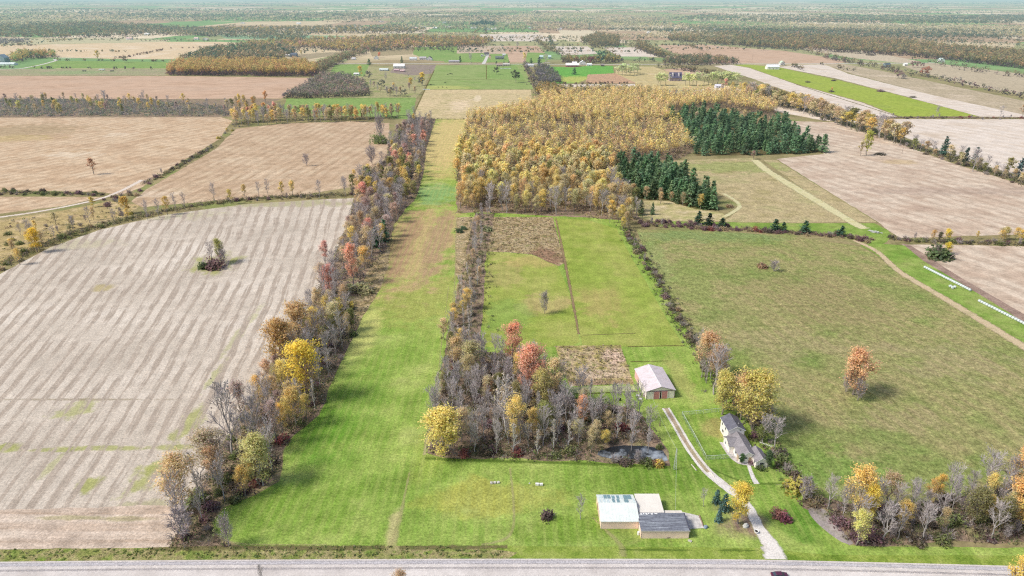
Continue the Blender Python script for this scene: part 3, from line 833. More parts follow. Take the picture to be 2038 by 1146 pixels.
M_BRIGHT = mat_ground('bright_grass', [(.16, .27, .05), (.22, .31, .07), (.30, .34, .11)], big=16, fine=.8, fine_amt=.35, bump=.12)
field('mown_track', [(1712, 488), (1740, 484), (1800, 488), (1840, 520), (1900, 556), (2038, 640), (2200, 738), (2200, 780), (2038, 692), (1950, 640), (1870, 590), (1800, 546), (1760, 518)], M_BRIGHT, .02, jit=.8, step=3)
field('mown_track', [(1300, 440), (1440, 442), (1560, 444), (1740, 444), (1768, 458), (1775, 472), (1760, 484), (1735, 488), (1700, 470), (1560, 460), (1400, 452), (1310, 450)], M_BRIGHT, .022, jit=.8, step=4)
M_OLIVE2 = mat_ground('dry_meadow', [(.34, .29, .14), (.43, .35, .2), (.36, .33, .16)], big=30, fine=1.4, fine_amt=.4, bump=.3, bump_scale=.6, patches=[pp(1460, 332, 130, 12, (.26, .30, .10), .7, 1)])
field('meadow', [(1330, 320), (1500, 314), (1520, 330), (1600, 384), (1700, 442), (1560, 443), (1440, 442), (1478, 412), (1420, 378)], M_OLIVE2, .016, jit=1, step=5)
field('meadow', [(1518, 318), (1545, 318), (1650, 384), (1745, 442), (1700, 441), (1610, 384)], M_OLIVE2, .017, jit=.8, step=5)
M_PALE_TRACK = mat_soft('pale_mown_track', [(.50, .45, .22), (.58, .53, .32), (.46, .45, .22)], soft=.45, ragged=.6)
ribbon('mown_track', [(1502, 318), (1528, 340), (1580, 372), (1640, 408), (1700, 444), (1722, 455)], [9, 11, 9], M_PALE_TRACK, .026)
M_TANTRACK = mat_soft('tan_track', [(.48, .37, .22), (.54, .43, .28), (.4, .34, .18)], soft=.5, ragged=.7)
ribbon('mown_track', [(1700, 478), (1745, 500), (1790, 540), (1870, 588), (1950, 636), (2038, 690), (2150, 755)], [4, 6, 7], M_TANTRACK, .028)
ribbon('mown_track', [(1440, 385), (1462, 398), (1472, 410), (1462, 420), (1440, 432)], [4, 4], M_PALE_TRACK, .027)
field('meadow', [(1265, 400), (1330, 398), (1385, 415), (1440, 425), (1440, 440), (1300, 440), (1262, 430)], mat_ground('pine_clearing', [(.36, .36, .14), (.45, .38, .2), (.5, .42, .27)], big=12, fine=1, fine_amt=.4), .016, jit=1, step=4)
# --- tan fields on the right
dR = px_dir(1560, 320, 2038, 460)
M_RF = mat_ground('tan_stubble', [(.44, .33, .25), (.52, .41, .31), (.60, .50, .39), (.47, .36, .27)], big=40, fine=1.2, fine_amt=.25, mid=7, mid_amt=.2, rows=(dR[0], dR[1], 13, .5, (.36, .26, .19), 0, 14), patches=[pp(1900, 380, 200, 8, (.33, .24, .19), .5, 1.2), pp(1640, 300, 90, 16, (.62, .52, .4), .6, 1.3), pp(1790, 322, 40, 5, (.5, .38, .2), .6, 1)])
field('tilled_field', [(1545, 240), (1660, 243), (1740, 262), (1800, 290), (1900, 326), (2038, 368), (2250, 430), (2250, 470), (2038, 466), (1845, 472), (1790, 474), (1745, 440), (1650, 382), (1545, 316), (1640, 306)], M_RF, .014, jit=1, step=6)
field('tilled_field', [(1795, 486), (2038, 490), (2250, 494), (2250, 745), (2038, 640), (1900, 552), (1838, 516)], M_RF, .015, jit=.8, step=5)
field('bare_mud', [(1795, 484), (1812, 488), (1905, 548), (2038, 625), (2200, 715), (2200, 730), (2038, 640), (1900, 556), (1836, 518)], mat_ground('plough_furrow', [(.26, .18, .14), (.34, .25, .2)], big=5, fine=.8), .024, jit=.4, step=3)
M_PALE = mat_ground('pale_stubble', [(.60, .51, .42), (.66, .58, .50), (.56, .46, .36)], big=60, fine=2, fine_amt=.2, mid=12, mid_amt=.12, rows=(dR[0], dR[1], 18, .35, (.48, .38, .28), 0, 14))
M_BRF = mat_ground('brown_stubble', [(.46, .31, .21), (.53, .37, .26), (.5, .36, .26)], big=80, fine=3, fine_amt=.18, mid=20, mid_amt=.12, rows=(1, .02, 22, .35, (.40, .26, .17), 0, 10))
M_YG = mat_ground('winter_wheat', [(.25, .33, .05), (.31, .37, .065), (.28, .34, .07)], big=50, fine=2, fine_amt=.2)
field('tilled_field', [(1775, 237), (2038, 237), (2250, 238), (2250, 420), (2038, 352), (1900, 312), (1800, 272), (1745, 250)], M_PALE, .014, jit=1.5, step=8)
field('crop_field', [(1458, 129), (1485, 128), (1545, 133), (1658, 157), (1792, 190), (1945, 231), (1792, 232), (1718, 203), (1585, 167), (1491, 134)], M_YG, .05, jit=2, step=10)
field('stubble_field', [(1420, 131), (1456, 129), (1491, 135), (1585, 168), (1716, 204), (1788, 232), (1735, 232), (1640, 205), (1545, 174), (1500, 157)], M_PALE, .04, jit=2, step=10)
field('stubble_field', [(1370, 178), (1430, 168), (1490, 180), (1590, 215), (1720, 245), (1640, 240), (1545, 222), (1480, 196)], M_PALE, .03, jit=2, step=8)
field('stubble_field', [(1592, 129), (1640, 128), (1690, 147), (1860, 190), (2060, 233), (1950, 232), (1792, 189), (1660, 155), (1548, 133)], M_PALE, .04, jit=2, step=10)
field('tilled_field', [(1640, 127), (1680, 127), (1760, 142), (1900, 172), (2060, 205), (2250, 240), (2060, 234), (1860, 190), (1700, 148)], mat_ground('weathered_stubble', [(.48, .39, .27), (.40, .33, .22), (.56, .46, .34)], big=70, fine=3, fine_amt=.2, rows=(dR[0], dR[1], 18, .35, (.35, .27, .18), 0, 14)), .036, jit=2, step=12)
field('tilled_field', [(1850, 124), (2060, 150), (2250, 175), (2250, 215), (2060, 192), (1930, 170), (1840, 146), (1800, 132)], mat_ground('dull_stubble', [(.42, .35, .24), (.48, .4, .28)], big=80, fine=4, fine_amt=.2, rows=(dR[0], dR[1], 22, .3, (.35, .27, .18), 0, 14)), .034, jit=2, step=14)
field('tilled_field', [(1308, 90), (1400, 88), (1500, 97), (1560, 101), (1640, 113), (1690, 124), (1660, 126), (1480, 126), (1420, 126), (1390, 115), (1340, 105)], M_BRF, .06, jit=3, step=14)
field('tilled_field', [(1590, 97), (1680, 96), (1760, 108), (1830, 122), (1800, 126), (1700, 116)], mat_ground('weathered_stubble_far', [(.46, .38, .27), (.52, .43, .31)], big=80, fine=4), .06, jit=3, step=14)
# --- far centre
M_PASTURE = mat_ground('pasture', [(.20, .29, .08), (.27, .33, .12), (.24, .31, .1)], big=40, fine=2, fine_amt=.3, mid=12, mid_amt=.15, patches=[pp(880, 174, 60, 4, (.42, .42, .14), .8, 1)])
M_GREENF = mat_ground('green_field', [(.19, .30, .08), (.25, .33, .11)], big=50, fine=3, fine_amt=.2)
M_TANC = mat_ground('tan_fallow', [(.45, .36, .19), (.55, .44, .26), (.40, .34, .17)], big=22, fine=2, fine_amt=.35, mid=6, mid_amt=.25, rows=(1, .03, 16, .3, (.36, .32, .15), 0, 10), patches=[pp(915, 210, 22, 12, (.66, .52, .36), .8, 1.5), pp(950, 196, 8, 6, (.68, .56, .4), .8, 1.2), pp(850, 205, 22, 10, (.62, .48, .3), .6, 1.3), pp(980, 182, 120, 5, (.58, .45, .27), .6, 1)])
field('fallow_field', [(845, 178), (1056, 178), (1062, 216), (935, 238), (926, 236), (868, 236), (818, 240)], M_TANC, .022, jit=1.5, step=6)
field('pasture', [(868, 130), (1040, 128), (1062, 178), (846, 178), (855, 160), (862, 140)], M_PASTURE, .034, jit=1.5, step=8)
field('pasture', [(968, 129), (1026, 128), (1046, 160), (968, 156)], M_GREENF, .04, jit=1.5, step=8)
field('pasture', [(572, 195), (828, 194), (822, 238), (700, 230), (560, 222)], M_GREENF, .03, jit=1.5, step=8)
field('pasture', [(650, 132), (860, 132), (842, 178), (828, 195), (720, 195), (640, 195)], mat_ground('orchard_pasture', [(.3, .29, .14), (.36, .32, .17), (.25, .28, .1)], big=30, fine=2.5, fine_amt=.35), .028, jit=1.5, step=10)
field('pasture', [(666, 128), (735, 128), (725, 152), (655, 150)], M_GREENF, .04, jit=1.5, step=10)
field('bare_mud', [(790, 128), (868, 129), (862, 146), (820, 150), (775, 144)], mat_ground('barnyard', [(.2, .15, .13), (.3, .24, .2), (.24, .2, .12)], big=12, fine=2), .042, jit=2, step=8)
field('pasture', [(824, 94), (912, 91), (908, 107), (885, 122), (855, 120), (822, 108)], M_GREENF, .06, jit=2, step=12)
field('pasture', [(880, 107), (962, 105), (985, 124), (885, 124)], M_GREENF, .062, jit=2, step=12)
field('pasture', [(975, 107), (1010, 107), (1014, 124), (980, 124)], M_GREENF, .064, jit=2, step=12)
field('tilled_field', [(912, 91), (1000, 91), (1010, 107), (908, 107)], mat_ground('tan_plough', [(.52, .41, .30), (.46, .36, .26)], big=50, fine=4), .06, jit=2, step=12)
field('tilled_field', [(1000, 91), (1070, 91), (1085, 105), (1050, 104), (1044, 124), (1014, 124)], M_BRF, .061, jit=2, step=12)
field('pasture', [(1050, 105), (1084, 105), (1095, 118), (1080, 125), (1046, 124)], M_GREENF, .063, jit=2, step=12)
field('stubble_field', [(1092, 92), (1170, 92), (1190, 107), (1120, 110)], M_PALE, .06, jit=2, step=12)
field('stubble_field', [(1200, 94), (1265, 94), (1310, 113), (1230, 112)], M_PALE, .06, jit=2, step=12)
field('stubble_field', [(955, 68), (1070, 68), (1115, 82), (960, 82)], M_PALE, .08, jit=3, step=18)
field('stubble_field', [(1110, 60), (1180, 60), (1200, 70), (1160, 84), (1130, 82)], mat_ground('cream_stubble', [(.62, .54, .38), (.58, .48, .33)], big=90, fine=5), .08, jit=3, step=18)
field('pasture', [(1085, 132), (1140, 134), (1180, 130), (1220, 131), (1222, 145), (1190, 148), (1150, 165), (1095, 167)], mat_ground('farm_lawn', [(.12, .32, .06), (.16, .36, .07)], big=40, fine=3, patches=[pp(1150, 158, 50, 7, (.42, .42, .12), .9, .8)]), .04, jit=2, step=8)
field('rough_grass', [(1170, 148), (1225, 146), (1268, 166), (1165, 166)], mat_ground('bramble', [(.42, .25, .15), (.5, .32, .2), (.3, .2, .14)], big=8, fine=2.5, fine_amt=.6), .042, jit=2, step=6)
field('fallow_field', [(1225, 133), (1300, 132), (1350, 150), (1440, 172), (1380, 180), (1280, 182), (1262, 165), (1226, 150)], mat_ground('golden_rough', [(.52, .40, .2), (.46, .38, .19), (.58, .46, .27)], big=26, fine=2.5, fine_amt=.3), .038, jit=2, step=8)
field('stubble_field', [(1075, 168), (1262, 167), (1282, 183), (1075, 180)], M_PALE, .044, jit=2, step=8)
field('stubble_field', [(1320, 138), (1375, 134), (1410, 150), (1340, 148)], M_BRF, .045, jit=2, step=8)
# --- left middle distance
dA = px_dir(20, 345, 440, 250)
M_TAN = mat_ground('tan_crop_stubble', [(.44, .31, .20), (.52, .38, .25), (.58, .45, .31), (.48, .34, .21)], big=34, fine=1.5, fine_amt=.28, mid=7, mid_amt=.2, rows=(dA[0], dA[1], 11, .5, (.37, .25, .155), 0, 8),
    patches=[pp(40, 260, 120, 14, (.34, .26, .15), .7, 1.2), pp(145, 308, 50, 7, (.66, .55, .41), .7, 1.5), pp(235, 268, 30, 5, (.66, .55, .41), .6, 1.5), pp(370, 285, 70, 8, (.62, .48, .33), .5, 1.5), pp(20, 275, 90, 7, (.46, .36, .16), .6, 1.2), pp(187, 347, 40, 7, (.62, .5, .36), .6, 1)])
dB = px_dir(310, 395, 600, 260)
M_TAN2 = mat_ground('tan_crop_stubble_east', [(.43, .31, .20), (.50, .37, .25), (.56, .44, .30)], big=30, fine=1.5, fine_amt=.3, mid=7, mid_amt=.2, rows=(dB[0], dB[1], 10, .6, (.35, .24, .15), 0, 6), patches=[pp(540, 345, 60, 12, (.6, .48, .34), .5, 1.5), pp(480, 320, 60, 8, (.6, .48, .34), .5, 1.5), pp(300, 385, 60, 7, (.64, .53, .4), .6, 1.2)])
field('stubble_field', [(-300, 233), (0, 234), (440, 233), (462, 240), (437, 276), (340, 335), (284, 372), (240, 388), (200, 382), (0, 378), (-300, 375)], M_TAN, .016, jit=1.2, step=6)
field('stubble_field', [(-300, 388), (0, 391), (205, 392), (130, 409), (0, 425), (-300, 450)], M_TAN, .017, jit=1, step=5)
field('stubble_field', [(470, 256), (560, 246), (700, 241), (775, 245), (770, 310), (745, 345), (700, 372), (600, 388), (500, 394), (400, 402), (282, 412), (262, 400), (300, 372), (430, 296)], M_TAN2, .016, jit=1.2, step=5)
field('fallow_field', [(-300, 455), (0, 438), (130, 418), (215, 400), (282, 408), (250, 430), (130, 462), (60, 498), (0, 535), (-200, 630), (-300, 640)], mat_ground('tan_fallow_west', [(.46, .34, .18), (.38, .3, .14), (.52, .4, .24)], big=14, fine=1.2, fine_amt=.45, bump=.2), .015, jit=1, step=5)
field('stubble_field', [(-300, 150), (0, 151), (330, 151), (628, 155), (612, 170), (560, 196), (330, 197), (0, 196), (-300, 196)], M_BRF, .03, jit=1.5, step=8)
field('leaf_litter', [(-300, 196), (0, 196), (330, 197), (560, 197), (470, 226), (452, 233), (0, 234), (-300, 233)], M_LITTER, .024, jit=1.5, step=8)
field('fallow_field', [(-300, 137), (330, 137), (330, 150), (-300, 150)], mat_ground('dull_pasture', [(.34, .27, .19), (.3, .3, .16), (.4, .3, .22)], big=40, fine=3, patches=[pp(150, 144, 70, 4, (.26, .32, .15), .8, 1)]), .034, jit=1.5, step=10)
field('pasture', [(60, 131), (105, 121), (340, 123), (336, 136), (40, 136)], M_GREENF, .05, jit=2, step=10)
M_CREAM = mat_ground('cream_stubble_west', [(.66, .53, .36), (.60, .46, .29), (.70, .58, .43)], big=90, fine=5, fine_amt=.15, rows=(1, .02, 30, .3, (.55, .4, .24), 0, 14))
field('stubble_field', [(-300, 90), (0, 90), (330, 83), (440, 83), (495, 86), (420, 95), (360, 118), (225, 117), (110, 114), (-300, 112)], M_CREAM, .06, jit=3, step=18)
field('stubble_field', [(-300, 77), (0, 77), (200, 77), (340, 79), (330, 83), (0, 89), (-300, 90)], mat_ground('sage_field', [(.46, .43, .26), (.5, .44, .28)], big=90, fine=5), .07, jit=3, step=18)
field('pasture', [(432, 68), (700, 71), (640, 78), (560, 80), (450, 77)], mat_ground('teal_field', [(.24, .36, .2), (.27, .38, .22)], big=90, fine=5), .08, jit=3, step=18)
field('pasture', [(628, 118), (690, 104), (700, 106), (690, 122), (640, 127)], mat_ground('sage_pasture', [(.36, .36, .18), (.3, .33, .15)], big=60, fine=4), .05, jit=2, step=10)
field('fallow_field', [(560, 110), (700, 102), (690, 106), (600, 120)], mat_ground('scrub_ground', [(.36, .28, .19), (.3, .26, .15)], big=30, fine=3), .046, jit=2, step=10)
field('fallow_field', [(735, 97), (830, 93), (820, 108), (740, 112)], mat_ground('brown_rough', [(.36, .28, .17), (.32, .27, .15)], big=40, fine=3), .056, jit=2, step=10)

# --- roads, drive, tracks
M_ROAD = mat_ground('road_gravel', [(.52, .47, .43), (.60, .55, .51), (.66, .61, .57)], big=14, fine=.5, fine_amt=.16, mid=3, mid_amt=.1, rows=(1, 0, 3.0, .35, (.44, .40, .39), 0, .8))
def road():
    up = [(-420, 1124), (0, 1118), (300, 1115), (680, 1113), (1020, 1112), (1440, 1113), (1700, 1118), (2038, 1127), (2400, 1140)]
    a = spline([G(*p) for p in up], 4); b = [(x, y - 10.5) for x, y in a][::-1]
    q = a + b
    me = bpy.data.meshes.new('gravel_road'); me.from_pydata([(x, y, .045) for x, y in q], [], [tuple(range(len(q)))[::-1]])
    me.update()
    if me.polygons[0].normal.z < 0: me.flip_normals()
    me.materials.append(M_ROAD); o = link(bpy.data.objects.new('road', me)); tag(o, kind='structure')
    return a
ROAD_EDGE = road()
M_VERGE = mat_ground('verge_grass', [(.13, .2, .04), (.24, .26, .08), (.33, .28, .14), (.18, .25, .05)], big=5, fine=.6, fine_amt=.5, mid=2, mid_amt=.3, bump=.35, bump_scale=1.3)
field('verge', [(-420, 1098), (0, 1093), (340, 1089), (700, 1086), (940, 1087), (1030, 1100), (1010, 1113), (680, 1114), (0, 1119), (-420, 1125)], M_VERGE, .036, jit=.3, step=2)
M_VERGE2 = mat_ground('verge_lawn', [(.17, .27, .04), (.24, .31, .06), (.28, .31, .09)], big=6, fine=.6, fine_amt=.4, bump=.2)
field('verge', [(930, 1086), (1500, 1090), (1640, 1104), (2140, 1106), (2140, 1131), (1700, 1119), (1440, 1114), (1000, 1113), (960, 1100)], M_VERGE2, .034, jit=.3, step=2)
M_DITCH = mat_soft('ditch_weeds', [(.10, .12, .035), (.2, .17, .08), (.13, .16, .05)], soft=.9, ragged=1.4, opacity=.8)
ribbon('ditch', [(300, 1093), (480, 1090), (620, 1090), (765, 1090)], [2.2, 2.6], M_DITCH, .05)
ribbon('ditch', [(795, 1090), (900, 1089), (1010, 1088)], [2.2, 2], M_DITCH, .05)
ribbon('ditch', [(1230, 1094), (1300, 1094.5), (1380, 1095)], [.2, 1.8, .2], mat_soft('painted_ditch_shade', [(.10, .17, .03), (.13, .2, .04)], soft=.9, ragged=1.2, opacity=.5), .05)  # shade in the ditches painted as darker green strips
ribbon('ditch', [(1420, 1095), (1465, 1095.5), (1510, 1096)], [.2, 1.8, .2], bpy.data.materials['painted_ditch_shade'], .05)
ribbon('ditch', [(1480, 960), (1440, 944), (1400, 925)], [1.6, 1.0], bpy.data.materials['painted_ditch_shade'], .03)
ribbon('ditch', [(1480, 960), (1530, 963), (1570, 960)], [1.6, 1.2], bpy.data.materials['painted_ditch_shade'], .03)
M_SHOULDER = mat_soft('grey_shoulder', [(.42, .4, .41), (.5, .47, .47)], soft=.6, ragged=.5)
ribbon('road_shoulder', [(x, y - 1.2) for x, y in ROAD_EDGE[::6]], 1.6, M_SHOULDER, .056, ground=True)
M_RUT = mat_soft('road_rut', [(.40, .37, .36), (.48, .44, .43)], soft=.9, ragged=.7, opacity=.7)
ribbon('wheel_rut', [(x, y - 3.2) for x, y in ROAD_EDGE[::6]], 1.0, M_RUT, .056, ground=True)
ribbon('wheel_rut', [(x, y - 6.3) for x, y in ROAD_EDGE[::6]], .8, M_RUT, .056, ground=True)
DRIVE = [(1545, 1113), (1530, 1080), (1508, 1045), (1490, 1010), (1470, 988), (1440, 965), (1410, 940), (1385, 910), (1365, 880), (1345, 845), (1325, 812)]
M_DRIVE = mat_soft('drive_gravel', [(.62, .58, .53), (.70, .66, .61), (.56, .51, .46)], soft=.3, ragged=.6, fine_amt=.25)
M_DRIVE_MID = mat_soft('drive_dirt', [(.34, .26, .18), (.42, .34, .24), (.28, .25, .12)], soft=.5, ragged=.6)
gp = spline([G(*p) for p in DRIVE], 2.0)
def offset(pts, d):
    out = []
    for i, (x, y) in enumerate(pts):
        a = pts[max(i - 1, 0)]; b = pts[min(i + 1, len(pts) - 1)]; L = hypot(b[0] - a[0], b[1] - a[1]) or 1
        out.append((x - (b[1] - a[1]) / L * d, y + (b[0] - a[0]) / L * d))
    return out
ribbon('driveway', gp[12:], 2.4, M_DRIVE_MID, .034, ground=True)
ribbon('driveway', offset(gp, 1.1)[12:], [1.2, .85], M_DRIVE, .040, ground=True)
ribbon('driveway', offset(gp, -1.1)[12:], [1.2, .85], M_DRIVE, .040, ground=True)
ribbon('driveway', gp[:18], [7.0, 3.6, 3.0, 2.7], M_DRIVE, .046, ground=True)
M_TRACKG = mat_soft('worn_grass', [(.42, .40, .16), (.5, .44, .24)], soft=.8, ragged=1.0, opacity=.45)
ribbon('worn_track', [(765, 1112), (782, 1085), (788, 1060), (800, 1010), (815, 940)], [3.2, 2.2, 1.2, .8], M_TRACKG, .052)
ribbon('worn_track', [(422, 1040), (428, 1055), (440, 1070), (480, 1082), (560, 1084), (650, 1084)], [.9, .7], M_TRACKG, .03)
ribbon('worn_track', [(422, 1040), (445, 1010), (511, 984)], [.9, .7], M_TRACKG, .03)
ribbon('worn_track', [(958, 1084), (1000, 1075), (1020, 1055), (1022, 1000), (1015, 930)], [1.6, .8], M_TRACKG, .03)
ribbon('worn_track', [(1240, 1108), (1235, 1085), (1205, 1055), (1180, 1030)], [3.0, 1.0], M_TRACKG, .05)
ribbon('worn_track', [(884, 780), (893, 680), (905, 560), (908, 440)], [1.2, 1.2], M_TRACKG, .03)
ribbon('worn_track', [(868, 790), (878, 690), (893, 570)], [.7, .7], M_TRACKG, .03)
ribbon('worn_track', [(845, 905), (850, 870), (868, 800), (880, 740)], [1.6, 1.0], mat_soft('dry_edge_grass', [(.5, .45, .25), (.42, .40, .18)], soft=.8, ragged=1.2, opacity=.8), .031)
M_DARKEDGE = mat_soft('dark_rough_edge', [(.1, .09, .03), (.16, .12, .06)], soft=.8, ragged=1.3, opacity=.9)
ribbon('rough_or_shade_edge', [(1106, 434), (1116, 480), (1128, 540), (1140, 600), (1152, 665)], [1.2, 2.4, 1.4], mat_soft('brown_rough_edge', [(.22, .15, .09), (.3, .22, .12)], soft=.8, ragged=1.4), .03)
for a in ([(1250, 690), (1330, 688), (1362, 688)], [(1255, 720), (1330, 718)], [(1140, 784), (1200, 782), (1270, 779)]):
    ribbon('rough_or_shade_edge', a, [.9, .7], M_DARKEDGE, .032)
ribbon('rough_or_shade_edge', [(846, 912), (1000, 918), (1150, 922), (1335, 930)], [2.6, 2.2], mat_soft('painted_copse_shade', [(.08, .15, .02), (.11, .18, .03)], soft=.95, ragged=1.2, opacity=.55), .033)  # shade in front of the copse, painted on the lawn as a dark strip
M_FARM_TRACK = mat_soft('farm_track_gravel', [(.60, .51, .42), (.68, .6, .52)], soft=.4, ragged=.6)
ribbon('farm_track', [(-60, 440), (0, 432), (70, 422), (140, 409), (200, 395), (240, 380), (270, 365), (282, 358)], [4, 4.5, 5], M_FARM_TRACK, .03)
M_FAR_ROAD = mat_plain('far_road_gravel', (.6, .56, .5), haze=True)
ribbon('road', [(-300, 140), (0, 137.5), (60, 133), (110, 121), (118, 117), (240, 112)], [7, 7, 6], M_FAR_ROAD, .09, step=10)
ribbon('road', [(640, 127), (800, 126.6), (1000, 127.4), (1200, 128), (1400, 127.4), (1660, 126.6), (1860, 125)], [9, 9], M_FAR_ROAD, .09, step=20)
ribbon('driveway', [(962, 127), (967, 118), (970, 111)], [8, 7], M_FAR_ROAD, .092, step=10)
ribbon('driveway', [(1060, 127), (1095, 124)], [6, 5], M_FAR_ROAD, .092, step=10)
M_FENCELINE = mat_soft('fence_line_weeds', [(.14, .13, .05), (.2, .17, .08)], soft=.7, ragged=1.2)
for a, w in (([(850, 160), (940, 158), (1046, 160)], 3), ([(846, 178), (1060, 178)], 3), ([(968, 129), (968, 157)], 2), ([(864, 140), (846, 178), (818, 238)], 2.5), ([(868, 237), (926, 237)], 2.5), ([(828, 195), (572, 196)], 2.5), ([(1092, 110), (1190, 108)], 5), ([(1265, 94), (1200, 94)], 5), ([(1160, 667), (1265, 663)], .8), ([(1046, 128), (1066, 178)], 3), ([(1585, 168), (1660, 192), (1788, 232)], 3), ([(0, 197), (330, 198)], 3), ([(628, 156), (570, 195)], 4)):
    ribbon('fence_line', a, w, M_FENCELINE, .1 if a[0][1] < 250 else .03, step=6)

# pond in the copse and the far pond
def water(name, poly, z, painted_sky):
    s = NT(name + '_surface')
    p = s.n('ShaderNodeBsdfPrincipled'); s.l(s.ramp(s.noise(.16, 4, .6), [(.46, tuple(v * .08 for v in painted_sky)), (.62, painted_sky)]), p.inputs['Base Color']); p.inputs['Roughness'].default_value = .08  # pale sky reflection painted into the base colour in noise patches
    b = s.n('ShaderNodeBump'); b.inputs['Strength'].default_value = .15; b.inputs['Distance'].default_value = .05
    s.l(s.noise(1.2, 3, .6), b.inputs['Height']); s.l(b.outputs[0], p.inputs['Normal'])
    s.finish(p.outputs[0]); field(name, poly, s.m, z, curved=True, jit=.6, step=2)
water('pond', [(1188, 905), (1205, 893), (1240, 886), (1290, 888), (1318, 898), (1328, 916), (1310, 922), (1270, 914), (1225, 914)], .04, (.34, .38, .42))
water('pond', [(1316, 184), (1330, 180), (1360, 179), (1390, 181), (1385, 184), (1350, 186)], .07, (.5, .52, .48))
# ------------------------------------------------------------------ buildings
def mat_panel(name, col, period=.3, depth=.22, axis=None, var=.08, stain=None, rough=.55, spec=.3, haze=False, tone=None):
    s = NT(name)
    tc = s.n('ShaderNodeTexCoord').outputs['Object']
    sp = s.n('ShaderNodeSeparateXYZ'); s.l(tc, sp.inputs[0])
    co = s.math('ADD', sp.outputs[0], sp.outputs[1]) if axis is None else sp.outputs[axis]
    ph = s.math('FRACT', s.math('MULTIPLY', co, 1 / period))
    f = s.mrange(ph, 0.0, .25, 1 - depth, 1.0)
    f = s.math('MULTIPLY', f, s.mrange(s.noise(.5, 5, .65, tc), .3, .7, 1 - var, 1 + var))
    f = s.math('MULTIPLY', f, s.mrange(s.noise(3.5, 3, .6, tc), .3, .7, 1 - var * .6, 1 + var * .6))
    base = s.mix(0.0, col, col)
    if stain: base = s.mix(s.mrange(s.noise(.45, 6, .72, tc), .47, .68, 0, .8), base, stain)
    return s.finish(s.diffuse(s.scale_col(base, f), rough, spec=spec), haze)

def mat_shingle(name, col, var=.2, rowp=.28):
    s = NT(name)
    tc = s.n('ShaderNodeTexCoord').outputs['Object']
    br = s.n('ShaderNodeTexBrick'); br.inputs['Scale'].default_value = 1.0
    br.inputs['Color1'].default_value = (*[v * 1.12 for v in col], 1); br.inputs['Color2'].default_value = (*[v * .86 for v in col], 1)
    br.inputs['Mortar'].default_value = (*[v * .6 for v in col], 1); br.inputs['Mortar Size'].default_value = .015
    br.inputs['Brick Width'].default_value = .55; br.inputs['Row Height'].default_value = rowp
    s.l(tc, br.inputs['Vector'])
    f = s.math('MULTIPLY', s.mrange(s.noise(.5, 5, .7, tc), .3, .7, 1 - var, 1 + var, False), s.mrange(s.noise(6, 3, .6, tc), .3, .7, 1 - var * .7, 1 + var * .7, False))
    return s.finish(s.diffuse(s.scale_col(br.outputs[0], f)), False)

M_WHITE = mat_plain('white_paint', (.78, .77, .74)); M_GLASS = mat_plain('window_glass', (.05, .06, .08), .1, .6)
M_DARK = mat_plain('dark_opening', (.025, .02, .02), .8, .05); M_CONC = mat_plain('concrete', (.56, .53, .49), .9, .1, .2, .9)
M_STEEL = mat_plain('galvanised_steel', (.5, .53, .52), .4, .5)

def gable(root, x0, x1, y0, y1, eave, ridge, axis, wm, rm, over=.35, th=.12, z0=-.05, wall_name='wall', roof_name='roof', rx=None):
    """walls with gable ends plus two roof slabs; ridge along local axis"""
    m = MB()
    if axis == 'y':
        c = (x0 + x1) / 2 if rx is None else rx
        m.quad((x0, y0, z0), (x1, y0, z0), (x1, y0, eave), (c, y0, ridge), (x0, y0, eave))
        m.quad((x1, y1, z0), (x0, y1, z0), (x0, y1, eave), (c, y1, ridge), (x1, y1, eave))
        m.quad((x0, y1, z0), (x0, y0, z0), (x0, y0, eave), (x0, y1, eave)); m.quad((x1, y0, z0), (x1, y1, z0), (x1, y1, eave), (x1, y0, eave))
        w = m.build(wall_name, wm, root)
        r = MB(); sl = (ridge - eave) / (c - x0); sr = (ridge - eave) / (x1 - c); a, b = y0 - over, y1 + over
        for (e, s_, q) in ((x0 - over, sl, 1), (x1 + over, sr, -1)):
            ze = eave - over * s_ + .04; zr = ridge + .04
            p = [(e, a, ze), (c, a, zr), (c, b, zr), (e, b, ze)]
            if q < 0: p = [p[1], p[0], p[3], p[2]]
            r.hexa([*p, *[(x, y, z + th) for x, y, z in p]])
    else:
        c = (y0 + y1) / 2 if rx is None else rx
        m.quad((x0, y1, z0), (x0, y0, z0), (x0, y0, eave), (x0, c, ridge), (x0, y1, eave))
        m.quad((x1, y0, z0), (x1, y1, z0), (x1, y1, eave), (x1, c, ridge), (x1, y0, eave))
        m.quad((x0, y0, z0), (x1, y0, z0), (x1, y0, eave), (x0, y0, eave)); m.quad((x1, y1, z0), (x0, y1, z0), (x0, y1, eave), (x1, y1, eave))
        w = m.build(wall_name, wm, root)
        r = MB(); sl = (ridge - eave) / (c - y0); sr = (ridge - eave) / (y1 - c); a, b = x0 - over, x1 + over
        for (e, s_, q) in ((y0 - over, sl, 1), (y1 + over, sr, -1)):
            ze = eave - over * s_ + .04; zr = ridge + .04
            p = [(a, e, ze), (b, e, ze), (b, c, zr), (a, c, zr)]
            if q < 0: p = [p[3], p[2], p[1], p[0]]
            r.hexa([*p, *[(x, y, z + th) for x, y, z in p]])
    return w, r.build(roof_name, rm, root)

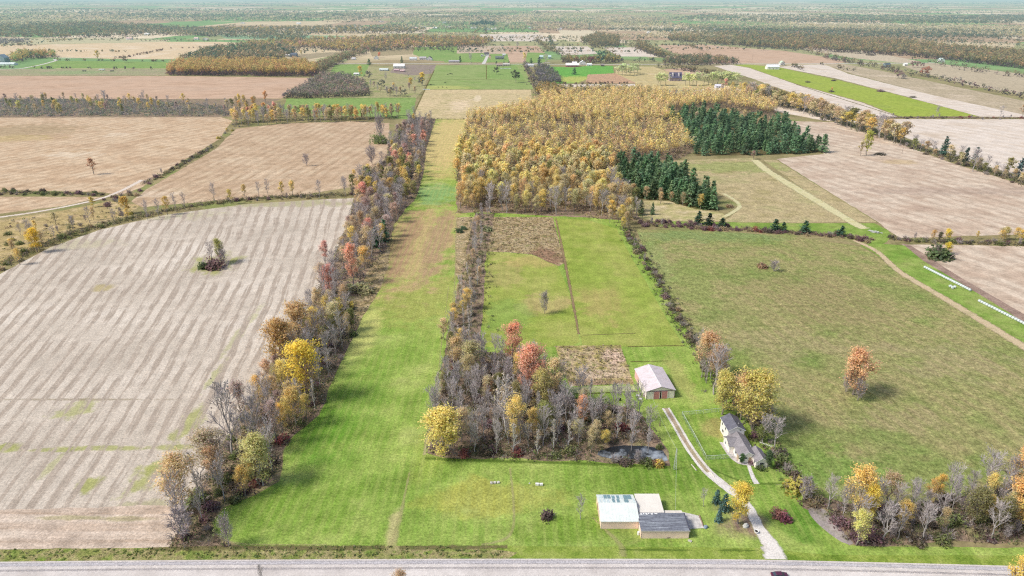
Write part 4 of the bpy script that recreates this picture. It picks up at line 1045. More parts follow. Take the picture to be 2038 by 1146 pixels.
def window_x(root, x, y, z, w, h, out=-1, frame=M_WHITE, glass=M_GLASS, name='window'):
    """window on a wall facing local -y (out=-1) or +y"""
    m = MB(); t = .08
    a, b = sorted((y + out * .01, y + out * .07))
    m.box(x - w / 2, x + w / 2, a, b, z, z + t); m.box(x - w / 2, x + w / 2, a, b, z + h - t, z + h)
    m.box(x - w / 2, x - w / 2 + t, a, b, z + t, z + h - t); m.box(x + w / 2 - t, x + w / 2, a, b, z + t, z + h - t)
    f = m.build(name, frame, root)
    g = MB(); a, b = sorted((y + out * .01, y + out * .035)); g.box(x - w / 2 + t, x + w / 2 - t, a, b, z + t, z + h - t); g.build('pane', glass, f)
    return f
def window_y(root, x, y, z, w, h, out=-1, frame=M_WHITE, glass=M_GLASS, name='window'):
    m = MB(); t = .08
    a, b = sorted((x + out * .01, x + out * .07))
    m.box(a, b, y - w / 2, y + w / 2, z, z + t); m.box(a, b, y - w / 2, y + w / 2, z + h - t, z + h)
    m.box(a, b, y - w / 2, y - w / 2 + t, z + t, z + h - t); m.box(a, b, y + w / 2 - t, y + w / 2, z + t, z + h - t)
    f = m.build(name, frame, root)
    g = MB(); a, b = sorted((x + out * .01, x + out * .035)); g.box(a, b, y - w / 2 + t, y + w / 2 - t, z + t, z + h - t); g.build('pane', glass, f)
    return f
def bx(name, mat, parent, x0, x1, y0, y1, z0, z1):
    m = MB(); m.box(x0, x1, y0, y1, z0, z1); return m.build(name, mat, parent)

# --- pole barn with the red doors
barn = thing('pole_barn', 'long cream pole barn with pink-red sliding doors at the top of the gravel drive', 'barn', (56.0, 221.0, 0), radians(5.5))
M_BARNW = mat_panel('barn_siding', (.93, .84, .78), .45, .2); M_BARNR = mat_panel('barn_roof_steel', (.68, .60, .61), .6, .14, axis=1, stain=(.55, .48, .46))
M_BRED = mat_panel('red_door_steel', (.62, .26, .27), .3, .2); M_PINKW = mat_panel('pink_siding', (.75, .48, .46), .45, .2)
bw, br_ = gable(barn, -5.45, 5.45, 0, 16.6, 3.55, 5.25, 'y', M_BARNW, M_BARNR, .3)
m = MB(); m.box(-.12, .12, -.33, 16.93, 5.40, 5.47); m.build('ridge_cap', mat_plain('ridge_steel', (.74, .72, .7)), br_)
for sx in (-1, 1):
    d = MB(); x0, x1 = (-2.75, -.28) if sx < 0 else (.28, 2.75); d.box(x0, x1, -.16, -.06, .05, 3.2)
    dd = d.build('sliding_door', M_BRED, barn)
    for q in (x0, x1 - .14): bx('door_frame', M_WHITE, dd, q, q + .14, -.2, -.161, .05, 3.2)
bx('door_gap', M_DARK, barn, -.279, .279, -.05, -.012, 0, 3.2)
m = MB(); m.box(-5.5, 5.5, -.12, -.02, 3.36, 3.52); m.build('door_track', mat_plain('brown_trim', (.2, .13, .12)), barn)
m = MB()
for sx in (-1, 1):
    m.hexa([(0, -.36, 5.17), (sx * 5.78, -.36, 3.37), (sx * 5.78, -.30, 3.37), (0, -.30, 5.17), (0, -.36, 5.40), (sx * 5.78, -.36, 3.60), (sx * 5.78, -.30, 3.60), (0, -.30, 5.40)])
m.build('gable_trim', mat_plain('grey_trim', (.36, .33, .33)), barn)
M_BTC = mat_plain('brown_trim_corner', (.25, .17, .15))
for x in (-5.5, 5.38): bx('corner_trim', M_BTC, barn, x, x + .12, -.1, -.015, 0, 3.36)
bx('side_panel', M_PINKW, barn, -5.50, -5.46, 10.6, 16.5, 0, 3.3)
bx('side_door', M_DARK, barn, -5.54, -5.47, 10.1, 10.58, 0, 2.5)
for y in (3.2, 5.6): window_y(barn, -5.45, y, 1.1, .9, .9, -1)

# --- three joined sheds by the road
M_PEACH = mat_panel('peach_siding', (.93, .69, .57), .5, .12); M_LROOF = mat_panel('pale_green_steel_roof', (.72, .77, .72), .95, .12, axis=0, var=.07, stain=(.78, .79, .75))
shed = thing('metal_shed', 'low peach shed with pale green ribbed roof and checkered skylight panels', 'shed', (30.7, 152.4, 0))
sw, sr_ = gable(shed, -5.35, 5.35, 0, 11.0, 2.75, 4.15, 'x', M_PEACH, M_LROOF, .2, .1, rx=5.9)
M_SKY = mat_plain('weathered_skylight', (.20, .32, .35), .35, .4, .25, 2); M_SKYP = mat_plain('pale_skylight', (.62, .72, .72), .4, .4, .15, 2)
def roofpt(u, v):   # u along x in crop px (200..800), v 0 at ridge .. 1 at far eave
    x = -5.35 + (u - 190) / 590 * 10.7; y = 5.9 + v * 5.1; z = 4.15 + (2.75 - 4.15) * v + .15; return x, y, z
for (a, b, v0, v1, mm) in [(290, 345, .52, .97, M_SKY), (352, 402, .52, .97, M_SKY), (420, 470, .5, .9, M_SKY), (500, 545, .5, .92, M_SKY), (612, 740, .45, .95, M_SKY),
                          (205, 228, .06, .45, M_SKYP), (265, 300, .05, .48, M_SKYP), (325, 365, .05, .48, M_SKYP), (412, 455, .04, .46, M_SKY), (486, 532, .04, .46, M_SKY), (604, 676, .04, .42, M_SKY), (752, 772, .05, .5, M_SKYP), (215, 275, .55, .95, M_SKYP), (556, 598, .5, .95, M_SKYP)]:
    m = MB(); p = [roofpt(a, v0), roofpt(b, v0), roofpt(b, v1), roofpt(a, v1)]
    m.hexa([*p, *[(x, y, z + .035) for x, y, z in p]]); m.build('skylight_panel', mm, sr_)
m = MB(); m.box(-5.4, 5.4, -.22, -.2, 2.6, 2.75); m.build('fascia', M_WHITE, shed)
bx('corner_trim', M_WHITE, shed, -5.36, -5.31, -.04, -.01, 0, 2.7); bx('corner_trim', M_WHITE, shed, 5.31, 5.36, -.04, -.01, 0, 2.7)
bx('side_door', mat_plain('brown_door', (.3, .2, .15)), shed, -5.42, -5.36, 7.6, 8.6, 0, 2.0)

M_CREAMR = mat_panel('cream_membrane_roof', (.76, .71, .63), 1.4, .03, axis=0, var=.05); M_TAR = mat_plain('grey_tar', (.3, .31, .35))
shed2 = thing('flat_roofed_shed', 'square shed with plain cream flat roof between the green and grey roofs', 'shed', (40.3, 155.9, 0))
bx('wall', M_PEACH, shed2, -3.6, 3.5, 0, 7.6, -.05, 2.75)
m = MB(); m.hexa([(-3.75, -.15, 2.76), (3.65, -.15, 2.76), (3.65, 7.75, 2.95), (-3.75, 7.75, 2.95), (-3.75, -.15, 2.92), (3.65, -.15, 2.92), (3.65, 7.75, 3.11), (-3.75, 7.75, 3.11)])
rf = m.build('roof', M_CREAMR, shed2)
m = MB(); m.box(-3.75, 3.65, -.24, -.16, 2.3, 2.9); m.build('fascia', mat_plain('slate_fascia', (.13, .13, .2)), shed2)

def tar_roof():
    s = NT('striped_tar_roof')
    tc = s.n('ShaderNodeTexCoord').outputs['Object']
    mp = s.n('ShaderNodeMapping'); mp.inputs['Scale'].default_value = (.12, 1.6, 1); s.l(tc, mp.inputs[0])
    c = s.ramp(s.noise(1.0, 5, .65, mp.outputs[0]), [(.3, (.10, .105, .125)), (.48, (.17, .18, .21)), (.6, (.24, .26, .29)), (.72, (.46, .48, .5))])
    c = s.scale_col(c, s.mrange(s.noise(1.5, 5, .7, tc), .3, .7, .7, 1.35, False))
    return s.finish(s.diffuse(c, .7, spec=.2), False)
M_TARR = tar_roof()
shed3 = thing('tar_roofed_shed', 'long peach shed nearest the road with streaked dark grey flat roof', 'shed', (42.85, 148.6, 0))
bx('wall', M_PEACH, shed3, -6.7, 6.7, 0, 6.6, -.05, 2.75)
m = MB(); m.hexa([(-6.85, -.18, 2.76), (6.85, -.18, 2.76), (6.85, 6.75, 3.0), (-6.85, 6.75, 3.0), (-6.85, -.18, 2.92), (6.85, -.18, 2.92), (6.85, 6.75, 3.16), (-6.85, 6.75, 3.16)])
rf3 = m.build('roof', M_TARR, shed3)
m = MB(); m.box(-6.9, 6.9, -.24, -.185, 2.62, 2.95); m.build('fascia', mat_plain('pale_fascia', (.55, .5, .46)), shed3)
m = MB(); m.box(6.55, 6.85, -.1, 6.7, 3.17, 3.2); m.build('edge_flashing', mat_plain('dark_flashing', (.08, .08, .11)), rf3)
for x, y, a, b in ((-5.9, 6.0, .5, .5), (-5.1, 6.15, .3, .5), (-4.4, 6.0, .5, .6), (-3.7, 6.2, .35, .45), (-2.9, 6.05, .6, .5), (-1.8, 6.2, .8, .4)):
    z = 2.94 + (y + .18) / 6.93 * .24; m = MB(); m.hexa([(x, y, z - .02), (x + a, y, z - .02), (x + a * .8, y + b, z), (x - .1, y + b, z), (x, y, z + .06), (x + a, y, z + .06), (x + a * .8, y + b, z + .07), (x - .1, y + b, z + .07)]); m.build('roof_patch', M_WHITE, rf3)
m = MB(); m.box(-6.72, -6.66, -.05, -.01, 0, 2.7); m.build('corner_trim', mat_plain('dark_corner_trim', (.15, .1, .1)), shed3)
bx('vent', M_DARK, shed3, .75, 1.1, -.06, -.012, .12, .38); bx('vent', M_DARK, shed3, 1.3, 1.55, -.06, -.012, .2, .42)
lt = MB(); lt.box(.9, 6.4, 6.75, 8.6, -.05, 2.2); lean = lt.build('lean_to', M_PEACH, shed3)
m = MB(); m.hexa([(.8, 6.72, 2.36), (6.5, 6.72, 2.36), (6.5, 8.75, 2.21), (.8, 8.75, 2.21), (.8, 6.72, 2.48), (6.5, 6.72, 2.48), (6.5, 8.75, 2.33), (.8, 8.75, 2.33)])
m.build('lean_to_roof', mat_plain('pale_roof', (.72, .66, .58), .8, .1, .12, .8), lean)

def slab(name, pts, mat, z0, z1, kind='structure'):
    m = MB(); n = len(pts)
    m.quad(*[(x, y, z1) for x, y in pts])
    for i in range(n):
        a, b = pts[i], pts[(i + 1) % n]; m.quad((a[0], a[1], z0), (b[0], b[1], z0), (b[0], b[1], z1), (a[0], a[1], z1))
    return tag(m.build(name, mat), kind=kind)
slab('concrete_pad', [(49.7, 152.2), (54.9, 152.6), (54.6, 157.6), (53.4, 158.1), (50.0, 159.3)][:], M_CONC, 0, .14)
# rails and clutter round the pad
t = thing('pad_kerb', 'low brown timber kerb along the right edge of the concrete pad', 'kerb', (54.85, 153.4, 0))
bx('rail', mat_plain('brown_timber', (.32, .22, .16)), t, -.1, .12, 0, 4.4, 0, .35)
m = MB()
for i, (x, y, z, a) in enumerate([(0, 0, 0, .5), (.5, .25, 0, .4), (.1, .45, .0, .45), (.3, .1, .42, .35)]): m.lathe([(a * .9, z), (a, z + .15), (a * .8, z + .4), (a * .3, z + .5)], (x, y, 0), 7)
tag(m.build('tarp_heap', mat_plain('blue_grey_tarp', (.22, .28, .36)), loc=(55.3, 152.7, 0)), 'small blue-grey tarpaulin heap at the corner of the concrete pad', 'heap')
m = MB(); m.box(-.5, .5, -.3, .3, 0, .28); m.box(-.25, .2, -.2, .2, .28, .4)
tag(m.build('stone_slab', M_CONC, loc=(*G(1373, 1077), 0), rz=-.6), 'small pale slab lying off the front right corner of the grey-roofed shed', 'slab')
m = MB(); m.lathe([(.32, 0), (.36, .2), (.36, 1.0), (.25, 1.2), (.08, 1.26)], (0, 0, 0), 12)
tag(m.build('propane_tank', M_WHITE, loc=(*G(1270.5, 1064), 0)), 'small white tank in the nook between the two peach shed fronts', 'tank')
m = MB(); m.lathe([(.30, 0), (.3, .95), (.27, .98)], (0, 0, 0), 12)
tag(m.build('oil_drum', M_DARK, loc=(*G(1234, 797), 0)), 'small black drum standing alone on the grass left of the barn', 'drum')
for i, (px_, py_, w_, lab) in enumerate([(1270, 787, 1.5, 'white board lying furthest from the barn wall'), (1274, 793.5, 1.4, 'white board lying nearest the barn front corner')]):
    m = MB(); m.box(-w_ / 2, w_ / 2, -.55, .55, 0, .14); m.box(-w_ / 2, -w_ / 2 + .12, -.56, .56, .14, .2); m.box(w_ / 2 - .12, w_ / 2, -.56, .56, .14, .2)
    tag(m.build('pallet', M_WHITE, loc=(*G(px_, py_), 0), rz=-.3), lab, 'pallet', 'white boards beside the barn')
m = MB(); m.box(-.4, .4, -.5, .5, 0, .9); m.box(-.45, .45, -.55, .55, .9, .98)
tag(m.build('crate', mat_plain('pale_wood', (.5, .42, .36)), loc=(*G(1282, 789), 0), rz=.1), 'pale wooden crate against the left wall of the pink-doored barn', 'crate')

# --- farmhouse
HS = thing('farmhouse', 'grey-roofed cream farmhouse with two-storey rear block inside the fenced yard', 'house', (76.3, 189.0, 0), radians(2.8))
M_SIDING = mat_panel('cream_siding', (.92, .86, .78), .22, .12, axis=2); M_RA = mat_shingle('slate_shingle', (.15, .15, .18)); M_RB = mat_shingle('grey_shingle', (.275, .255, .265))
# local frame: origin on the house middle, y away from the road
gable(HS, -2.75, 2.75, 4.6, 12.0, 5.0, 6.5, 'y', M_SIDING, M_RA, .35, roof_name='upper_roof', wall_name='upper_wall')
bw2, rb2 = gable(HS, -2.6, 2.8, -6.6, 4.59, 2.75, 4.3, 'y', M_SIDING, M_RB, .35)
gable(HS, -4.1, .02, -1.0, 4.4, 2.6, 3.9, 'x', M_SIDING, M_RB, .3, wall_name='wing_wall', roof_name='wing_roof')
gable(HS, 1.7, 5.6, -9.3, -3.2, 2.55, 3.9, 'y', M_SIDING, M_RB, .3, wall_name='front_wing_wall', roof_name='front_wing_roof')
m = MB(); m.hexa([(2.0, -6.8, 3.3), (6.0, -6.8, 2.5), (6.0, -2.8, 2.5), (2.0, -2.8, 3.3), (2.0, -6.8, 3.42), (6.0, -6.8, 2.62), (6.0, -2.8, 2.62), (2.0, -2.8, 3.42)])
def trims(y, x0, x1, e, r, over, nm):
    c = (x0 + x1) / 2; m = MB(); s_ = (r - e) / (c - x0)
    for sx, xx in ((-1, x0 - over), (1, x1 + over)):
        ze = e - over * s_
        m.hexa([(c, y - .05, r - .16), (xx, y - .05, ze - .16), (xx, y, ze - .16), (c, y, r - .16), (c, y - .05, r + .1), (xx, y - .05, ze + .1), (xx, y, ze + .1), (c, y, r + .1)])
    m.build(nm, M_WHITE, HS)
trims(4.24, -2.75, 2.75, 5.0, 6.5, .35, 'gable_trim'); trims(-6.96, -2.6, 2.8, 2.75, 4.3, .35, 'gable_trim'); trims(-9.61, 1.7, 5.6, 2.55, 3.9, .3, 'gable_trim')
m = MB(); m.box(-3.14, -3.06, 4.3, 12.3, 4.72, 4.9); m.build('gutter', M_WHITE, HS); m = MB(); m.box(-4.45, -4.38, -1.2, 4.6, 2.3, 2.5); m.build('gutter', M_WHITE, HS)
window_x(HS, 1.2, 4.6, 4.55, .7, .6); window_y(HS, -2.75, 10.3, 3.1, 1.0, 1.2); window_y(HS, -2.75, 7.4, 3.1, 1.0, 1.2); window_y(HS, -2.75, 9.2, .8, 1.4, 1.3)
window_x(HS, -.7, -6.6, 1.5, 1.3, .8); window_x(HS, -1.8, -6.6, 1.3, .6, .9); window_y(HS, -4.1, 2.6, .9, 1.1, 1.2); window_y(HS, -2.6, -3.2, 1.0, 1.4, 1.2)
window_x(HS, 3.7, -9.3, 1.0, 1.4, 1.1); window_y(HS, 1.7, -8.2, 1.0, .8, 1.1)
d = bx('door', mat_plain('tan_door', (.5, .36, .24)), HS, .35, 1.25, -6.69, -6.61, 0.1, 2.15); bx('handle', M_STEEL, d, 1.1, 1.15, -6.74, -6.7, 1.05, 1.15)
d = bx('garage_door', mat_panel('tan_garage_door', (.5, .38, .27), .5, .15, axis=2), HS, -2.66, -2.61, -5.9, -4.2, .05, 2.1)
for x, y, z in ((1.1, 6.5, 5.7), (2.0, -3.0, 3.2)):
    m = MB(); m.tube([(x, y, z), (x, y, z + .9)], .08, 8); m.build('vent_pipe', M_WHITE, HS)
m = MB(); m.box(-.9, .2, 8.2, 8.9, 5.8, 7.1); 
# paved strip and steps
def hl(x, y):
    a = radians(2.8); return (76.3 + x * cos(a) - y * sin(a), 189.0 + x * sin(a) + y * cos(a))
slab('patio', [hl(-5.3, 4.9), hl(-5.0, -1.0), hl(-4.4, -4.4), hl(-3.0, -7.0), hl(-.5, -8.0), hl(1.6, -8.2), hl(1.6, -6.65), hl(-2.65, -6.65), hl(-2.65, -1.05), hl(-4.15, -1.05), hl(-4.15, 4.6)], mat_plain('patio_paving', (.48, .44, .42), .9, .1, .25, 1.2), 0, .12)
ribbon('footpath', [(1489, 922), (1494, 938), (1500, 953), (1506, 963)], [1.1, 1.3, 2.0], mat_soft('footpath_paving', [(.55, .52, .48), (.65, .62, .58), (.42, .38, .33)], soft=.25, ragged=.5, fine_amt=.35), .05)
# yard fence (chain link)
def fence(name, label, line, gate=None, hgt=1.6):
    pts = [G(*p) for p in line]; root = thing(name, label, 'fence', (*pts[0], 0)); ox, oy = pts[0]
    post = []; path = []
    for i in range(len(pts) - 1):
        a, b = pts[i], pts[i + 1]; L = hypot(b[0] - a[0], b[1] - a[1]); k = max(1, round(L / 2.6))
        for j in range(k + (i == len(pts) - 2)): path.append((a[0] + (b[0] - a[0]) * j / k - ox, a[1] + (b[1] - a[1]) * j / k - oy))
    pm = MB(); pm.tube([(0, 0, 0), (0, 0, hgt + .05)], .05, 6); pme = pm.mesh('post', M_STEEL)
    for x, y in path:
        o = link(bpy.data.objects.new('post', pme), root); o.location = (x, y, 0)
    m = MB(); m.tube([(x, y, hgt) for x, y in path], .05, 5); m.build('top_rail', mat_plain('pale_rail_' + name, (.6, .66, .64)), root)
    m = MB()
    for i in range(len(path) - 1):
        a, b = Vector((*path[i], 0)), Vector((*path[i + 1], 0)); L = (b - a).length; n = int(L / .22)
        for j in range(n):
            p = a + (b - a) * (j / n); q = a + (b - a) * (min(n, j + 4) / n); z1 = hgt * (min(n, j + 4) - j) / 4
            m.tube([(p.x, p.y, .04), (q.x, q.y, z1)], .008, 3, False); m.tube([(q.x, q.y, .04), (p.x, p.y, z1)], .008, 3, False)
    m.build('wire_mesh', M_STEEL, root)
    return root
fence('chain_link_fence', 'pale chain-link fence round the lawn left of the farmhouse', [(1445, 818), (1400, 823), (1357, 827), (1382, 872), (1405, 915), (1440, 913), (1459, 911)])
fence('chain_link_fence', 'short pale fence on the right of the farmhouse front wing', [(1527, 906), (1541, 906)], hgt=1.0)
m = MB()   # fallen aerial beside the house
ax = thing('tv_aerial', 'long white television aerial lying on the grass right of the farmhouse', 'aerial', (*G(1525, 886), 0), -.62)
m = MB(); m.tube([(-2.4, 0, .35), (2.4, 0, .3)], .07, 6); m.build('boom', M_WHITE, ax)
for i in range(9):
    m = MB(); x = -2.0 + i * .5; L = .4 + .09 * i; m.tube([(x, -L, .36), (x, L, .36)], .03, 5); m.build('element', M_WHITE, ax)
for q, z in ((0, .36), (1.6, .33)):
    m = MB(); m.tube([(q, 0, 0), (q, 0, z)], .05, 6); m.build('stand', M_STEEL, ax)
# drive posts and small rails
for (a, b, lab) in (((1376, 925), (1386, 937), 'pale log edging left of the drive bend'), ((1410, 935), (1422, 950), 'pale log edging right of the drive bend')):
    p, q = G(*a), G(*b); m = MB(); m.tube([(p[0], p[1], .15), ((p[0] + q[0]) / 2, (p[1] + q[1]) / 2, .18), (q[0], q[1], .15)], [.16, .18, .14], 8)
    tag(m.build('log', mat_plain('bleached_log' + lab[-4:], (.6, .54, .46))), lab, 'log')
# boulder and planter
def rock(name, loc, r, mat, seed, sz=1.0):
    rg = random.Random(seed); m = MB(); prof = []
    n = 9; rings = 6; i0 = 0
    for k in range(rings + 1):
        ph = k / rings * pi * .5; 
        for j in range(n):
            t = 2 * pi * j / n; rr = r * cos(ph) * (1 + rg.uniform(-.16, .16)) + .02; m.v.append((rr * cos(t), rr * .8 * sin(t), r * sz * sin(ph) * (1 + rg.uniform(-.06, .06)) - .05))
    for k in range(rings):
        for j in range(n):
            a = k * n + j; b = k * n + (j + 1) % n; m.f.append((a, b, b + n, a + n)); m.mi.append(0)
    m.f.append(tuple(rings * n + j for j in range(n))); m.mi.append(0)
    return m.build(name, mat, loc=loc, rz=rg.uniform(0, 6))
M_ROCK = mat_plain('pale_rock', (.5, .5, .48), .9, .1, .25, 2)
tag(rock('boulder', (*G(1484, 1048), 0), .85, M_ROCK, 3, 1.5), 'upright pale boulder on bare soil by the golden tree at the drive', 'boulder')
pl = thing('planter', 'white planter with dark soil at the left edge of the drive mouth', 'planter', (*G(1505, 1060), 0))
m = MB(); m.lathe([(.42, 0), (.5, .1), (.62, .6), (.66, .72), (.56, .72), (.52, .6)], (0, 0, 0), 14); m.build('pot', M_WHITE, pl)
m = MB(); m.lathe([(.5, .58), (.3, .66), (.02, .68)], (0, 0, 0), 12); m.build('soil', M_DARK, pl)
for i, (qx, qy, lab) in enumerate([(978, 962, 'leftmost of the row of grey slabs on the lawn'), (985, 961.5, 'middle one of the row of grey slabs on the lawn'), (992, 961, 'rightmost of the row of grey slabs on the lawn')]):
    m = MB(); m.box(-.38, .38, -.4, .4, 0, .45); m.box(-.3, .3, -.3, .3, .45, .52)
    tag(m.build('concrete_block', M_CONC, loc=(*G(qx, qy), 0), rz=i * .2), lab, 'concrete block', 'grey slabs in a row on the lawn')
for i, (qx, qy, lab) in enumerate([(1069, 965, 'left one of the two white boxes on the front lawn'), (1077, 965.5, 'right one of the two white boxes on the front lawn')]):
    m = MB(); m.box(-.48, .48, -.35, .35, 0, .5); m.box(-.52, .52, -.39, .39, .5, .6)
    tag(m.build('white_box', M_WHITE, loc=(*G(qx, qy), 0), rz=-.1 + i * .15), lab, 'box', 'white boxes on the front lawn')
tag(rock('stone', (*G(1054, 962), 0), .3, M_ROCK, 5), 'small dull stone left of the two white boxes', 'stone')

# --- lattice mast with its wires
mx_, my_ = G(1342.5, 934); mh = top_z(my_, 893)
mast = thing('lattice_mast', 'slim pale lattice mast on the lawn between pond and drive', 'mast', (mx_, my_, 0))
for a in range(3):
    t0 = a * 2.094; m = MB(); m.tube([(.55 * cos(t0), .55 * sin(t0), 0), (.16 * cos(t0), .16 * sin(t0), mh)], .055, 5); m.build('leg', M_STEEL, mast)
m = MB(); k = 9
for i in range(k):
    for a in range(3):
        t0, t1 = a * 2.094, (a + 1) * 2.094; r0 = .55 - .39 * i / k; r1 = .55 - .39 * (i + 1) / k
        m.tube([(r0 * cos(t0), r0 * sin(t0), mh * i / k), (r1 * cos(t1), r1 * sin(t1), mh * (i + 1) / k)], .03, 4)
m.build('bracing', M_STEEL, mast)
def wire(label, a, b, sag):
    pts = []
    for i in range(13):
        t = i / 12; pts.append((a[0] + (b[0] - a[0]) * t, a[1] + (b[1] - a[1]) * t, a[2] + (b[2] - a[2]) * t - sag * 4 * t * (1 - t)))
    m = MB(); m.tube(pts, .03, 4); return tag(m.build('overhead_wire', mat_plain('pale_wire' + str(len(label)), (.55, .58, .5))), label, 'wire')
wire('thin wire hanging from the lattice mast to the sheds', (mx_, my_, mh - .2), (47.6, 157.3, 2.6), .7)
wire('thin wire hanging from the lattice mast to the barn', (mx_, my_, mh - .1), (51.8, 220.6, 3.6), 1.2)
# pole by the pond
def upole(px_, py_, ptop, label, arm=True, haze=False, col=(.25, .2, .16)):
    x, y = G(px_, py_); h = top_z(y, ptop); r = thing('utility_pole', label, 'pole', (x, y, 0)); mm = mat_plain('pole_wood_%d' % px_, col, haze=haze)
    m = MB(); m.tube([(0, 0, 0), (0, 0, h)], [.2, .13], 7); m.build('pole', mm, r)
    if arm: m = MB(); m.box(-1.2, 1.2, -.06, .06, h - .7, h - .55); m.build('crossarm', mm, r)
upole(1313, 848, 836, 'short dark post standing at the right tip of the copse', False)
upole(1496.5, 124, 105, 'wooden pole standing at the edge of the far brown field', True, True)
upole(1795, 306, 293, 'broken dark snag post alone in the right tan field', False)

# --- wrapped bales
def bale_mesh(r=.68, L=1.24):
    m = MB(); m.lathe([(r * .45, -L / 2), (r * .86, -L / 2), (r, -L / 2 + .12), (r * 1.02, 0), (r, L / 2 - .12), (r * .86, L / 2), (r * .45, L / 2)], (0, 0, 0), 14)
    m.f.append(tuple(range(14))[::-1]); m.mi.append(0)
    me = m.mesh('wrapped_bale', M_WRAP, True); return me
M_WRAP = mat_plain('bale_wrap', (.56, .61, .59), .35, .4, .12, 2.5)
BM = bale_mesh()
def bale(x, y, dx, dy, label, group, z=.68):
    o = bpy.data.objects.new('wrapped_bale', BM); d = Vector((dx, dy, 0)).normalized()
    o.rotation_euler = d.to_track_quat('Z', 'X').to_euler(); o.location = (x, y, z); link(o)
    return tag(o, label, 'hay bale', group)
for a, b, nm in (((1839, 533), (1932, 580), 'upper'), ((1947, 600), (2075, 665), 'lower')):
    p, q = G(*a), G(*b); L = hypot(q[0] - p[0], q[1] - p[1]); n = int(L / 1.46)
    for i in range(n):
        t = (i + .5) / n
        bale(p[0] + (q[0] - p[0]) * t + RND.uniform(-.06, .06), p[1] + (q[1] - p[1]) * t, q[0] - p[0], q[1] - p[1], f'white wrapped bale in the {nm} row, {ordinal(i + 1)} from its far left end', f'white wrapped bales in the {nm} row')
for i, (qx, qy, lab) in enumerate([(1891, 571.5, 'left'), (1895, 574.5, 'middle'), (1899.5, 573, 'right')]):
    x, y = G(qx, qy); bale(x, y, cos(i * 1.3), sin(i * 1.3), f'{lab} one of three loose white bales below the upper bale row', 'loose white bales')
# log pile at the track junction
t = thing('log_pile', 'heap of grey logs lying at the grass track junction', 'log pile', (*G(1742, 463), 0), -.5)
for i in range(9):
    m = MB(); x = RND.uniform(-3, 3); y = RND.uniform(-1.4, 1.4); z = .25 + .3 * (i % 3); a = RND.uniform(-.5, .5); L = RND.uniform(1.2, 2.4)
    m.tube([(x - L * cos(a), y - L * sin(a), z), (x + L * cos(a), y + L * sin(a), z + RND.uniform(-.1, .2))], [.26, .2], 7); m.build('log', M_ROCK, t)

# --- car passing on the road (mostly below the frame)
CARY = 134.6; CARX = (1553 - CX) / F * (CARY * CP - (1.4 - H) * SP)
def car():
    r = thing('car', 'dark maroon car on the gravel road at the bottom edge', 'car', (CARX, CARY, .05), 0)
    pa = mat_plain('maroon_paint', (.10, .03, .06), .25, .6, .03)
    prof = [(-2.15, .35), (-2.2, .75), (-2.05, .98), (-1.2, 1.05), (1.05, 1.02), (1.95, .88), (2.15, .7), (2.2, .35)]
    m = MB(); w = .86
    n = len(prof)
    for s_ in (-w, w): m.v += [(x, s_, z) for x, z in prof]
    m.f.append(tuple(range(n))); m.f.append(tuple(range(n, 2 * n))[::-1]); m.mi += [0, 0]
    for i in range(n):
        j = (i + 1) % n; m.f.append((i, i + n, j + n, j)); m.mi.append(0)
    m.build('body', pa, r)
    m = MB(); m.hexa([(-1.75, -.8, 1.03), (1.15, -.8, 1.01), (1.15, .8, 1.01), (-1.75, .8, 1.03), (-1.15, -.64, 1.47), (.35, -.64, 1.48), (.35, .64, 1.48), (-1.15, .64, 1.47)]); m.build('cabin_glass', M_GLASS, r)
    m = MB(); m.hexa([(-1.2, -.66, 1.475), (.4, -.66, 1.485), (.4, .66, 1.485), (-1.2, .66, 1.475), (-1.0, -.55, 1.53), (.2, -.55, 1.53), (.2, .55, 1.53), (-1.0, .55, 1.53)]); m.build('roof', pa, r)
    for x in (-1.35, 1.35):
        for y in (-.8, .8):
            m = MB(); m.tube([(x, y - .1, .33), (x, y + .1, .33)], .33, 14); wo = m.build('wheel', mat_plain('tyre', (.03, .03, .03), .9, .1) if 'tyre' not in bpy.data.materials else bpy.data.materials['tyre'], r)
            m = MB(); m.tube([(x, y - .12, .33), (x, y + .12, .33)], .19, 10); m.build('rim', M_STEEL, wo)
    for y in (-.6, .6):
        bx('headlight', M_WHITE, r, 2.12, 2.2, y - .15, y + .15, .66, .8); bx('tail_light', bpy.data.materials.get('tail_red') or mat_plain('tail_red', (.4, .02, .02)), r, -2.2, -2.12, y - .15, y + .15, .72, .88)
car()

# ------------------------------------------------------------------ far farmsteads
WALLM = {}
def cm(c, kind):
    k = (c, kind)
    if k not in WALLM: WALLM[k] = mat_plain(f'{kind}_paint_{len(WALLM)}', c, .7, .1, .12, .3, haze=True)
    return WALLM[k]
def far_house(name, label, cat, px0, px1, pyb, depth, eave, ridge, wall, roof, axis='x', rz=0., windows=3, group=None, dormers=0):
    x0, y = G(px0, pyb); x1, _ = G(px1, pyb); w = x1 - x0
    r = thing(name, label, cat, ((x0 + x1) / 2, y, 0), rz, group); wm, rm = cm(wall, 'wall'), cm(roof, 'roof')
    _, rf = gable(r, -w / 2, w / 2, 0, depth, eave, ridge, axis, wm, rm, .4, .2)
    dk = cm((.05, .05, .06), 'glass')
    bx('door', cm((.2, .12, .1), 'door'), r, -.6, .6, -.1, -.02, 0, 2.2)
    for i in range(windows):
        xx = -w / 2 + w * (i + .7) / (windows + .4)
        if abs(xx) > 1.2: bx('window', dk, r, xx - .6, xx + .6, -.1, -.02, min(1.0, eave * .4), min(eave - .4, 2.4))
    for i in range(dormers):
        xx = -w / 4 + w / 2 * i / max(1, dormers - 1)
        d = MB(); d.box(xx - 1.1, xx + 1.1, depth * .12, depth * .4, eave + .6, ridge - .4); dm = d.build('dormer', cm((.62, .58, .6), 'wall'), rf)
    return r
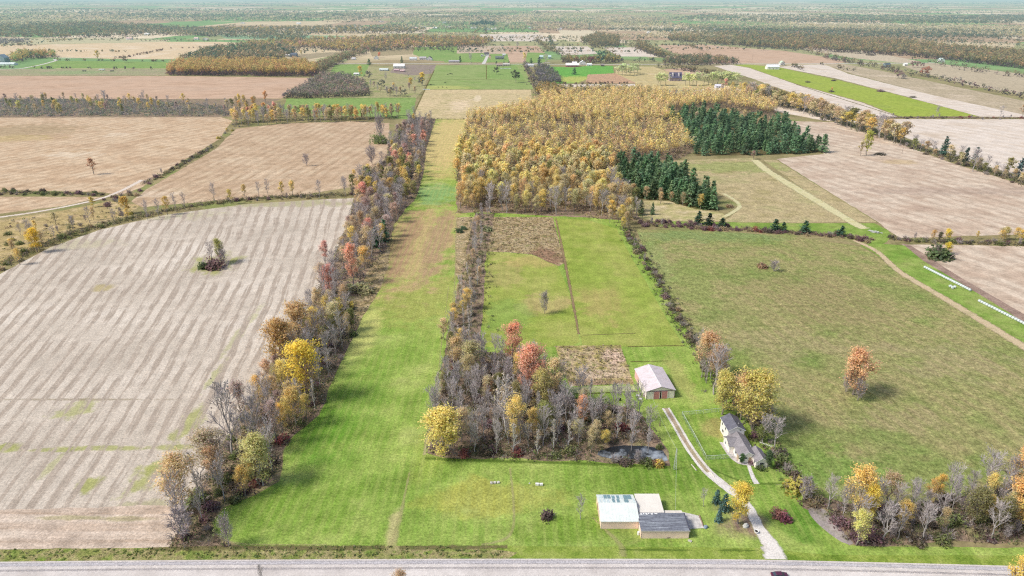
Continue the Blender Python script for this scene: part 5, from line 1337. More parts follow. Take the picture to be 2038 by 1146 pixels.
WH = (.78, .76, .72); GR = (.3, .29, .3); DKR = (.1, .09, .1)
FH = [
 ('barn', 'long white-roofed barn beside the muddy yard far left of centre', 'barn', 783, 805, 136, 14, 4.5, 9, (.6, .58, .54), (.85, .82, .78), 'x'),
 ('shed', 'low pale green-roofed shed left of the white-roofed barn', 'shed', 755, 772, 141, 10, 2.6, 4.5, (.5, .5, .48), (.66, .72, .68), 'x'),
 ('shed', 'left pink-roofed shed in the muddy farmyard', 'shed', 784, 794, 142, 8, 2.4, 4, (.5, .3, .3), (.62, .42, .44), 'x'),
 ('shed', 'right pink-roofed shed in the muddy farmyard', 'shed', 796, 805, 143, 8, 2.4, 4, (.5, .3, .3), (.66, .48, .46), 'x'),
 ('farmhouse', 'white house beside the small orange tree far left of centre', 'house', 744, 752, 118, 10, 4, 7, WH, (.5, .5, .5), 'y'),
 ('farmhouse', 'pale house with light roof left of the far road trees', 'house', 815, 829, 120, 12, 4, 7, WH, (.6, .62, .6), 'x'),
 ('farmhouse', 'wide grey-roofed house next to the dark-roofed one', 'house', 835, 848, 119, 12, 4, 7, (.6, .56, .54), (.45, .42, .42), 'x'),
 ('farmhouse', 'white gabled house with dark roof by the far road', 'house', 849, 860, 120, 12, 4.5, 9, WH, DKR, 'y'),
 ('shed', 'long flat grey shed along the far road', 'shed', 893, 914, 124.5, 10, 3, 5, (.5, .46, .45), (.42, .4, .42), 'x'),
 ('farmhouse', 'white house with near-black roof at the end of a pale lane', 'house', 964, 973, 111, 14, 4, 8, WH, DKR, 'x'),
 ('garage', 'small white garage left of the black-roofed house', 'garage', 957, 962, 112.5, 8, 3, 5, WH, WH, 'y'),
 ('barn', 'long dark grey-green barn in the green paddock far centre', 'barn', 986, 1003, 118, 16, 4, 7, (.2, .22, .2), (.16, .18, .17), 'x'),
 ('garage', 'small white garage behind the dark grey-green barn', 'garage', 1000, 1006, 111, 8, 3, 5, WH, (.6, .6, .6), 'x'),
 ('farmhouse', 'brown-roofed low house in front of three small spruces', 'house', 988, 1000, 132, 10, 3, 5.5, (.5, .4, .34), (.36, .27, .24), 'x'),
 ('farmhouse', 'long cream-roofed house right of the brown-roofed one', 'house', 1001, 1014, 131, 10, 3, 5.5, (.5, .42, .36), (.55, .5, .46), 'x'),
 ('farmhouse', 'white bungalow with pale roof beside dark evergreens far centre', 'house', 1045, 1062, 133, 11, 3.2, 6, WH, (.55, .55, .55), 'x'),
 ('silo_shed', 'teal-roofed shed left in the pair behind dark evergreens', 'shed', 1074, 1081, 117, 12, 5, 8, (.4, .5, .48), (.5, .62, .6), 'x'),
 ('silo_shed', 'teal-roofed shed right in the pair behind dark evergreens', 'shed', 1091, 1097, 117, 12, 5, 8, (.4, .5, .48), (.5, .62, .6), 'x'),
 ('barn', 'red barn with long white roof in the emerald paddock', 'barn', 1126, 1152, 133, 13, 3.5, 7.5, (.32, .12, .1), (.84, .78, .74), 'x'),
 ('shed', 'small white-roofed red shed touching the long red barn', 'shed', 1139, 1148, 128, 9, 3, 5.5, (.36, .16, .14), (.8, .76, .74), 'x'),
 ('farmhouse', 'white gabled house between two burgundy trees', 'house', 1154, 1166, 129, 11, 4.5, 9, WH, (.75, .74, .74), 'y'),
 ('garage', 'white garage right of the house between burgundy trees', 'garage', 1168, 1178, 131, 8, 3, 5, WH, (.8, .8, .8), 'x'),
 ('shed', 'small brown shed at the right end of the emerald paddock', 'shed', 1196, 1203, 132, 8, 3, 5, (.3, .2, .16), (.3, .25, .24), 'x'),
 ('country_house', 'large purple-brown house with steep dormered roof behind lime willows', 'house', 1333, 1357, 161, 16, 5.5, 14, (.33, .26, .27), (.11, .10, .16), 'x'),
 ('shed', 'small white shed at the right end of the lime willows', 'shed', 1424, 1440, 175, 8, 3.2, 5.6, (.72, .7, .74), (.7, .68, .74), 'x'),
 ('barn', 'white barn in the corner of the bright green strip', 'barn', 1527, 1551, 138, 14, 5, 9, WH, (.76, .77, .8), 'x'),
 ('farmhouse', 'white gabled house behind the barn at the bright green strip', 'house', 1553, 1562, 130, 11, 5, 9, WH, (.55, .65, .5), 'y'),
 ('farmhouse', 'dark blue-grey house left of the burgundy trees on the right', 'house', 1762, 1772, 134, 12, 5, 9, (.2, .25, .27), (.1, .13, .15), 'x'),
 ('farmhouse', 'small white house among trees on the far right', 'house', 1871, 1880, 124, 12, 5, 9, WH, (.5, .6, .6), 'y'),
 ('shed', 'small white shed left of the burgundy trees on the right', 'shed', 1800, 1806, 131, 8, 3.5, 6, WH, WH, 'x'),
 ('machine_shed', 'long white low building at the far left edge', 'shed', -8, 28, 130, 14, 3.5, 5.5, (.8, .82, .8), (.74, .8, .78), 'x'),
 ('barn', 'tall blue-grey barn behind the long white building', 'barn', -6, 10, 124, 18, 10, 17, (.35, .42, .46), (.3, .37, .42), 'y'),
 ('country_house', 'dark square house with pale lower wall behind the orange wood', 'house', 578, 590, 113, 14, 5.5, 9, (.3, .3, .32), (.14, .16, .2), 'x'),
 ('shed', 'low white shed left of the dark square house', 'shed', 568, 576, 112, 9, 3, 4.5, WH, WH, 'x'),
 ('shed', 'small white shed in front of the grey thicket left of centre', 'shed', 700, 707, 119, 9, 3, 5, WH, (.75, .7, .7), 'x'),
 ('shed', 'white trailer-like shed among the orchard trees', 'shed', 704, 714, 150, 9, 3, 4.5, WH, (.78, .76, .72), 'x'),
]
for a in FH: far_house(*a, dormers=2 if a[0] == 'country_house' and a[3] > 1300 else 0)
# little houses towards the horizon
VIL = [(818, 830, 57), (836, 847, 56), (862, 870, 57), (886, 898, 55), (937, 948, 57), (962, 975, 60), (978, 988, 59), (1052, 1060, 58), (1109, 1118, 59), (333, 341, 38), (287, 297, 70), (386, 394, 79), (403, 413, 80), (547, 556, 38), (590, 598, 48), (700, 710, 54), (652, 662, 62), (251, 262, 79), (478, 486, 47), (1288, 1296, 66), (1420, 1428, 60), (1560, 1568, 52), (1868, 1880, 54), (2004, 2020, 70), (1170, 1178, 50), (1006, 1014, 48), (880, 888, 46), (755, 763, 44), (1700, 1708, 55), (440, 448, 60)]
for i, (a, b, y) in enumerate(VIL):
    rg = random.Random(i); rc = rg.choice([(.8, .78, .74), (.5, .48, .47), (.62, .66, .66), (.7, .5, .45)])
    near = rg.choice(['white', 'pale'])
    far_house('distant_house', f'tiny {near} house near the horizon, {ordinal(i + 1)} from the left', 'house', a, b, y, 12, 4.5, 8, (.82, .8, .76), rc, rg.choice('xxy'), windows=2, group='tiny houses towards the horizon')
# relabel in left-to-right order
vs = sorted([o for o in COL.objects if o.name.startswith('distant_house')], key=lambda o: PX(o.location.x, o.location.y)[0])
for i, o in enumerate(vs): o['label'] = f'tiny white-walled house near the horizon, {ordinal(i + 1)} from the left'

# vehicles by the lane on the far left: low trailers
for i, (a, lab) in enumerate([((203, 140), 'white trailer parked at the edge of the far left green field'), ((168, 142), 'dark wagon standing on the far left pasture'), ((223, 142), 'low dark wagon right of the white trailer')]):
    x, y = G(*a); t = thing('farm_trailer', lab, 'trailer', (x, y, 0)); L = 5.5 if i == 0 else 3.6
    bx('box', cm((.82, .84, .84) if i == 0 else (.08, .09, .1), 'wall'), t, -L, L, -1.2, 1.2, .8, 3.0 if i == 0 else 1.9)
    for q in (-L * .6, L * .6):
        m = MB(); m.tube([(q, -1.3, .5), (q, 1.3, .5)], .5, 10); m.build('wheel', cm((.03, .03, .03), 'glass'), t)
# round bales lined up behind the far bungalow and by the pasture corner
for i in range(9):
    x, y = G(996 + i * 2.6, 137.2); o = bale(x, y, 1, 0, f'white bale in the row behind the brown-roofed house, {ordinal(i + 1)} from left', 'white bales behind the brown-roofed house'); o.scale = (1.5, 1.5, 1.5); o.location.z = 1.0
for i in range(7):
    x, y = G(843 + i * 1.9, 179 - .5 * (i % 2)); bale(x, y, .3, 1, f'white bale at the corner of the tan fallow field, {ordinal(i + 1)} from left', 'white bales at the fallow field corner').scale = (1.3, 1.3, 1.2)
# cattle
def cow_mesh():
    m = MB(); sp = [(-1.15, .95, .10, .12), (-1.05, 1.0, .28, .34), (-.5, .98, .36, .42), (.2, .95, .38, .46), (.75, 1.02, .32, .4), (1.05, 1.15, .2, .26), (1.3, 1.25, .14, .19), (1.55, 1.22, .12, .15), (1.75, 1.12, .07, .09)]
    n = 8
    for x, z, ry, rz_ in sp:
        for j in range(n):
            t = 2 * pi * j / n; m.v.append((x, ry * cos(t), z + rz_ * sin(t)))
    for k in range(len(sp) - 1):
        for j in range(n):
            a = k * n + j; b = k * n + (j + 1) % n; m.f.append((a, b, b + n, a + n)); m.mi.append(0)
    m.f.append(tuple(range(n))); m.mi.append(0); m.f.append(tuple(range((len(sp) - 1) * n, len(sp) * n))); m.mi.append(0)
    for x, y in ((-.95, .2), (-.95, -.2), (.72, .2), (.72, -.2)):
        bend = -.1 if x < 0 else .04
        m.tube([(x, y, .95), (x + bend, y, .5), (x, y, .02)], [.13, .075, .06], 6)
    m.tube([(-1.15, 0, 1.2), (-1.3, 0, .95), (-1.28, 0, .5)], [.04, .03, .04], 5)
    for y in (-.16, .16): m.tube([(1.33, y, 1.36), (1.28, y * 2.2, 1.34)], [.05, .02], 5)
    return m.mesh('cow', mat_plain('black_hide', (.03, .025, .025), .8, .1, .2, haze=True), True)
CM = cow_mesh()
for i, (qx, qy, lab) in enumerate([(872, 174.5, 'left of three black cows grazing above the fallow field'), (881, 174.5, 'middle of three black cows grazing above the fallow field'), (889, 175, 'right of three black cows grazing above the fallow field'), (886, 165, 'lone black cow in the middle of the lower pasture'), (857, 169.5, 'black cow beside the left fence of the lower pasture'),
                                   (891, 149, 'leftmost black cow of the tight group in the upper pasture'), (894, 147.5, 'second black cow from left in the tight upper group'), (897, 147.5, 'third black cow from left in the tight upper group'), (900, 148, 'rightmost black cow of the tight group in the upper pasture'), (802, 172.5, 'black cow among the orchard trees, uphill'), (866, 96, 'black cow in the far green field')]):
    o = bpy.data.objects.new('cow', CM); o.location = (*G(qx, qy), 0); o.rotation_euler = (0, 0, RND.uniform(0, 6.3)); o.scale = (1.25,) * 3; link(o); tag(o, lab, 'cow', 'black cattle in the pastures')
# ------------------------------------------------------------------ trees one can point to
def hero(look, px_, py_, ptop, wid, label, group=None, colour=None, h=None, rot=None):
    x, y = G(px_, py_)
    hh = h if h else top_z(y, ptop)
    return plant(look, x, y, hh, wid, label, group, colour)

HEROES = [
 # belt beside the stubble
 ('gold', 608, 795, 682, 1.1, 'brightest golden tree in the near belt, beside the mown grass bulge', (0.95, 0.61, 0.07)),
 ('yellow', 518, 966, 872, 1.15, 'pale yellow rounded tree at the foot of the belt by the lawn', None),
 ('bare', 462, 905, 775, .95, 'tall bare tree on the stubble side of the belt, highest bare crown', None),
 ('goldthin', 368, 1020, 912, 1.35, 'broad half-bare orange-tipped tree at the lower left belt corner', (.62, .47, .24)),
 ('tan', 425, 955, 855, 1.15, 'tan half-bare tree between the broad corner tree and the bare tree', (.5, .4, .26)),
 ('tan', 600, 700, 603, 1.35, 'widest tan-orange tree on the stubble side of the near belt', (0.76, 0.51, 0.22)),
 ('orange', 563, 745, 640, 1.0, 'orange-crowned tree next to the widest tan tree in the belt', (0.76, 0.44, 0.15)),
 ('pink', 703, 565, 488, .8, 'tall salmon pink tree in the middle of the belt', (.88, .46, .30)),
 ('pink', 657, 590, 528, .9, 'low salmon pink tree at the stubble edge of the belt', (.86, .44, .30)),
 ('pink', 648, 520, 480, .9, 'small pink tree at the stubble edge above the low salmon one', (0.68, 0.37, 0.29)),
 ('pine', 766, 480, 436, 1.1, 'right dark green evergreen in the belt beside the brown strip', (.05, .13, .06)),
 ('pine', 748, 492, 452, 1.1, 'left dark green evergreen in the belt beside the brown strip', (.05, .13, .06)),
 ('twigbush', 456, 1086, 1042, .8, 'grey leafless bush at the road end of the belt, on the mown edge', None),
 ('twigbush', 365, 1075, 1030, 1.3, 'wide grey twiggy bush at the belt corner near the road', None),
 ('shrub_green', 400, 1000, 975, 1.3, 'green bush below the broad half-bare corner tree', None),
 ('shrub_yellow', 675, 615, 590, 1.3, 'yellow bush in the belt above the mown grass bulge', None),
 ('shrub_green', 705, 578, 560, 1.6, 'grey-green bush left of the rough grass pocket', (.3, .3, .14)),
 ('shrub_green', 726, 580, 562, 1.6, 'grey-green bush right in the rough grass pocket', (.3, .3, .14)),
 # copse
 ('yellow', 882, 908, 818, 1.45, 'dense yellow rounded tree at the lower left copse corner', (.80, .64, .16)),
 ('pink', 1022, 730, 645, .85, 'highest salmon orange tree above the copse, dark trunk showing', (.92, .48, .26)),
 ('pink', 1057, 795, 690, 1.0, 'broad pink-orange tree just right of the highest salmon tree', (.90, .49, .30)),
 ('tan', 1104, 805, 715, .9, 'upright tan half-bare tree right of the broad pink tree', None),
 ('olive', 1079, 825, 742, .95, 'olive green tree in front of the broad pink tree', (.42, .38, .11)),
 ('silver', 990, 850, 752, .9, 'left of the tall silvery poplars in the copse middle', None),
 ('silver', 1008, 862, 745, 1.0, 'tallest silvery poplar with pale leaves in the copse middle', None),
 ('goldthin', 1026, 890, 792, .8, 'silver-trunked tree with golden leaves in the copse middle', (0.88, 0.63, 0.20)),
 ('silver', 866, 832, 770, .9, 'pale bare sapling on the left edge of the copse', None),
 ('tan', 938, 752, 680, 1.25, 'round tan-green tree at the top left of the copse', (0.56, 0.49, 0.22)),
 ('tan', 912, 740, 672, 1.0, 'tan-yellow tree at the copse top beside the mown strip', (0.73, 0.56, 0.24)),
 ('orange', 972, 790, 752, .9, 'small orange tree in the upper middle of the copse', (0.81, 0.37, 0.17)),
 ('orange', 1158, 845, 790, .85, 'orange-pink tree towards the right part of the copse', (0.88, 0.44, 0.22)),
 ('tan', 1148, 880, 838, 1.3, 'round tan bushy tree in the right half of the copse', (0.61, 0.51, 0.27)),
 ('yellow', 1204, 886, 858, 1.2, 'small yellow tree left above the pond', (0.73, 0.61, 0.15)),
 ('shrub_red', 1035, 905, 890, 1.2, 'dark red bush at the front of the copse, middle', None),
 ('shrub_red', 925, 905, 893, 1.2, 'dark red bush at the front of the copse, near yellow tree', None),
 # hedge beside the house
 ('tan', 1404, 750, 660, 1.1, 'tan-orange tree at the top of the tall hedge behind the house', (0.73, 0.51, 0.24)),
 ('bare', 1420, 785, 700, 1.0, 'grey bare tree in the tall hedge between tan and yellow trees', None),
 ('tan', 1424, 770, 690, 1.0, 'rusty tan tree close behind the grey bare hedge tree', (0.66, 0.44, 0.24)),
 ('yellow', 1437, 825, 742, 1.05, 'yellow tree just left behind the farmhouse', (.80, .66, .18)),
 ('tan', 1474, 835, 742, 1.0, 'orange-tan tree between the two yellow trees behind the house', (0.81, 0.51, 0.24)),
 ('yellow', 1497, 855, 745, 1.25, 'biggest yellow tree right behind the farmhouse roof', (.78, .64, .16)),
 ('olive', 1514, 880, 848, 1.2, 'small dark green tree below the biggest yellow tree', (.16, .2, .05)),
 ('shrub_yellow', 1588, 975, 950, 1.2, 'yellow-topped bush at the bottom of the hedge, right of the footpath', None),
 ('twigbush', 1600, 995, 962, 1.1, 'grey twiggy bush just right of the yellow-topped bush', None),
 # garden
 ('gold', 1468, 1042, 965, 0.95, 'golden tree leaning over the gravel drive', (0.95, 0.71, 0.12)),
 ('spruce', 1425.5, 1001, 974, 1.0, 'blue-green spruce furthest from the road beside the drive', None),
 ('spruce', 1441, 1015, 982, 1.1, 'blue-green spruce touching the golden drive tree', None),
 ('spruce', 1430, 1037, 1014, 1.25, 'lone low blue spruce nearest the road', (.09, .18, .17)),
 ('bare', 1399, 1008, 978, .8, 'thin brown sapling left of the spruces', None),
 ('bare', 1155, 1033, 990, .85, 'small bare tree on the lawn left of the sheds', None),
 ('shrub_dark', 1089, 1030, 1011, 0.85, 'dark round bush alone on the front lawn', (.15, .1, .1)),
 ('shrub_red', 1562, 1032, 1013, 0.9, 'maroon bush on the lawn right of the drive', (.22, .06, .09)),
 ('shrub_red', 1550, 1028, 1012, 1.1, 'low reddish left end of the maroon bush on the lawn', (.3, .12, .1)),
 ('cedar', 1475, 922, 905, 1.4, 'small cone evergreen at the front left of the farmhouse', None),
 ('cedar', 1527, 932, 901, 1.0, 'tall cone evergreen at the front right of the farmhouse', None),
 ('shrub_green', 1512, 932, 922, 1.3, 'dark green foundation bush before the front wing', (.06, .09, .03)),
 ('shrub_purple', 1497, 922, 914, 1.2, 'brown bush in the bed by the front door', None),
 # fields
 ('orange', 1697, 785, 698, 1.25, 'lone orange tree in the middle of the right meadow', (.74, .46, .22)),
 ('twigbush', 1682, 780, 752, 0.85, 'grey brush at the left foot of the lone orange tree', None),
 ('twigbush', 1706, 797, 765, 0.85, 'grey brush at the near foot of the lone orange tree', None),
 ('shrub_tan', 1522, 533, 522, 1.6, 'orange-tan low bush in the patch in the upper meadow', (.42, .26, .14)),
 ('twigbush', 1540, 540, 524, 1.5, 'grey-brown low bush in the patch in the upper meadow', None),
 ('twigbush', 1084, 624, 592, .8, 'lone grey twiggy bush in the hay field', None),
 ('olive', 440, 522, 476, .8, 'olive tree on the small island in the stubble', (.36, .33, .1)),
 ('bare', 424, 524, 486, 1.0, 'bare tree on the small island in the stubble', None),
 ('shrub_green', 405, 534, 517, 1.05, 'dark green bush at the near left of the stubble island', (.1, .14, .05)),
 ('shrub_purple', 428, 532, 508, 1.05, 'purple-brown bush in the middle of the stubble island', None),
 ('twigbush', 446, 526, 504, 1.05, 'grey bush at the right of the stubble island', None),
 ('goldthin', 187, 347, 316, 1.3, 'lone bare orange-brown tree in the left tan field', (0.51, 0.29, 0.16)),
 ('gold', 75, 502, 455, 1.1, 'bright gold tree at the far left in the hedgerow', (0.95, 0.63, 0.07)),
 ('twigbush', 610, 330, 312, 1.0, 'lone twiggy bush in the second tan field', None),
 ('twigbush', 741, 327, 300, 1.2, 'bush near the belt in the second tan field, nearer one', None),
 ('shrub_green', 757, 285, 262, 1.0, 'bush near the belt in the second tan field, further one', None),
 ('twigbush', 757, 280, 240, .7, 'bare stems rising behind the further bush by the belt', None),
 ('yellow', 1724, 309, 262, .9, 'tall yellow-green tree alone in the right tan field', (0.63, 0.59, 0.10)),
 ('tan', 1712, 310, 282, .9, 'lower tan tree leaning on the tall yellow-green one', (0.68, 0.51, 0.22)),
 ('shrub_dark', 1752, 308, 302, 2.2, 'low brown bush right of the tall yellow-green tree', None),
 ('shrub_green', 1880, 515, 486, 1.4, 'round dark green bush standing off the bale rows', (.09, .13, .05)),
 ('yellow', 1884, 506, 483, 1.3, 'small bright yellow tree topping the round dark bush', (0.85, 0.61, 0.06)),
 ('tan', 1499, 317, 300, 1.4, 'pinkish round bush at the head of the pale mown track', (0.51, 0.32, 0.24)),
 ('pine', 1275, 428, 396, 1.0, 'left of the two lone pines in the clearing', None),
 ('pine', 1298, 427, 402, .9, 'right of the two lone pines in the clearing', None),
 ('pine', 1390, 446, 419, 1.7, 'left dark pine of the trio on the red-brown hedge', (.03, .07, .04)),
 ('pine', 1411, 448, 423, 1.7, 'middle dark pine of the trio on the red-brown hedge', (.03, .07, .04)),
 ('pine', 1437, 452, 433, 2.0, 'right lowest dark pine of the trio on the red-brown hedge', (.03, .07, .04)),
 ('pine', 1542, 460, 435, 1.7, 'left dark pine of the close pair on the red-brown hedge', (.03, .07, .04)),
 ('pine', 1558, 461, 441, 1.7, 'right dark pine of the close pair on the red-brown hedge', (.03, .07, .04)),
 ('pine', 1602, 463, 439, 2.0, 'lone broad dark pine on the red-brown hedge', (.03, .07, .04)),
 ('pine', 1674, 469, 449, 2.0, 'lone small dark pine at the right of the red-brown hedge', (.03, .07, .04)),
 ('silver', 1372, 407, 378, .9, 'pale leafless tree standing out before the lower pine block', None),
 ('shrub_tan', 1452, 412, 404, 1.5, 'brown bush at the tip of the lower pine block', None),
 ('shrub_green', 915, 462, 452, 1.2, 'dark green small bush in rough strip, nearer', (.07, .12, .05)),
 ('shrub_green', 923, 456, 448, 1.2, 'dark green small bush in rough strip, further', (.07, .12, .05)),
 ('shrub_green', 974, 458, 447, 1.6, 'grey-green bush beside the silvery hedge column', (.25, .28, .12)),
 # right diagonal hedge specimens
 ('pine', 1877, 310, 271, 1.0, 'single tall spreading spruce in the right diagonal hedgerow', (.05, .11, .07)),
 ('bare', 1936, 342, 302, 1.3, 'broad leafless tree at the right diagonal hedgerow', None),
 ('pine', 1921, 322, 292, .9, 'left of two dark conifers behind the broad leafless tree', (.05, .09, .07)),
 ('pine', 1940, 322, 291, .9, 'right of two dark conifers behind the broad leafless tree', (.05, .09, .07)),
 ('olive', 2006, 345, 315, 1.2, 'olive round tree at the right picture edge in the hedgerow', (.36, .34, .1)),
 ('pine', 2026, 352, 314, 1.0, 'dark conifer at the right picture edge in the hedgerow', (.05, .09, .08)),
 ('bare', 1990, 233, 212, 1.3, 'brown leafless tree on the far low hedge, right part', (.3, .2, .12)),
 ('bare', 1863, 232, 213, 1.2, 'leafless tree on the far low hedge, middle', None),
 ('bare', 1751, 233, 222, 1.1, 'leafless tree on the far low hedge, left', None),
 ('goldthin', 2034, 232, 208, 1.2, 'brown tree at the right end of the far low hedge', (0.56, 0.32, 0.17)),
 # yellow bushes on the right hedge
 ('gold', 1885, 478, 456, 1.2, 'bright yellow round tree in the hedge above the bales', (0.88, 0.61, 0.07)),
 ('goldthin', 1856, 478, 458, 1.2, 'rusty orange tree in the hedge above the bales', (0.61, 0.37, 0.12)),
 ('olive', 1870, 478, 462, 1.2, 'grey-green tree between rusty and yellow hedge trees', (.2, .2, .1)),
 ('goldthin', 1944, 476, 460, .8, 'thin small yellow tree alone on the hedge', (0.81, 0.59, 0.10)),
 # lower right
 ('goldthin', 1492, 842, 800, .8, 'thin tan sapling behind the biggest yellow tree', None),
 ('goldthin', 1700, 1040, 930, .95, 'tall thin tree with golden leaves in the lower right thicket', (0.93, 0.67, 0.17)),
 ('gold', 1722, 1050, 968, .7, 'golden-leaved tree in front of the tall thin thicket tree', (0.95, 0.66, 0.10)),
 ('goldthin', 1704, 1085, 1020, 1.0, 'yellow-green low tree at the road side of the thicket', (0.76, 0.67, 0.20)),
 ('goldthin', 1860, 1000, 945, .7, 'small tree with orange top at the back of the thicket', (0.90, 0.54, 0.12)),
 ('bare', 1958, 985, 910, 1.0, 'tall bare tree at the back right of the thicket', None),
 ('orange', 2030, 985, 895, 1.2, 'large orange tree cut by the right picture edge, upper', (0.81, 0.44, 0.15)),
 ('orange', 2022, 1042, 955, 1.2, 'large orange-gold tree cut by the right picture edge, lower', (0.85, 0.51, 0.16)),
 ('gold', 2014, 1215, 1116, .85, 'golden treetop rising from below the frame at lower right', None),
 ('bare', 527, 1190, 1130, 0.4, 'dark bare treetop poking up from below the frame at left', (.2, .2, .2)),
 ('tan', 800, 1200, 1137, .9, 'tan treetop just peeking over the bottom edge', None),
 # far centre
 ('dark', 1027, 164, 143, 1.15, 'dark round oak alone at the top right of the far pasture', None),
 ('dark', 988, 148, 135, 1.0, 'small dark tree below the brown-roofed house', None),
 ('gold', 841, 169, 145, 1.1, 'bright gold ball-shaped tree at the left pasture corner', (0.95, 0.63, 0.06)),
 ('gold', 818, 173, 155, 1.2, 'golden tree left of the bright gold ball-shaped tree', (0.73, 0.51, 0.10)),
 ('goldthin', 784, 182, 164, 1.1, 'small golden tree in the orchard pasture', None),
 ('gold', 718, 152, 131, 1.0, 'ochre tree beside the orchard farmyard', (0.71, 0.49, 0.10)),
 ('orange', 755, 114, 104, 1.3, 'small vivid orange-red tree by a white house', (0.88, 0.24, 0.10)),
 ('burgundy', 1147, 125, 115, 1.2, 'left burgundy tree at the white gabled house', None),
 ('burgundy', 1176, 126, 114, 1.4, 'right larger burgundy tree at the white gabled house', None),
 ('dark', 1197, 126, 104, 1.2, 'big dark teal round tree right of the burgundy trees', (.06, .11, .09)),
 ('pine', 1143, 148, 134, 1.6, 'small dark conifer in the emerald paddock', None),
 ('pine', 735, 129, 116, 1.4, 'dark conifer at the orchard farm', None),
 ('pine', 800, 125, 111, .9, 'tall slim dark conifer behind the white-roofed barn', None),
 ('pine', 916, 123, 110, 1.0, 'dark conifer at the end of the long flat shed', None),
 ('bare', 937, 126, 108, 1.3, 'leafless tree in the green paddock right of the long shed', None),
 ('pine', 988, 127, 121, 1.8, 'dark round conifer left of the small spruces', None),
 ('pine', 1003, 127, 120, 1.1, 'left of two small spruces by the cream-roofed house', None),
 ('pine', 1013, 128, 120, 1.1, 'right of two small spruces by the cream-roofed house', None),
 ('goldthin', 1044, 126, 105, 1.0, 'thin ochre tree at the corner of the brown far field', None),
 ('pine', 1057, 126, 115, 1.4, 'left evergreen of the group behind the white bungalow', None),
 ('pine', 1073, 133, 112, 1.2, 'tallest evergreen of the group behind the white bungalow', (.08, .11, .11)),
 ('bare', 1086, 127, 109, 1.6, 'leafless broad tree between the teal-roofed sheds', None),
 ('bare', 1030, 96, 84, 1.5, 'leafless tree on the edge of the far brown field', None),
 ('pine', 1496, 85, 70, 1.0, 'single conifer on the far right wood edge', None),
 ('red', 1787, 156, 141, 1.5, 'pinkish red tree in the stubble right of the green strip', (.36, .2, .2)),
 ('twigbush', 1797, 157, 150, 2.4, 'brush at the foot of the pinkish red tree', None),
 ('red', 1840, 152, 135, 1.5, 'rust red round tree on the far right hedgerow', (.42, .17, .1)),
 ('dark', 1814, 154, 146, 1.3, 'small dark bush between the two red trees on the right', None),
 ('burgundy', 1816, 134, 123, 1.2, 'left burgundy tree beside the dark far house', None),
 ('burgundy', 1827, 134, 124, 1.2, 'middle burgundy tree beside the dark far house', None),
 ('burgundy', 1836, 134, 126, 1.0, 'right burgundy tree beside the dark far house', (.15, .05, .08)),
 ('greyoak', 1822, 108, 100, 1.6, 'pale green round tree near the right far wood', (.25, .33, .17)),
 ('goldthin', 196, 121, 101, 1.2, 'thin ochre tree at the edge of the far left stubble', None),
 ('burgundy', 249, 125, 113, 1.3, 'dark round tree alone on the edge of the far left green field', (.2, .14, .09)),
 ('yellow', 600, 110, 100, 1.3, 'yellow-green round tree right of the dark square house', None),
 ('shrub_dark', 1607, 164, 160, 1.8, 'leftmost small bush on the bright green strip', None),
 ('shrub_dark', 1659, 161, 157, 1.8, 'upper small bush on the bright green strip', None),
 ('orange', 1655, 182, 174, 1.2, 'tiny orange tree on the bright green strip', None),
 ('shrub_dark', 1657, 183, 178, 1.8, 'dark bush under the tiny orange tree on the green strip', None),
 ('shrub_purple', 1753, 182, 177, 2.4, 'purple bush at the right edge of the bright green strip', None),
 ('shrub_dark', 1816, 194, 190, 2.2, 'low dark bush in the pale stubble right of the green strip', None),
 ('shrub_dark', 1732, 110, 104, 2.2, 'dark bush in the far right dull field', None),
]
HEROES += [
 ('twigbush', 1222, 919, 903, 1.0, 'grey brush before the pond, leftmost of the five', None),
 ('shrub_dark', 1244, 921, 909, 1.3, 'dark bush before the pond, second of the five', None),
 ('twigbush', 1268, 923, 904, 1.0, 'grey brush before the pond, third of the five', None),
 ('shrub_green', 1290, 924, 911, 1.3, 'green bush before the pond, fourth of the five', None),
 ('shrub_yellow', 1308, 924, 908, 1.0, 'yellowish bush before the pond, rightmost of the five', None),
 ('bare', 1256, 898, 868, .8, 'thin bare tree rising from the far pond bank', None),
 ('bare', 1290, 900, 862, .8, 'thin bare tree at the right end of the pond', None),
]
for a in HEROES: hero(*a[:6], colour=a[6])

# lime willows by the country house
WL = [(1309, 170), (1315, 170), (1325, 170), (1364, 170), (1372, 170), (1379, 171), (1386, 170), (1401, 169), (1410, 169), (1418, 168), (1428, 168), (1436, 167), (1447, 169), (1456, 169), (1466, 170)]
for i, (a, b) in enumerate(WL):
    x, y = G(a, b); plant('willow', x, y, RND.uniform(16, 19), 1.2, f'lime green willow by the country house, {ordinal(i + 1)} of the line from left', 'lime willows by the country house')
WL2 = [(1230, 149), (1238, 150), (1246, 150), (1254, 150), (1262, 149), (1268, 147), (1242, 145), (1256, 145)]
for i, (a, b) in enumerate(WL2):
    x, y = G(a, b); plant('willow', x, y, RND.uniform(15, 18), 1.3, f'lime green willow in the clump beside the brambles, {ordinal(i + 1)} as planted left to right', 'lime willows beside the brambles', colour=(.62, .68, .32))
# orchard pasture trees
OR = [(738, 174), (745, 176), (760, 178), (757, 185), (770, 186), (771, 190), (777, 191), (784, 190), (789, 188), (805, 192), (826, 188), (815, 180), (838, 170), (768, 162), (813, 157), (856, 148), (733, 158), (826, 165), (692, 178), (700, 182), (790, 192), (797, 191), (776, 193), (752, 182)]
for i, (a, b) in enumerate(sorted(OR)):
    x, y = G(a, b); lk = ['bare', 'tan', 'greyoak', 'bare', 'rust'][i % 5]
    plant(lk, x, y, RND.uniform(8, 14), 1.15, f'{LOOKS[lk][5].replace("bare grey", "grey leafless")} tree in the orchard pasture, {ordinal(i + 1)} of the orchard from left', 'orchard pasture trees')

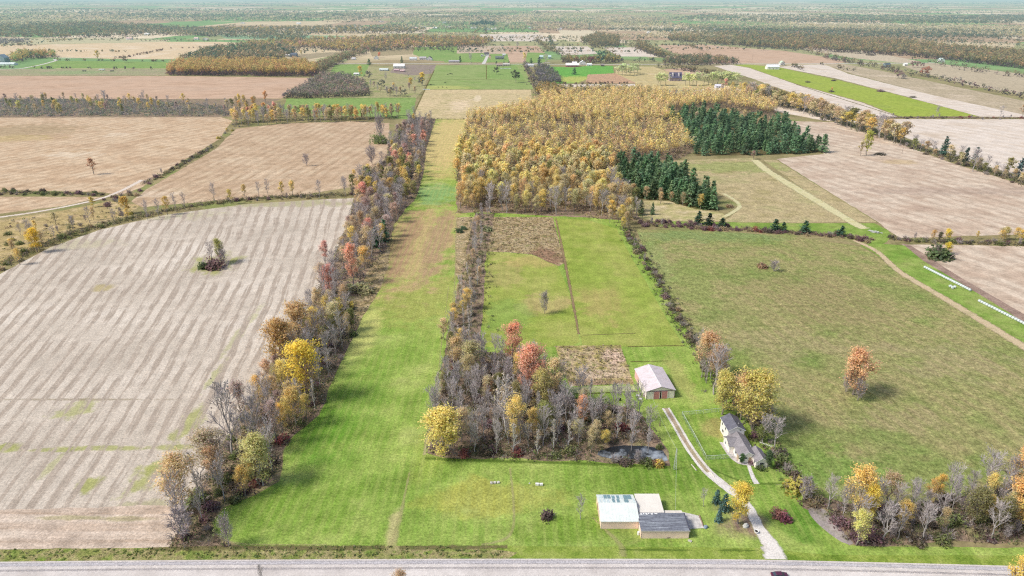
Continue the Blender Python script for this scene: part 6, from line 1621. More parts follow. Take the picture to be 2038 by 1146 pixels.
AUT = [(.62, .42, .12), (.58, .44, .14), (.56, .34, .12), (.5, .4, .14), (.55, .28, .12)]
DULL = [(.28, .22, .12), (.22, .2, .11), (.33, .23, .12), (.19, .19, .11), (.38, .27, .12)]
LOWC = [(.2, .13, .14), (.2, .16, .15), (.16, .12, .11)]
EVG = [(.07, .13, .09), (.09, .14, .1), (.06, .11, .08)]
CREAM = [(.66, .55, .32), (.62, .5, .3), (.58, .5, .34), (.68, .54, .28), (.5, .44, .28)]
TEAL = [(.11, .16, .12), (.15, .18, .13), (.09, .14, .11), (.2, .2, .12)]
POND2 = [(1184, 905), (1203, 890), (1240, 883), (1292, 885), (1322, 896), (1332, 920), (1312, 927), (1270, 919), (1225, 919)]
# ------------------------------------------------------------------ belts, woods and hedges: single trees in zones
zone([(640, 570), (690, 610), (705, 660), (680, 700), (655, 750), (628, 826), (580, 862), (556, 890), (545, 950), (500, 985), (430, 1010), (400, 1060), (360, 1075), (370, 1030), (405, 950), (450, 890), (500, 810), (555, 740), (595, 670)], 85, 5.0,
     [('bare', 8), ('tan', 4), ('goldthin', 1.6), ('rust', 1), ('olive', .6), ('silver', .8)], (9, 17), 'in the lower tree belt', 'the road', bynear, 21, wid=(.7, 1.0))
zone([(640, 570), (705, 600), (715, 650), (690, 700), (664, 750), (636, 826), (586, 866), (562, 895), (552, 955), (508, 984), (440, 1012), (418, 1060), (355, 1085), (375, 1020), (410, 950), (455, 880), (500, 810), (555, 740), (600, 670)], 55, 3.2,
     [('shrub_dark', 2), ('shrub_purple', 2.4), ('shrub_green', 2), ('shrub_tan', .8), ('twigbush', 2), ('shrub_red', .6)], (2, 4), 'under the lower belt', 'the road', bynear, 22)
zone([(812, 240), (862, 240), (846, 300), (838, 350), (828, 385), (808, 412), (785, 446), (772, 480), (742, 520), (715, 560), (655, 575), (668, 520), (700, 450), (712, 400), (720, 370), (745, 350), (772, 310), (790, 265)], 160, 6.0, None or [('bare', 1)],
     (10, 16), 'in the upper tree belt', 'its near end', bynear, 23, edge_bias=lambda r, x, y: r.choices(['bare', 'rust', 'tan', 'pink', 'goldthin', 'olive'], [4, 3, 2.4, 1.5, .3, .2] if y < 330 else ([2, .6, 3, .2, 3, 2.2] if y < 400 else [4, 2.2, 2.8, .6, .6, .5]))[0], wid=(.9, 1.2))
def woodlook(r, x, y):
    if x < 1010 and y < 285: return r.choices(['pink', 'bare', 'tan', 'orange', 'rust'], [3, 2, 2, 2, 2])[0]
    if y > 385: return r.choices(['tan', 'goldthin', 'olive', 'yellow', 'bare', 'orange'], [5, 4, .5, 1, 2, .5])[0]
    if y > 340: return r.choices(['goldthin', 'gold', 'yellow', 'tan', 'olive', 'orange'], [4, 2.5, 2, 2.5, .4, .6])[0]
    return r.choices(['gold', 'yellow', 'goldthin', 'orange', 'tan', 'pink'], [5, 4, 3, 1.8, 1.2, .4])[0]
zone([(914, 300), (908, 400), (908, 424), (1000, 424), (1215, 436), (1272, 438), (1262, 420)] + [(1240, 394), (1214, 322), (1100, 320), (1000, 320)], 300, 5.2, [('gold', 1)], (12, 20), 'in the near yellow wood', 'its front edge', bynear, 31, edge_bias=woodlook, wid=(.75, 1.1), unif_ground=True, palette=[(.88, .66, .22), (.84, .61, .19), (.82, .70, .27), (.72, .60, .29), (.84, .55, .23), (.90, .72, .24), (.62, .54, .25)])
wood_mass('woodland', pts_px([(932, 244), (916, 300), (913, 318), (1000, 322), (1214, 322), (1345, 318), (1386, 302), (1335, 240), (1200, 240), (1060, 236)], 1000, 40), [(.95, .72, .23), (.92, .76, .27), (.86, .61, .22), (.80, .66, .32), (.90, .72, .22), (.82, .52, .27), (.66, .56, .3)], LOWC, 17, 6.6, 'golden middle of the yellow wood, crowns merging into one canopy', quads=44, size=1.25, seed=9, lowq=8)
zone(PINE_UP, 190, 4.6, [('pine', 1)], (11, 19), 'in the upper pine block', 'its near edge', bynear, 33, wid=(.95, 1.2))
zone(PINE_LOW, 110, 4.4, [('pine', 1)], (10, 18), 'in the lower pine block', 'its near edge', bynear, 34, wid=(.9, 1.15))
zone([(1330, 226), (1400, 224), (1500, 236), (1530, 260), (1440, 262), (1380, 280), (1345, 250)], 16, 9, [('tan', 2), ('goldthin', 1)], (12, 15), 'among the upper pines', 'left', byx, 35)
zone([(1250, 392), (1330, 398), (1400, 414), (1390, 418), (1280, 402)], 7, 9, [('tan', 2), ('goldthin', 2)], (7, 11), 'before the lower pines', 'left', byx, 36)
# copse
zone([(892, 700), (960, 706), (1030, 725), (1090, 745), (1128, 795), (1200, 812), (1250, 815), (1295, 855), (1318, 882), (1260, 880), (1190, 885), (1180, 905), (1000, 905), (900, 902), (862, 880), (866, 820)], 125, 4.0,
     [('bare', 9), ('silver', 2.4), ('tan', 1.2), ('olive', .5), ('goldthin', .4)], (8, 14), 'in the copse', 'the front lawn', bynear, 41, wid=(.7, 1.05))
zone([(870, 890), (860, 905), (1000, 910), (1180, 915), (1300, 925), (1328, 922), (1326, 900), (1298, 850), (1240, 808), (1130, 790), (1060, 735), (960, 706), (890, 695), (870, 800)], 60, 3.0,
     [('shrub_dark', 2), ('shrub_purple', 1.6), ('shrub_green', 3), ('shrub_tan', .8), ('twigbush', 2), ('shrub_red', .5)], (2, 4), 'in the copse', 'the front lawn', bynear, 42, reject=lambda x, y: inside(x, y, POND2) and y < 918)
zone([(950, 425), (978, 425), (962, 500), (952, 600), (930, 690), (890, 690), (905, 620), (922, 540), (938, 480)], 48, 3.4, [('silver', 6), ('bare', 2.5), ('tan', 1)], (7, 11), 'in the silvery hedge column', 'its near end', bynear, 43, wid=(.75, 1.0))
zone([(893, 640), (930, 600), (940, 690), (880, 690)], 6, 5, [('goldthin', 1), ('tan', 1)], (8, 11), 'at the foot of the hedge column', 'the road', bynear, 44)
# hedge behind the house
zone([(1235, 440), (1262, 470), (1320, 565), (1372, 660), (1400, 700), (1390, 705), (1355, 655), (1300, 560), (1245, 470)], 32, 2.6, [('shrub_purple', 3), ('shrub_dark', 2), ('shrub_tan', 2), ('twigbush', 3), ('shrub_green', 1)], (2, 3), 'in the hay field hedge', 'its near end', bynear, 45)
zone([(1385, 690), (1410, 700), (1450, 770), (1520, 850), (1545, 900), (1520, 890), (1480, 850), (1430, 800), (1395, 750)], 26, 3.6, [('bare', 2), ('tan', 2), ('shrub_purple', 2), ('shrub_green', 2), ('twigbush', 3)], (6, 11), 'in the hedge behind the farmhouse', 'the road', bynear, 46)
zone([(1525, 880), (1545, 885), (1595, 965), (1640, 1000), (1620, 1010), (1575, 960), (1540, 915)], 18, 2.6, [('shrub_tan', 3), ('shrub_dark', 2), ('twigbush', 2), ('shrub_green', 1)], (2, 3), 'in the hedge right of the farmhouse', 'the road', bynear, 47, wid=(.7, 1.0))
# thicket
zone([(1640, 1010), (1700, 1005), (1800, 1010), (1900, 990), (2045, 960), (2060, 1070), (1980, 1075), (1910, 1030), (1880, 1075), (1720, 1080), (1680, 1050)], 80, 4.2, [('bare', 9), ('silver', 1), ('tan', 1.6), ('goldthin', .6), ('olive', .3)], (8, 13), 'in the right thicket', 'the road', bynear, 51, wid=(.75, 1.1))
zone([(1640, 1010), (1700, 1005), (1800, 1012), (1900, 992), (2045, 965), (2060, 1078), (1980, 1080), (1905, 1050), (1880, 1080), (1720, 1085), (1680, 1060)], 55, 3.0, [('shrub_dark', 3), ('shrub_green', 2.5), ('twigbush', 4), ('shrub_purple', 1.5)], (2, 4), 'in the right thicket', 'the road', bynear, 52)
# left hedgerows
zone([(0, 470), (140, 440), (260, 420), (285, 432), (170, 462), (90, 495), (20, 540), (0, 548)], 46, 4.5, [('bare', 3), ('shrub_green', 2), ('shrub_tan', 2), ('tan', 3), ('twigbush', 3), ('goldthin', 1), ('shrub_yellow', 1)], (6, 10), 'in the left field hedgerow', 'left', byx, 61)
zone([(200, 400), (245, 385), (285, 372), (282, 385), (230, 412), (205, 420)], 16, 3.4, [('shrub_purple', 5), ('twigbush', 2), ('shrub_tan', 1)], (2, 3), 'along the farm track bend', 'left', byx, 62)
hero('gold', 252, 425, 392, 1.2, 'gold tree at the bend of the farm track', colour=(.66, .42, .1)); hero('gold', 185, 412, 392, 1.2, 'low yellow tree beside the farm track', colour=(.6, .44, .1))
zone([(285, 430), (400, 405), (520, 391), (700, 384), (702, 392), (520, 400), (400, 412), (290, 440)], 34, 5.0, [('bare', 5), ('twigbush', 4), ('shrub_purple', 2), ('goldthin', 1), ('shrub_tan', 1)], (8, 13), 'in the hedgerow above the stubble', 'left', byx, 63, wid=(.7, .95))
zone([(690, 372), (720, 350), (815, 345), (835, 372), (800, 395), (705, 392)], 22, 7, [('goldthin', 3), ('olive', 3), ('tan', 2)], (10, 14), 'where hedgerow meets belt', 'left', byx, 64)
zone([(0, 378), (100, 382), (205, 384), (205, 390), (0, 388)], 26, 4.5, [('shrub_dark', 3), ('shrub_green', 3), ('twigbush', 2), ('shrub_purple', 1)], (2, 3), 'in the low left hedge', 'left', byx, 65)
zone([(284, 362), (340, 335), (400, 302), (425, 288), (428, 294), (380, 322), (320, 355), (292, 370)], 26, 4, [('shrub_dark', 2), ('shrub_green', 3), ('twigbush', 4), ('shrub_tan', 2), ('shrub_purple', 2)], (2, 3), 'in the left diagonal hedge', 'left', byx, 66)
zone([(430, 280), (460, 250), (475, 240), (480, 250), (440, 280)], 12, 5, [('twigbush', 3), ('goldthin', 1), ('shrub_yellow', 1)], (6, 9), 'atop the left diagonal hedge', 'left', byx, 67)
zone([(462, 240), (560, 232), (700, 232), (795, 228), (790, 236), (700, 243), (560, 246), (470, 254)], 105, 6, [('bare', 4), ('goldthin', 3), ('tan', 4), ('gold', 2), ('orange', 1), ('olive', 2)], (12, 17), 'in the row below the green pasture', 'left', byx, 68)
zone([(462, 205), (540, 200), (560, 215), (550, 235), (470, 240)], 16, 10, [('orange', 2), ('pink', 2), ('gold', 2), ('tan', 2)], (12, 16), 'at the colourful left corner', 'left', byx, 69)
zone([(0, 200), (300, 200), (470, 215), (460, 228), (0, 230)], 95, 9, [('bare', 4), ('tan', 3), ('goldthin', 2), ('yellow', 1.5), ('olive', 1.5), ('rust', 1), ('shrub_red', .5)], (9, 15), 'in the scrub band on the left', 'left', byx, 70)
# right diagonal hedgerow
zone([(1478, 186), (1500, 190), (1590, 212), (1660, 240), (1760, 270), (1800, 284), (1790, 290), (1690, 256), (1580, 222), (1480, 200)], 110, 6.5, [('tan', 5), ('goldthin', 3), ('olive', 1.5), ('bare', 1.6), ('twigbush', .6)], (14, 22), 'in the upper right diagonal hedgerow', 'left', byx, 81, wid=(1.3, 1.8))
zone([(1790, 280), (1870, 302), (1950, 330), (2040, 362), (2036, 370), (1930, 338), (1860, 314), (1795, 292)], 60, 6, [('twigbush', 2), ('tan', 2), ('bare', 2), ('shrub_dark', 2), ('shrub_tan', 1), ('olive', .8)], (7, 12), 'in the right diagonal hedgerow end', 'left', byx, 82, wid=(1.1, 1.5))
zone([(1440, 172), (1480, 180), (1560, 205), (1545, 222), (1500, 215), (1430, 185)], 22, 10, [('gold', 2), ('goldthin', 2), ('tan', 3), ('pink', 1)], (12, 16), 'on the yellow wood right shoulder', 'left', byx, 83)
zone([(1770, 472), (1840, 476), (1950, 480), (2040, 484), (2040, 490), (1950, 486), (1830, 483), (1780, 478)], 34, 4.5, [('shrub_purple', 4), ('shrub_dark', 2), ('twigbush', 3), ('shrub_green', 2)], (2, 3.5), 'in the hedge above the bale rows', 'left', byx, 84)
zone([(1978, 474), (2045, 478), (2045, 486), (1980, 482)], 9, 6, [('goldthin', 2), ('yellow', 1)], (7, 9), 'at the right end of the bale hedge', 'left', byx, 85, wid=(1.2, 1.5))
zone([(1270, 438), (1400, 448), (1560, 458), (1700, 468), (1738, 476), (1730, 484), (1690, 476), (1560, 466), (1400, 458), (1270, 450)], 55, 3.4, [('shrub_purple', 6), ('shrub_dark', 2), ('shrub_tan', 1.6), ('twigbush', 2), ('shrub_red', .6)], (2, 3), 'in the red-brown hedge', 'left', byx, 86)
zone([(1200, 425), (1245, 430), (1262, 455), (1240, 460), (1205, 440)], 18, 6, [('tan', 3), ('goldthin', 2), ('bare', 2)], (9, 14), 'at the yellow wood corner', 'left', byx, 87)
zone([(1740, 231), (1860, 233), (2040, 234), (2040, 238), (1740, 236)], 30, 9, [('twigbush', 4), ('shrub_red', 2), ('shrub_dark', 2)], (2, 4), 'on the far low hedge', 'left', byx, 88)
zone([(1690, 146), (1760, 160), (1840, 152), (1920, 170), (2030, 193), (2030, 198), (1900, 174), (1760, 168)], 0, 9, [('bare', 1)], (9, 12), 'x', 'left', byx, 89)

POND = [(1184, 905), (1203, 890), (1240, 883), (1292, 885), (1322, 896), (1332, 916), (1312, 925), (1270, 917), (1225, 917)]
# ------------------------------------------------------------------ undergrowth masses
PB = [(.16, .11, .10), (.12, .10, .06), (.22, .19, .16), (.11, .15, .045), (.27, .21, .11), (.17, .20, .07), (.15, .14, .07), (.10, .12, .05)]
clump_mass('undergrowth', spots_poly(BELT_LOW, .32, (.9, 2.4), (.8, 4.6), 1), PB + [(.3, .26, .23)], label='brown and green undergrowth filling the lower tree belt', quads=22)
clump_mass('undergrowth', spots_poly(BELT_UP, .14, (1.2, 2.6), (1, 5), 2), [(.24, .19, .19), (.16, .13, .11), (.26, .21, .2), (.2, .19, .12)], label='grey-brown undergrowth filling the upper tree belt', quads=18, size=.8)
clump_mass('undergrowth', [q for q in spots_poly(COPSE, .32, (.8, 2.2), (.8, 3.8), 3) if not inside(*PX(q[0], q[1]), POND) and not (1185 < PX(q[0], q[1])[0] < 1335 and 880 < PX(q[0], q[1])[1] < 926 and q[3] > 2.0)], PB + [(.28, .25, .22)], label='brown and green undergrowth of the copse', quads=22)
clump_mass('undergrowth', spots_poly(THICKET, .24, (.8, 2.2), (.8, 3.2), 4), PB, label='brown and green undergrowth of the lower right thicket', quads=22)
clump_mass('undergrowth', spots_poly(WOOD, .03, (1.8, 3.4), (2, 6), 5), [(.3, .22, .12), (.26, .2, .14), (.36, .28, .12)], label='brown undergrowth below the yellow wood', quads=14, size=1.4)
clump_mass('undergrowth', spots_line([(958, 425), (952, 500), (940, 600), (912, 690)], 14, 2.4, (.8, 1.6), (.6, 1.6), 6), PB, label='weedy undergrowth below the silvery hedge column', quads=18)
clump_mass('undergrowth', spots_line([(1240, 448), (1300, 545), (1345, 625), (1390, 700)], 7, 2.2, (.8, 1.6), (.8, 2.0), 7), PB, label='brush of the long hedge between hay field and meadow', quads=20)
clump_mass('undergrowth', spots_line([(1392, 705), (1440, 780), (1500, 850), (1550, 915), (1600, 985), (1640, 1005)], 7, 2.0, (.7, 1.5), (.6, 1.6), 8), PB, label='brush of the hedge passing the farmhouse', quads=20)
clump_mass('undergrowth', spots_line([(0, 530), (90, 487), (180, 456), (285, 430), (400, 408), (520, 395), (705, 388)], 10, 3.4, (1.0, 2.2), (.8, 3.0), 9), PB, label='brush of the hedgerow above the big stubble field', quads=20)
clump_mass('undergrowth', spots_line([(1270, 444), (1400, 453), (1560, 462), (1700, 472), (1738, 480)], 7, 2.6, (.9, 1.8), (.8, 1.8), 10), [(.26, .14, .13), (.2, .11, .11), (.3, .2, .14)], label='red-brown brush of the hedge above the meadow', quads=20)
clump_mass('undergrowth', spots_line([(1770, 475), (1840, 480), (1950, 484), (2080, 489)], 6, 2.2, (.9, 1.8), (.8, 2.2), 11), PB, label='dark brush of the hedge above the bales', quads=20)
clump_mass('undergrowth', spots_line([(1480, 192), (1590, 216), (1690, 250), (1800, 286), (1870, 308), (1950, 334), (2060, 372)], 13, 2.4, (1.4, 2.8), (1.2, 4.0), 12), PB, label='brush of the right diagonal hedgerow', quads=16, size=.9)
clump_mass('undergrowth', spots_line([(1740, 234), (2080, 236)], 6, 1.2, (1.4, 2.4), (1, 1.8), 13), [(.24, .12, .1), (.2, .14, .09)], label='low red-brown brush of the far low hedge', quads=14, size=.9)
clump_mass('undergrowth', spots_line([(0, 383), (205, 387)], 5, 1.6, (1, 2), (.8, 1.6), 14), PB, label='low brush between the left fields', quads=16, size=.7)
clump_mass('undergrowth', spots_line([(286, 366), (340, 340), (425, 291)], 6, 1.6, (1, 2), (.8, 1.8), 15), PB, label='brush of the diagonal hedge between tan fields', quads=16, size=.7)
clump_mass('undergrowth', spots_poly([(0, 198), (300, 199), (470, 214), (460, 231), (0, 232)], .045, (2, 4.5), (1.5, 5.5), 16), [(.27, .23, .22), (.23, .2, .19), (.2, .24, .13), (.35, .29, .24), (.26, .29, .18), (.19, .22, .16)], label='purple-grey scrub of the left band', quads=16, size=1.3)
clump_mass('undergrowth', spots_line([(465, 248), (560, 240), (700, 238), (795, 233)], 9, 1.2, (1.4, 2.6), (1, 3), 17), PB, label='brush below the autumn row', quads=16, size=.9)
clump_mass('undergrowth', spots_poly([(0, 440), (200, 412), (280, 410), (250, 432), (90, 482), (0, 530)], .012, (.8, 1.8), (.6, 1.6), 18), PB + [(.4, .3, .12), (.4, .38, .12)], label='scattered weeds beside the farm track', quads=16, size=.7)
# rough tufts on weedy ground
def tufts(name, poly, dens, pal, seed, label, h=(.25, .7), r=(.4, .9)):
    clump_mass(name, spots_poly(poly, dens, r, h, seed), pal, label=label, cat='grass', quads=7, size=.5)
tufts('weed_tufts', [(1105, 688), (1235, 687), (1262, 765), (1135, 768), (1118, 735)], .5, [(.5, .38, .26), (.3, .28, .1), (.56, .44, .3), (.26, .2, .12)], 30, 'dry weed tufts of the rough paddock')
tufts('weed_tufts', [(968, 432), (1100, 432), (1110, 470), (1124, 522), (1060, 507), (962, 500)], .25, [(.4, .3, .18), (.3, .25, .12), (.26, .17, .11)], 31, 'dry weed tufts of the unmown corner')
tufts('weed_tufts', [(780, 462), (772, 529), (756, 578), (738, 606), (712, 645), (690, 640), (712, 580), (738, 520)], .3, [(.4, .3, .18), (.3, .27, .12)], 32, 'dry weed tufts beside the belt')
tufts('verge_weeds', [(0, 1094), (340, 1090), (700, 1087), (900, 1088), (1010, 1100), (980, 1108), (0, 1114)], .5, [(.15, .22, .05), (.3, .28, .11), (.13, .17, .05), (.22, .29, .07)], 34, 'tall weeds of the roadside ditch', (.1, .4), (.3, .7))

# ------------------------------------------------------------------ distant woodland (masses)
def pts_clumpy(poly, n, seed):
    out = []
    for x, y in pts_px(poly, n, seed):
        d = hypot(x, y)
        if d > 1500 and mnoise.noise(Vector((x / (d * .045), y / (d * .09), seed * .37))) < -.52: continue
        out.append((x, y))
    return out
W = lambda name, poly, n, pal, low, h, w, label, **k: wood_mass(name, pts_clumpy(poly, int(n * 2.6), len(label)), pal, low, h, w, label, **k)
W('woodland', [(930, 244), (1060, 240), (1200, 244), (1330, 244), (1325, 226), (1440, 214), (1530, 232), (1545, 222), (1480, 192), (1380, 190), (1200, 187), (1080, 195), (1062, 216), (940, 238)], 900, [(.92, .70, .24), (.90, .73, .27), (.82, .57, .23), (.76, .62, .29), (.78, .52, .28)], LOWC, 17, 7.5, 'golden far half of the yellow wood, crowns merging', quads=30, size=1.6)
W('woodland', [(1064, 190), (1080, 178), (1110, 184), (1125, 192), (1090, 200)], 40, [(.5, .34, .1), (.3, .26, .12), (.4, .24, .1)], LOWC, 17, 10, 'rusty clump at the far tip of the yellow wood', quads=26, size=2)
W('woodland', [(1085, 182), (1275, 182), (1300, 190), (1090, 194)], 110, DULL + [(.5, .4, .14)], LOWC, 14, 9, 'dull brown far margin of the yellow wood', quads=22, size=2)
W('woodland', [(333, 150), (625, 153), (634, 142), (600, 130), (350, 130)], 620, AUT, [(.22, .11, .13), (.2, .14, .15), (.26, .14, .12)], 20, 11, 'long orange-topped wood behind the brown field', quads=22, size=2.6, lowq=12)
W('woodland', [(357, 120), (430, 97), (480, 92), (600, 101), (560, 122), (420, 124)], 330, EVG + DULL + [(.5, .34, .2), (.56, .4, .22)], LOWC, 17, 12, 'mixed evergreen and tan wood beyond the orange wood', quads=14, size=3.4)
W('woodland', [(470, 90), (560, 85), (640, 80), (800, 74), (985, 80), (965, 93), (700, 105), (620, 98), (520, 98)], 700, AUT + DULL + [(.6, .3, .25)], LOWC, 18, 13, 'long russet wood crossing the far centre', quads=14, size=3.6)
W('woodland', [(1330, 82), (1500, 95), (1560, 98), (1700, 107), (1800, 112), (1900, 122), (2120, 148), (2120, 116), (1900, 96), (1800, 84), (1500, 68), (1330, 70)], 1500, DULL + [(.34, .3, .12), (.44, .26, .13)], LOWC, 18, 13, 'long brown wood on the far right', quads=14, size=3.8)
W('woodland', [(1153, 84), (1180, 95), (1265, 96), (1290, 108), (1330, 118), (1290, 98), (1260, 80), (1190, 70)], 260, DULL, LOWC, 20, 15, 'round-crowned brown wood above the pale stubble', quads=14, size=3.8)
W('woodland', [(1475, 92), (1505, 94), (1545, 98), (1540, 90), (1480, 84)], 50, EVG + DULL, LOWC, 18, 14, 'dark green patch in the right far wood', quads=14, size=3.6)
W('woodland', [(560, 196), (612, 172), (640, 150), (690, 152), (728, 168), (734, 190), (700, 194), (640, 196)], 300, [(.27, .23, .2), (.23, .21, .17), (.3, .24, .2), (.22, .25, .14), (.42, .26, .22), (.34, .3, .2)], LOWC, 11, 10, 'purple-grey thicket beside the orchard pasture', quads=18, size=2.0)
W('woodland', [(640, 148), (690, 120), (740, 105), (735, 100), (680, 112), (628, 135)], 130, DULL + [(.3, .34, .16), (.34, .14, .12)], LOWC, 14, 11, 'grey-green thicket left of the orchard farm', quads=16, size=2.4)
W('woodland', [(1062, 140), (1085, 133), (1110, 150), (1118, 167), (1075, 168)], 110, [(.22, .19, .2), (.18, .16, .17), (.24, .22, .12)], LOWC, 11, 9, 'dark leafless thicket by the white bungalow', quads=18, size=2.0)
W('woodland', [(1118, 122), (1200, 122), (1215, 118), (1235, 120), (1230, 126), (1120, 127)], 60, AUT[:2] + DULL + EVG[:1], LOWC, 17, 12, 'mixed trees behind the burgundy trees', quads=16, size=2.6)
W('woodland', [(1318, 130), (1330, 118), (1400, 116), (1450, 122), (1470, 128), (1380, 132)], 150, DULL + EVG[:1] + [(.5, .3, .22)], LOWC, 15, 12, 'mixed trees along the road right of the conifer row', quads=16, size=2.6)
W('woodland', [(1300, 133), (1340, 138), (1420, 150), (1455, 158), (1440, 160), (1380, 142)], 70, DULL, LOWC, 12, 9, 'leafless hedge trees behind the country house', quads=16, size=2.2)
W('woodland', [(30, 128), (60, 118), (110, 118), (112, 110), (40, 108), (20, 118)], 70, AUT + [(.3, .4, .14), (.2, .3, .14)] + EVG[:1], LOWC, 18, 14, 'colourful farm trees at the far left', quads=18, size=3)
W('woodland', [(-60, 90), (60, 88), (62, 82), (-60, 80)], 50, [(.24, .22, .22)], LOWC, 14, 14, 'leafless grey wood at the left edge', quads=12, size=3.4)
W('woodland', [(-60, 76), (200, 76), (300, 70), (430, 74), (440, 66), (300, 52), (200, 45), (-60, 50)], 900, TEAL + DULL + [(.4, .36, .24)], LOWC, 18, 15, 'broad teal-grey wood at the far left', quads=11, size=4.4, lowq=3)
W('woodland', [(130, 62), (200, 60), (430, 74), (600, 84), (620, 70), (440, 60), (350, 54)], 340, TEAL + DULL + CREAM[:1], LOWC, 17, 14, 'grey wood strip before the teal field', quads=11, size=4, lowq=3)
W('woodland', [(400, 66), (640, 68), (820, 66), (860, 60), (700, 56), (420, 58)], 480, DULL + TEAL + AUT[:2], LOWC, 18, 15, 'brown wood behind the teal field', quads=11, size=4.2, lowq=3)
W('woodland', [(936, 52), (960, 46), (985, 47), (985, 54), (940, 55)], 60, [(.05, .1, .09)], LOWC, 20, 16, 'small dark evergreen grove near the horizon', quads=14, size=4, lowq=0)
W('woodland', [(1330, 60), (1600, 62), (1900, 72), (2120, 82), (2120, 62), (1900, 50), (1600, 52), (1330, 50)], 900, CREAM + [(.5, .4, .24)], LOWC, 17, 15, 'cream-yellow wood band on the far right', quads=11, size=4.2, lowq=2)
W('woodland', [(1560, 48), (1700, 50), (2120, 48), (2120, 36), (1800, 32), (1400, 30), (1330, 40)], 900, TEAL + DULL[:2], LOWC, 18, 18, 'blue-grey wood band on the far right', quads=9, size=5, lowq=0)
W('woodland', [(1830, 64), (1900, 62), (2120, 68), (2120, 60), (1900, 56)], 160, CREAM, LOWC, 18, 15, 'pale wood at the far right edge', quads=11, size=4.2, lowq=2)
W('woodland', [(760, 58), (1000, 62), (1340, 62), (1340, 34), (1000, 28), (780, 34)], 1300, CREAM + [(.42, .4, .26), (.2, .24, .18)], LOWC, 17, 15, 'cream-yellow woods near the horizon, centre', quads=10, size=4.4, lowq=2)
W('woodland', [(-60, 44), (200, 40), (420, 44), (760, 44), (760, 24), (400, 20), (-60, 22)], 1500, CREAM + TEAL, LOWC, 17, 18, 'cream and teal woods near the horizon, left', quads=8, size=5, lowq=0)
# hedgerow lines far away
def far_line(line, wid, per_m, h, pal, label, w=9, quads=14, size=2.6):
    pts = [(s[0], s[1]) for s in spots_line(line, wid, per_m, (1, 1), (1, 1), len(label))]
    wood_mass('hedgerow', pts, pal, LOWC, h, w, label, quads=quads, size=size, seed=len(label), cat='hedgerow')
far_line([(1065, 81), (1088, 96), (1112, 110), (1140, 118), (1175, 124)], 14, .10, 15, DULL, 'tall brown hedgerow right of the brown far field')
far_line([(1240, 88), (1300, 106), (1360, 120), (1330, 128)], 16, .08, 18, DULL + EVG[:1], 'tall hedgerow between the two striped pale fields', 12)
far_line([(1222, 124), (1260, 124), (1310, 122)], 12, .14, 12, [(.14, .16, .12), (.2, .19, .14)], 'dense grey-green row along the far road', 9)
far_line([(1202, 108), (1222, 116), (1232, 122)], 12, .08, 16, DULL, 'brown trees at the left of the striped field', 12)
far_line([(1095, 91), (1160, 91)], 8, .12, 7, [(.16, .16, .11)], 'low dark hedge over the pale striped field', 8)
far_line([(1530, 97), (1600, 104), (1640, 112), (1690, 124), (1760, 138), (1790, 146)], 20, .10, 13, DULL + [(.34, .2, .14)], 'leafy hedgerow left of the far right fields', 11)
far_line([(1640, 116), (1690, 126), (1780, 142), (1830, 150), (1930, 172), (2060, 200), (2120, 212)], 12, .10, 10, [(.22, .19, .18), (.24, .14, .14), (.2, .2, .12)], 'long dark hedgerow running off the right edge', 9)
far_line([(1545, 128), (1580, 134), (1600, 142)], 10, .10, 10, DULL, 'hedge trees beside the white barn', 9)
far_line([(1622, 127), (1660, 134), (1700, 143)], 8, .05, 9, DULL, 'thin hedge right of the white barn', 8)
far_line([(1850, 127), (1930, 142), (2060, 158), (2120, 166)], 10, .08, 12, [(.3, .26, .16), (.26, .24, .14)], 'olive hedgerow at the far right', 10)
far_line([(1800, 118), (1860, 124), (1960, 142), (2060, 158)], 20, .06, 13, DULL, 'thick hedge of the far right house', 11)
far_line([(0, 136), (60, 136), (200, 137), (336, 138)], 6, .05, 6, [(.14, .14, .11), (.2, .18, .14)], 'low dark hedge under the far left green field', 6)
far_line([(110, 121), (200, 121), (340, 123)], 6, .05, 6, DULL, 'low hedge above the far left green field', 7)
far_line([(225, 118), (280, 109), (335, 97)], 6, .08, 6, [(.3, .2, .14)], 'low reddish hedge between the far left stubbles', 7)
far_line([(335, 97), (420, 94)], 6, .06, 5, [(.3, .2, .14)], 'low hedge closing the far left stubble', 7)
far_line([(0, 89.5), (70, 91)], 6, .08, 6, [(.26, .2, .16)], 'low brown hedge at the far left edge', 8)
far_line([(282, 82), (400, 82), (500, 82)], 8, .06, 7, DULL, 'thin hedge before the grey wood', 9)
far_line([(570, 196), (610, 175), (630, 156)], 14, .10, 9, [(.22, .18, .19), (.2, .18, .14)], 'scrubby hedge at the end of the brown field', 8)
far_line([(1046, 128), (1052, 140), (1062, 160), (1070, 178)], 10, .10, 10, [(.24, .18, .18), (.22, .2, .13)], 'scrubby hedge right of the far pasture', 8)
far_line([(868, 237), (926, 237)], 3, .2, 1.6, [(.16, .12, .08)], 'dark fence-line weeds across the strip head', 3, 10, .8)
far_line([(934, 240), (1062, 217)], 8, .10, 9, [(.56, .26, .2), (.3, .22, .2), (.5, .34, .16)], 'pink-brown trees along the fallow field', 8)
far_line([(1265, 96), (1310, 112), (1360, 124)], 10, .05, 14, DULL, 'brown trees right of the striped field', 11)
far_line([(800, 66), (985, 67), (1100, 67)], 8, .05, 9, [(.3, .26, .18)], 'low hedge line far centre', 10)
far_line([(1600, 240), (1740, 236)], 6, .08, 6, [(.3, .2, .12), (.26, .22, .12)], 'low hedge joining the diagonal hedgerow', 6)
far_line([(1095, 168), (1180, 167), (1265, 166)], 4, .10, 4, [(.24, .15, .11)], 'low dark hedge above the pale far field', 5)
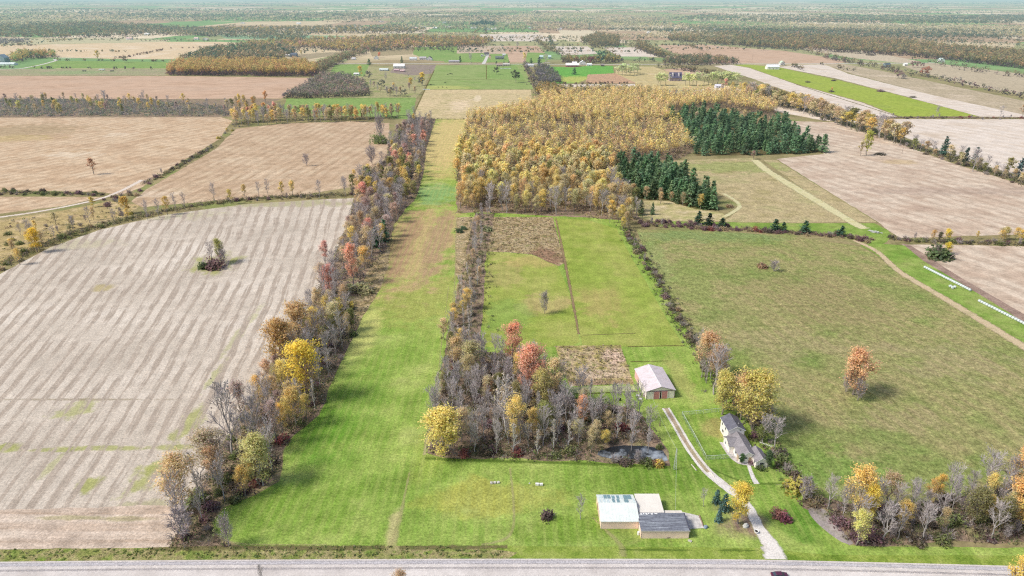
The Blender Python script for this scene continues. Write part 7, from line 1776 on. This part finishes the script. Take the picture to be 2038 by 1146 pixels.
# field hedges out on the plain, all in one mass
rg = random.Random(19); hp = []
for _ in range(170):
    y0 = 1900 * exp(rg.random() * 1.5); x0 = rg.uniform(-.8, .8) * y0; L = rg.uniform(200, 900) * (y0 / 2600) ** .5
    if rg.random() < .62: dx, dy = 1, rg.uniform(-.06, .06)
    else: dx, dy = rg.uniform(-.05, .05), 1
    k = int(L / (13 * (y0 / 2600)))
    for j in range(k):
        if rg.random() < .2: continue
        hp.append((x0 + dx * L * j / k + rg.gauss(0, 4), y0 + dy * L * j / k + rg.gauss(0, 4)))
wood_mass('distant_hedgerow', hp, TEAL + DULL, LOWC, 11, 11, 'thin dark field hedges criss-crossing the far plain', quads=9, size=4, seed=15, lowq=0, cat='hedgerow')
# endless woods up to the horizon
rg = random.Random(77); fa = []; fb = []
while len(fa) + len(fb) < 15000:
    qx = rg.uniform(-80, 2120); qy = 3 + 75 * rg.random() ** 1.15
    x, y = G(qx, qy)
    if mnoise.noise(Vector((x / 1500, y / 900, .3))) + .45 * mnoise.noise(Vector((x / 420, y / 300, 4.1))) < .04: continue
    if qy > 56 and (950 < qx < 1200 or 430 < qx < 760 or qx < 340): continue
    (fa if mnoise.noise(Vector((x / 2600, y / 1600, 9.1))) > -.05 else fb).append((x, y))
wood_mass('distant_woodland', fa, CREAM + [(.4, .36, .24)], LOWC, 15, 17, 'pale autumn woods scattered up to the horizon', quads=7, size=5, seed=5, lowq=0)
wood_mass('distant_woodland', fb, TEAL + DULL[:2], LOWC, 16, 19, 'blue-grey woods scattered up to the horizon', quads=7, size=5.5, seed=6, lowq=0)
# ------------------------------------------------------------------ camera, light, sky
cam = bpy.data.cameras.new('camera'); co = link(bpy.data.objects.new('camera', cam))
co.location = (0, 0, H); co.rotation_euler = (pi / 2 - P, 0, 0)
cam.sensor_width = 36; cam.lens = F / 2038 * 36; cam.clip_start = 1; cam.clip_end = 200000
SC.camera = co
SUN_EL, SUN_AZ = radians(48), radians(-104)     # azimuth measured from +Y (away from the camera), negative = left
sd = Vector((sin(SUN_AZ) * cos(SUN_EL), cos(SUN_AZ) * cos(SUN_EL), sin(SUN_EL)))
sun = bpy.data.lights.new('sun', 'SUN'); sun.energy = SUN_E; sun.angle = radians(SUN_A); sun.color = (1, .955, .88)
so = link(bpy.data.objects.new('sun', sun)); so.rotation_euler = sd.to_track_quat('Z', 'Y').to_euler(); so.location = (0, 0, 300)
w = bpy.data.worlds.new('World'); SC.world = w; w.use_nodes = True
nt = w.node_tree; nt.nodes.clear()
sk = nt.nodes.new('ShaderNodeTexSky'); sk.sky_type = 'NISHITA'; sk.sun_disc = False; sk.sun_elevation = SUN_EL; sk.sun_rotation = SUN_AZ
sk.air_density = 1.0; sk.dust_density = 2.5; sk.ozone_density = 1.0
bg = nt.nodes.new('ShaderNodeBackground'); bg.inputs[1].default_value = SKY_S
ow = nt.nodes.new('ShaderNodeOutputWorld'); nt.links.new(sk.outputs[0], bg.inputs[0]); nt.links.new(bg.outputs[0], ow.inputs[0])
SC.view_settings.view_transform = 'Standard'; SC.view_settings.look = 'None'; SC.view_settings.exposure = 0; SC.view_settings.gamma = 1
SC.cycles.max_bounces = 6; SC.cycles.diffuse_bounces = 3; SC.cycles.transparent_max_bounces = 8; SC.cycles.transmission_bounces = 3
SC.cycles.use_denoising = False
SC.cycles.use_adaptive_sampling = True; SC.cycles.adaptive_threshold = .015
SC.cycles.pixel_filter_type = 'BLACKMAN_HARRIS'; SC.cycles.filter_width = 1.2
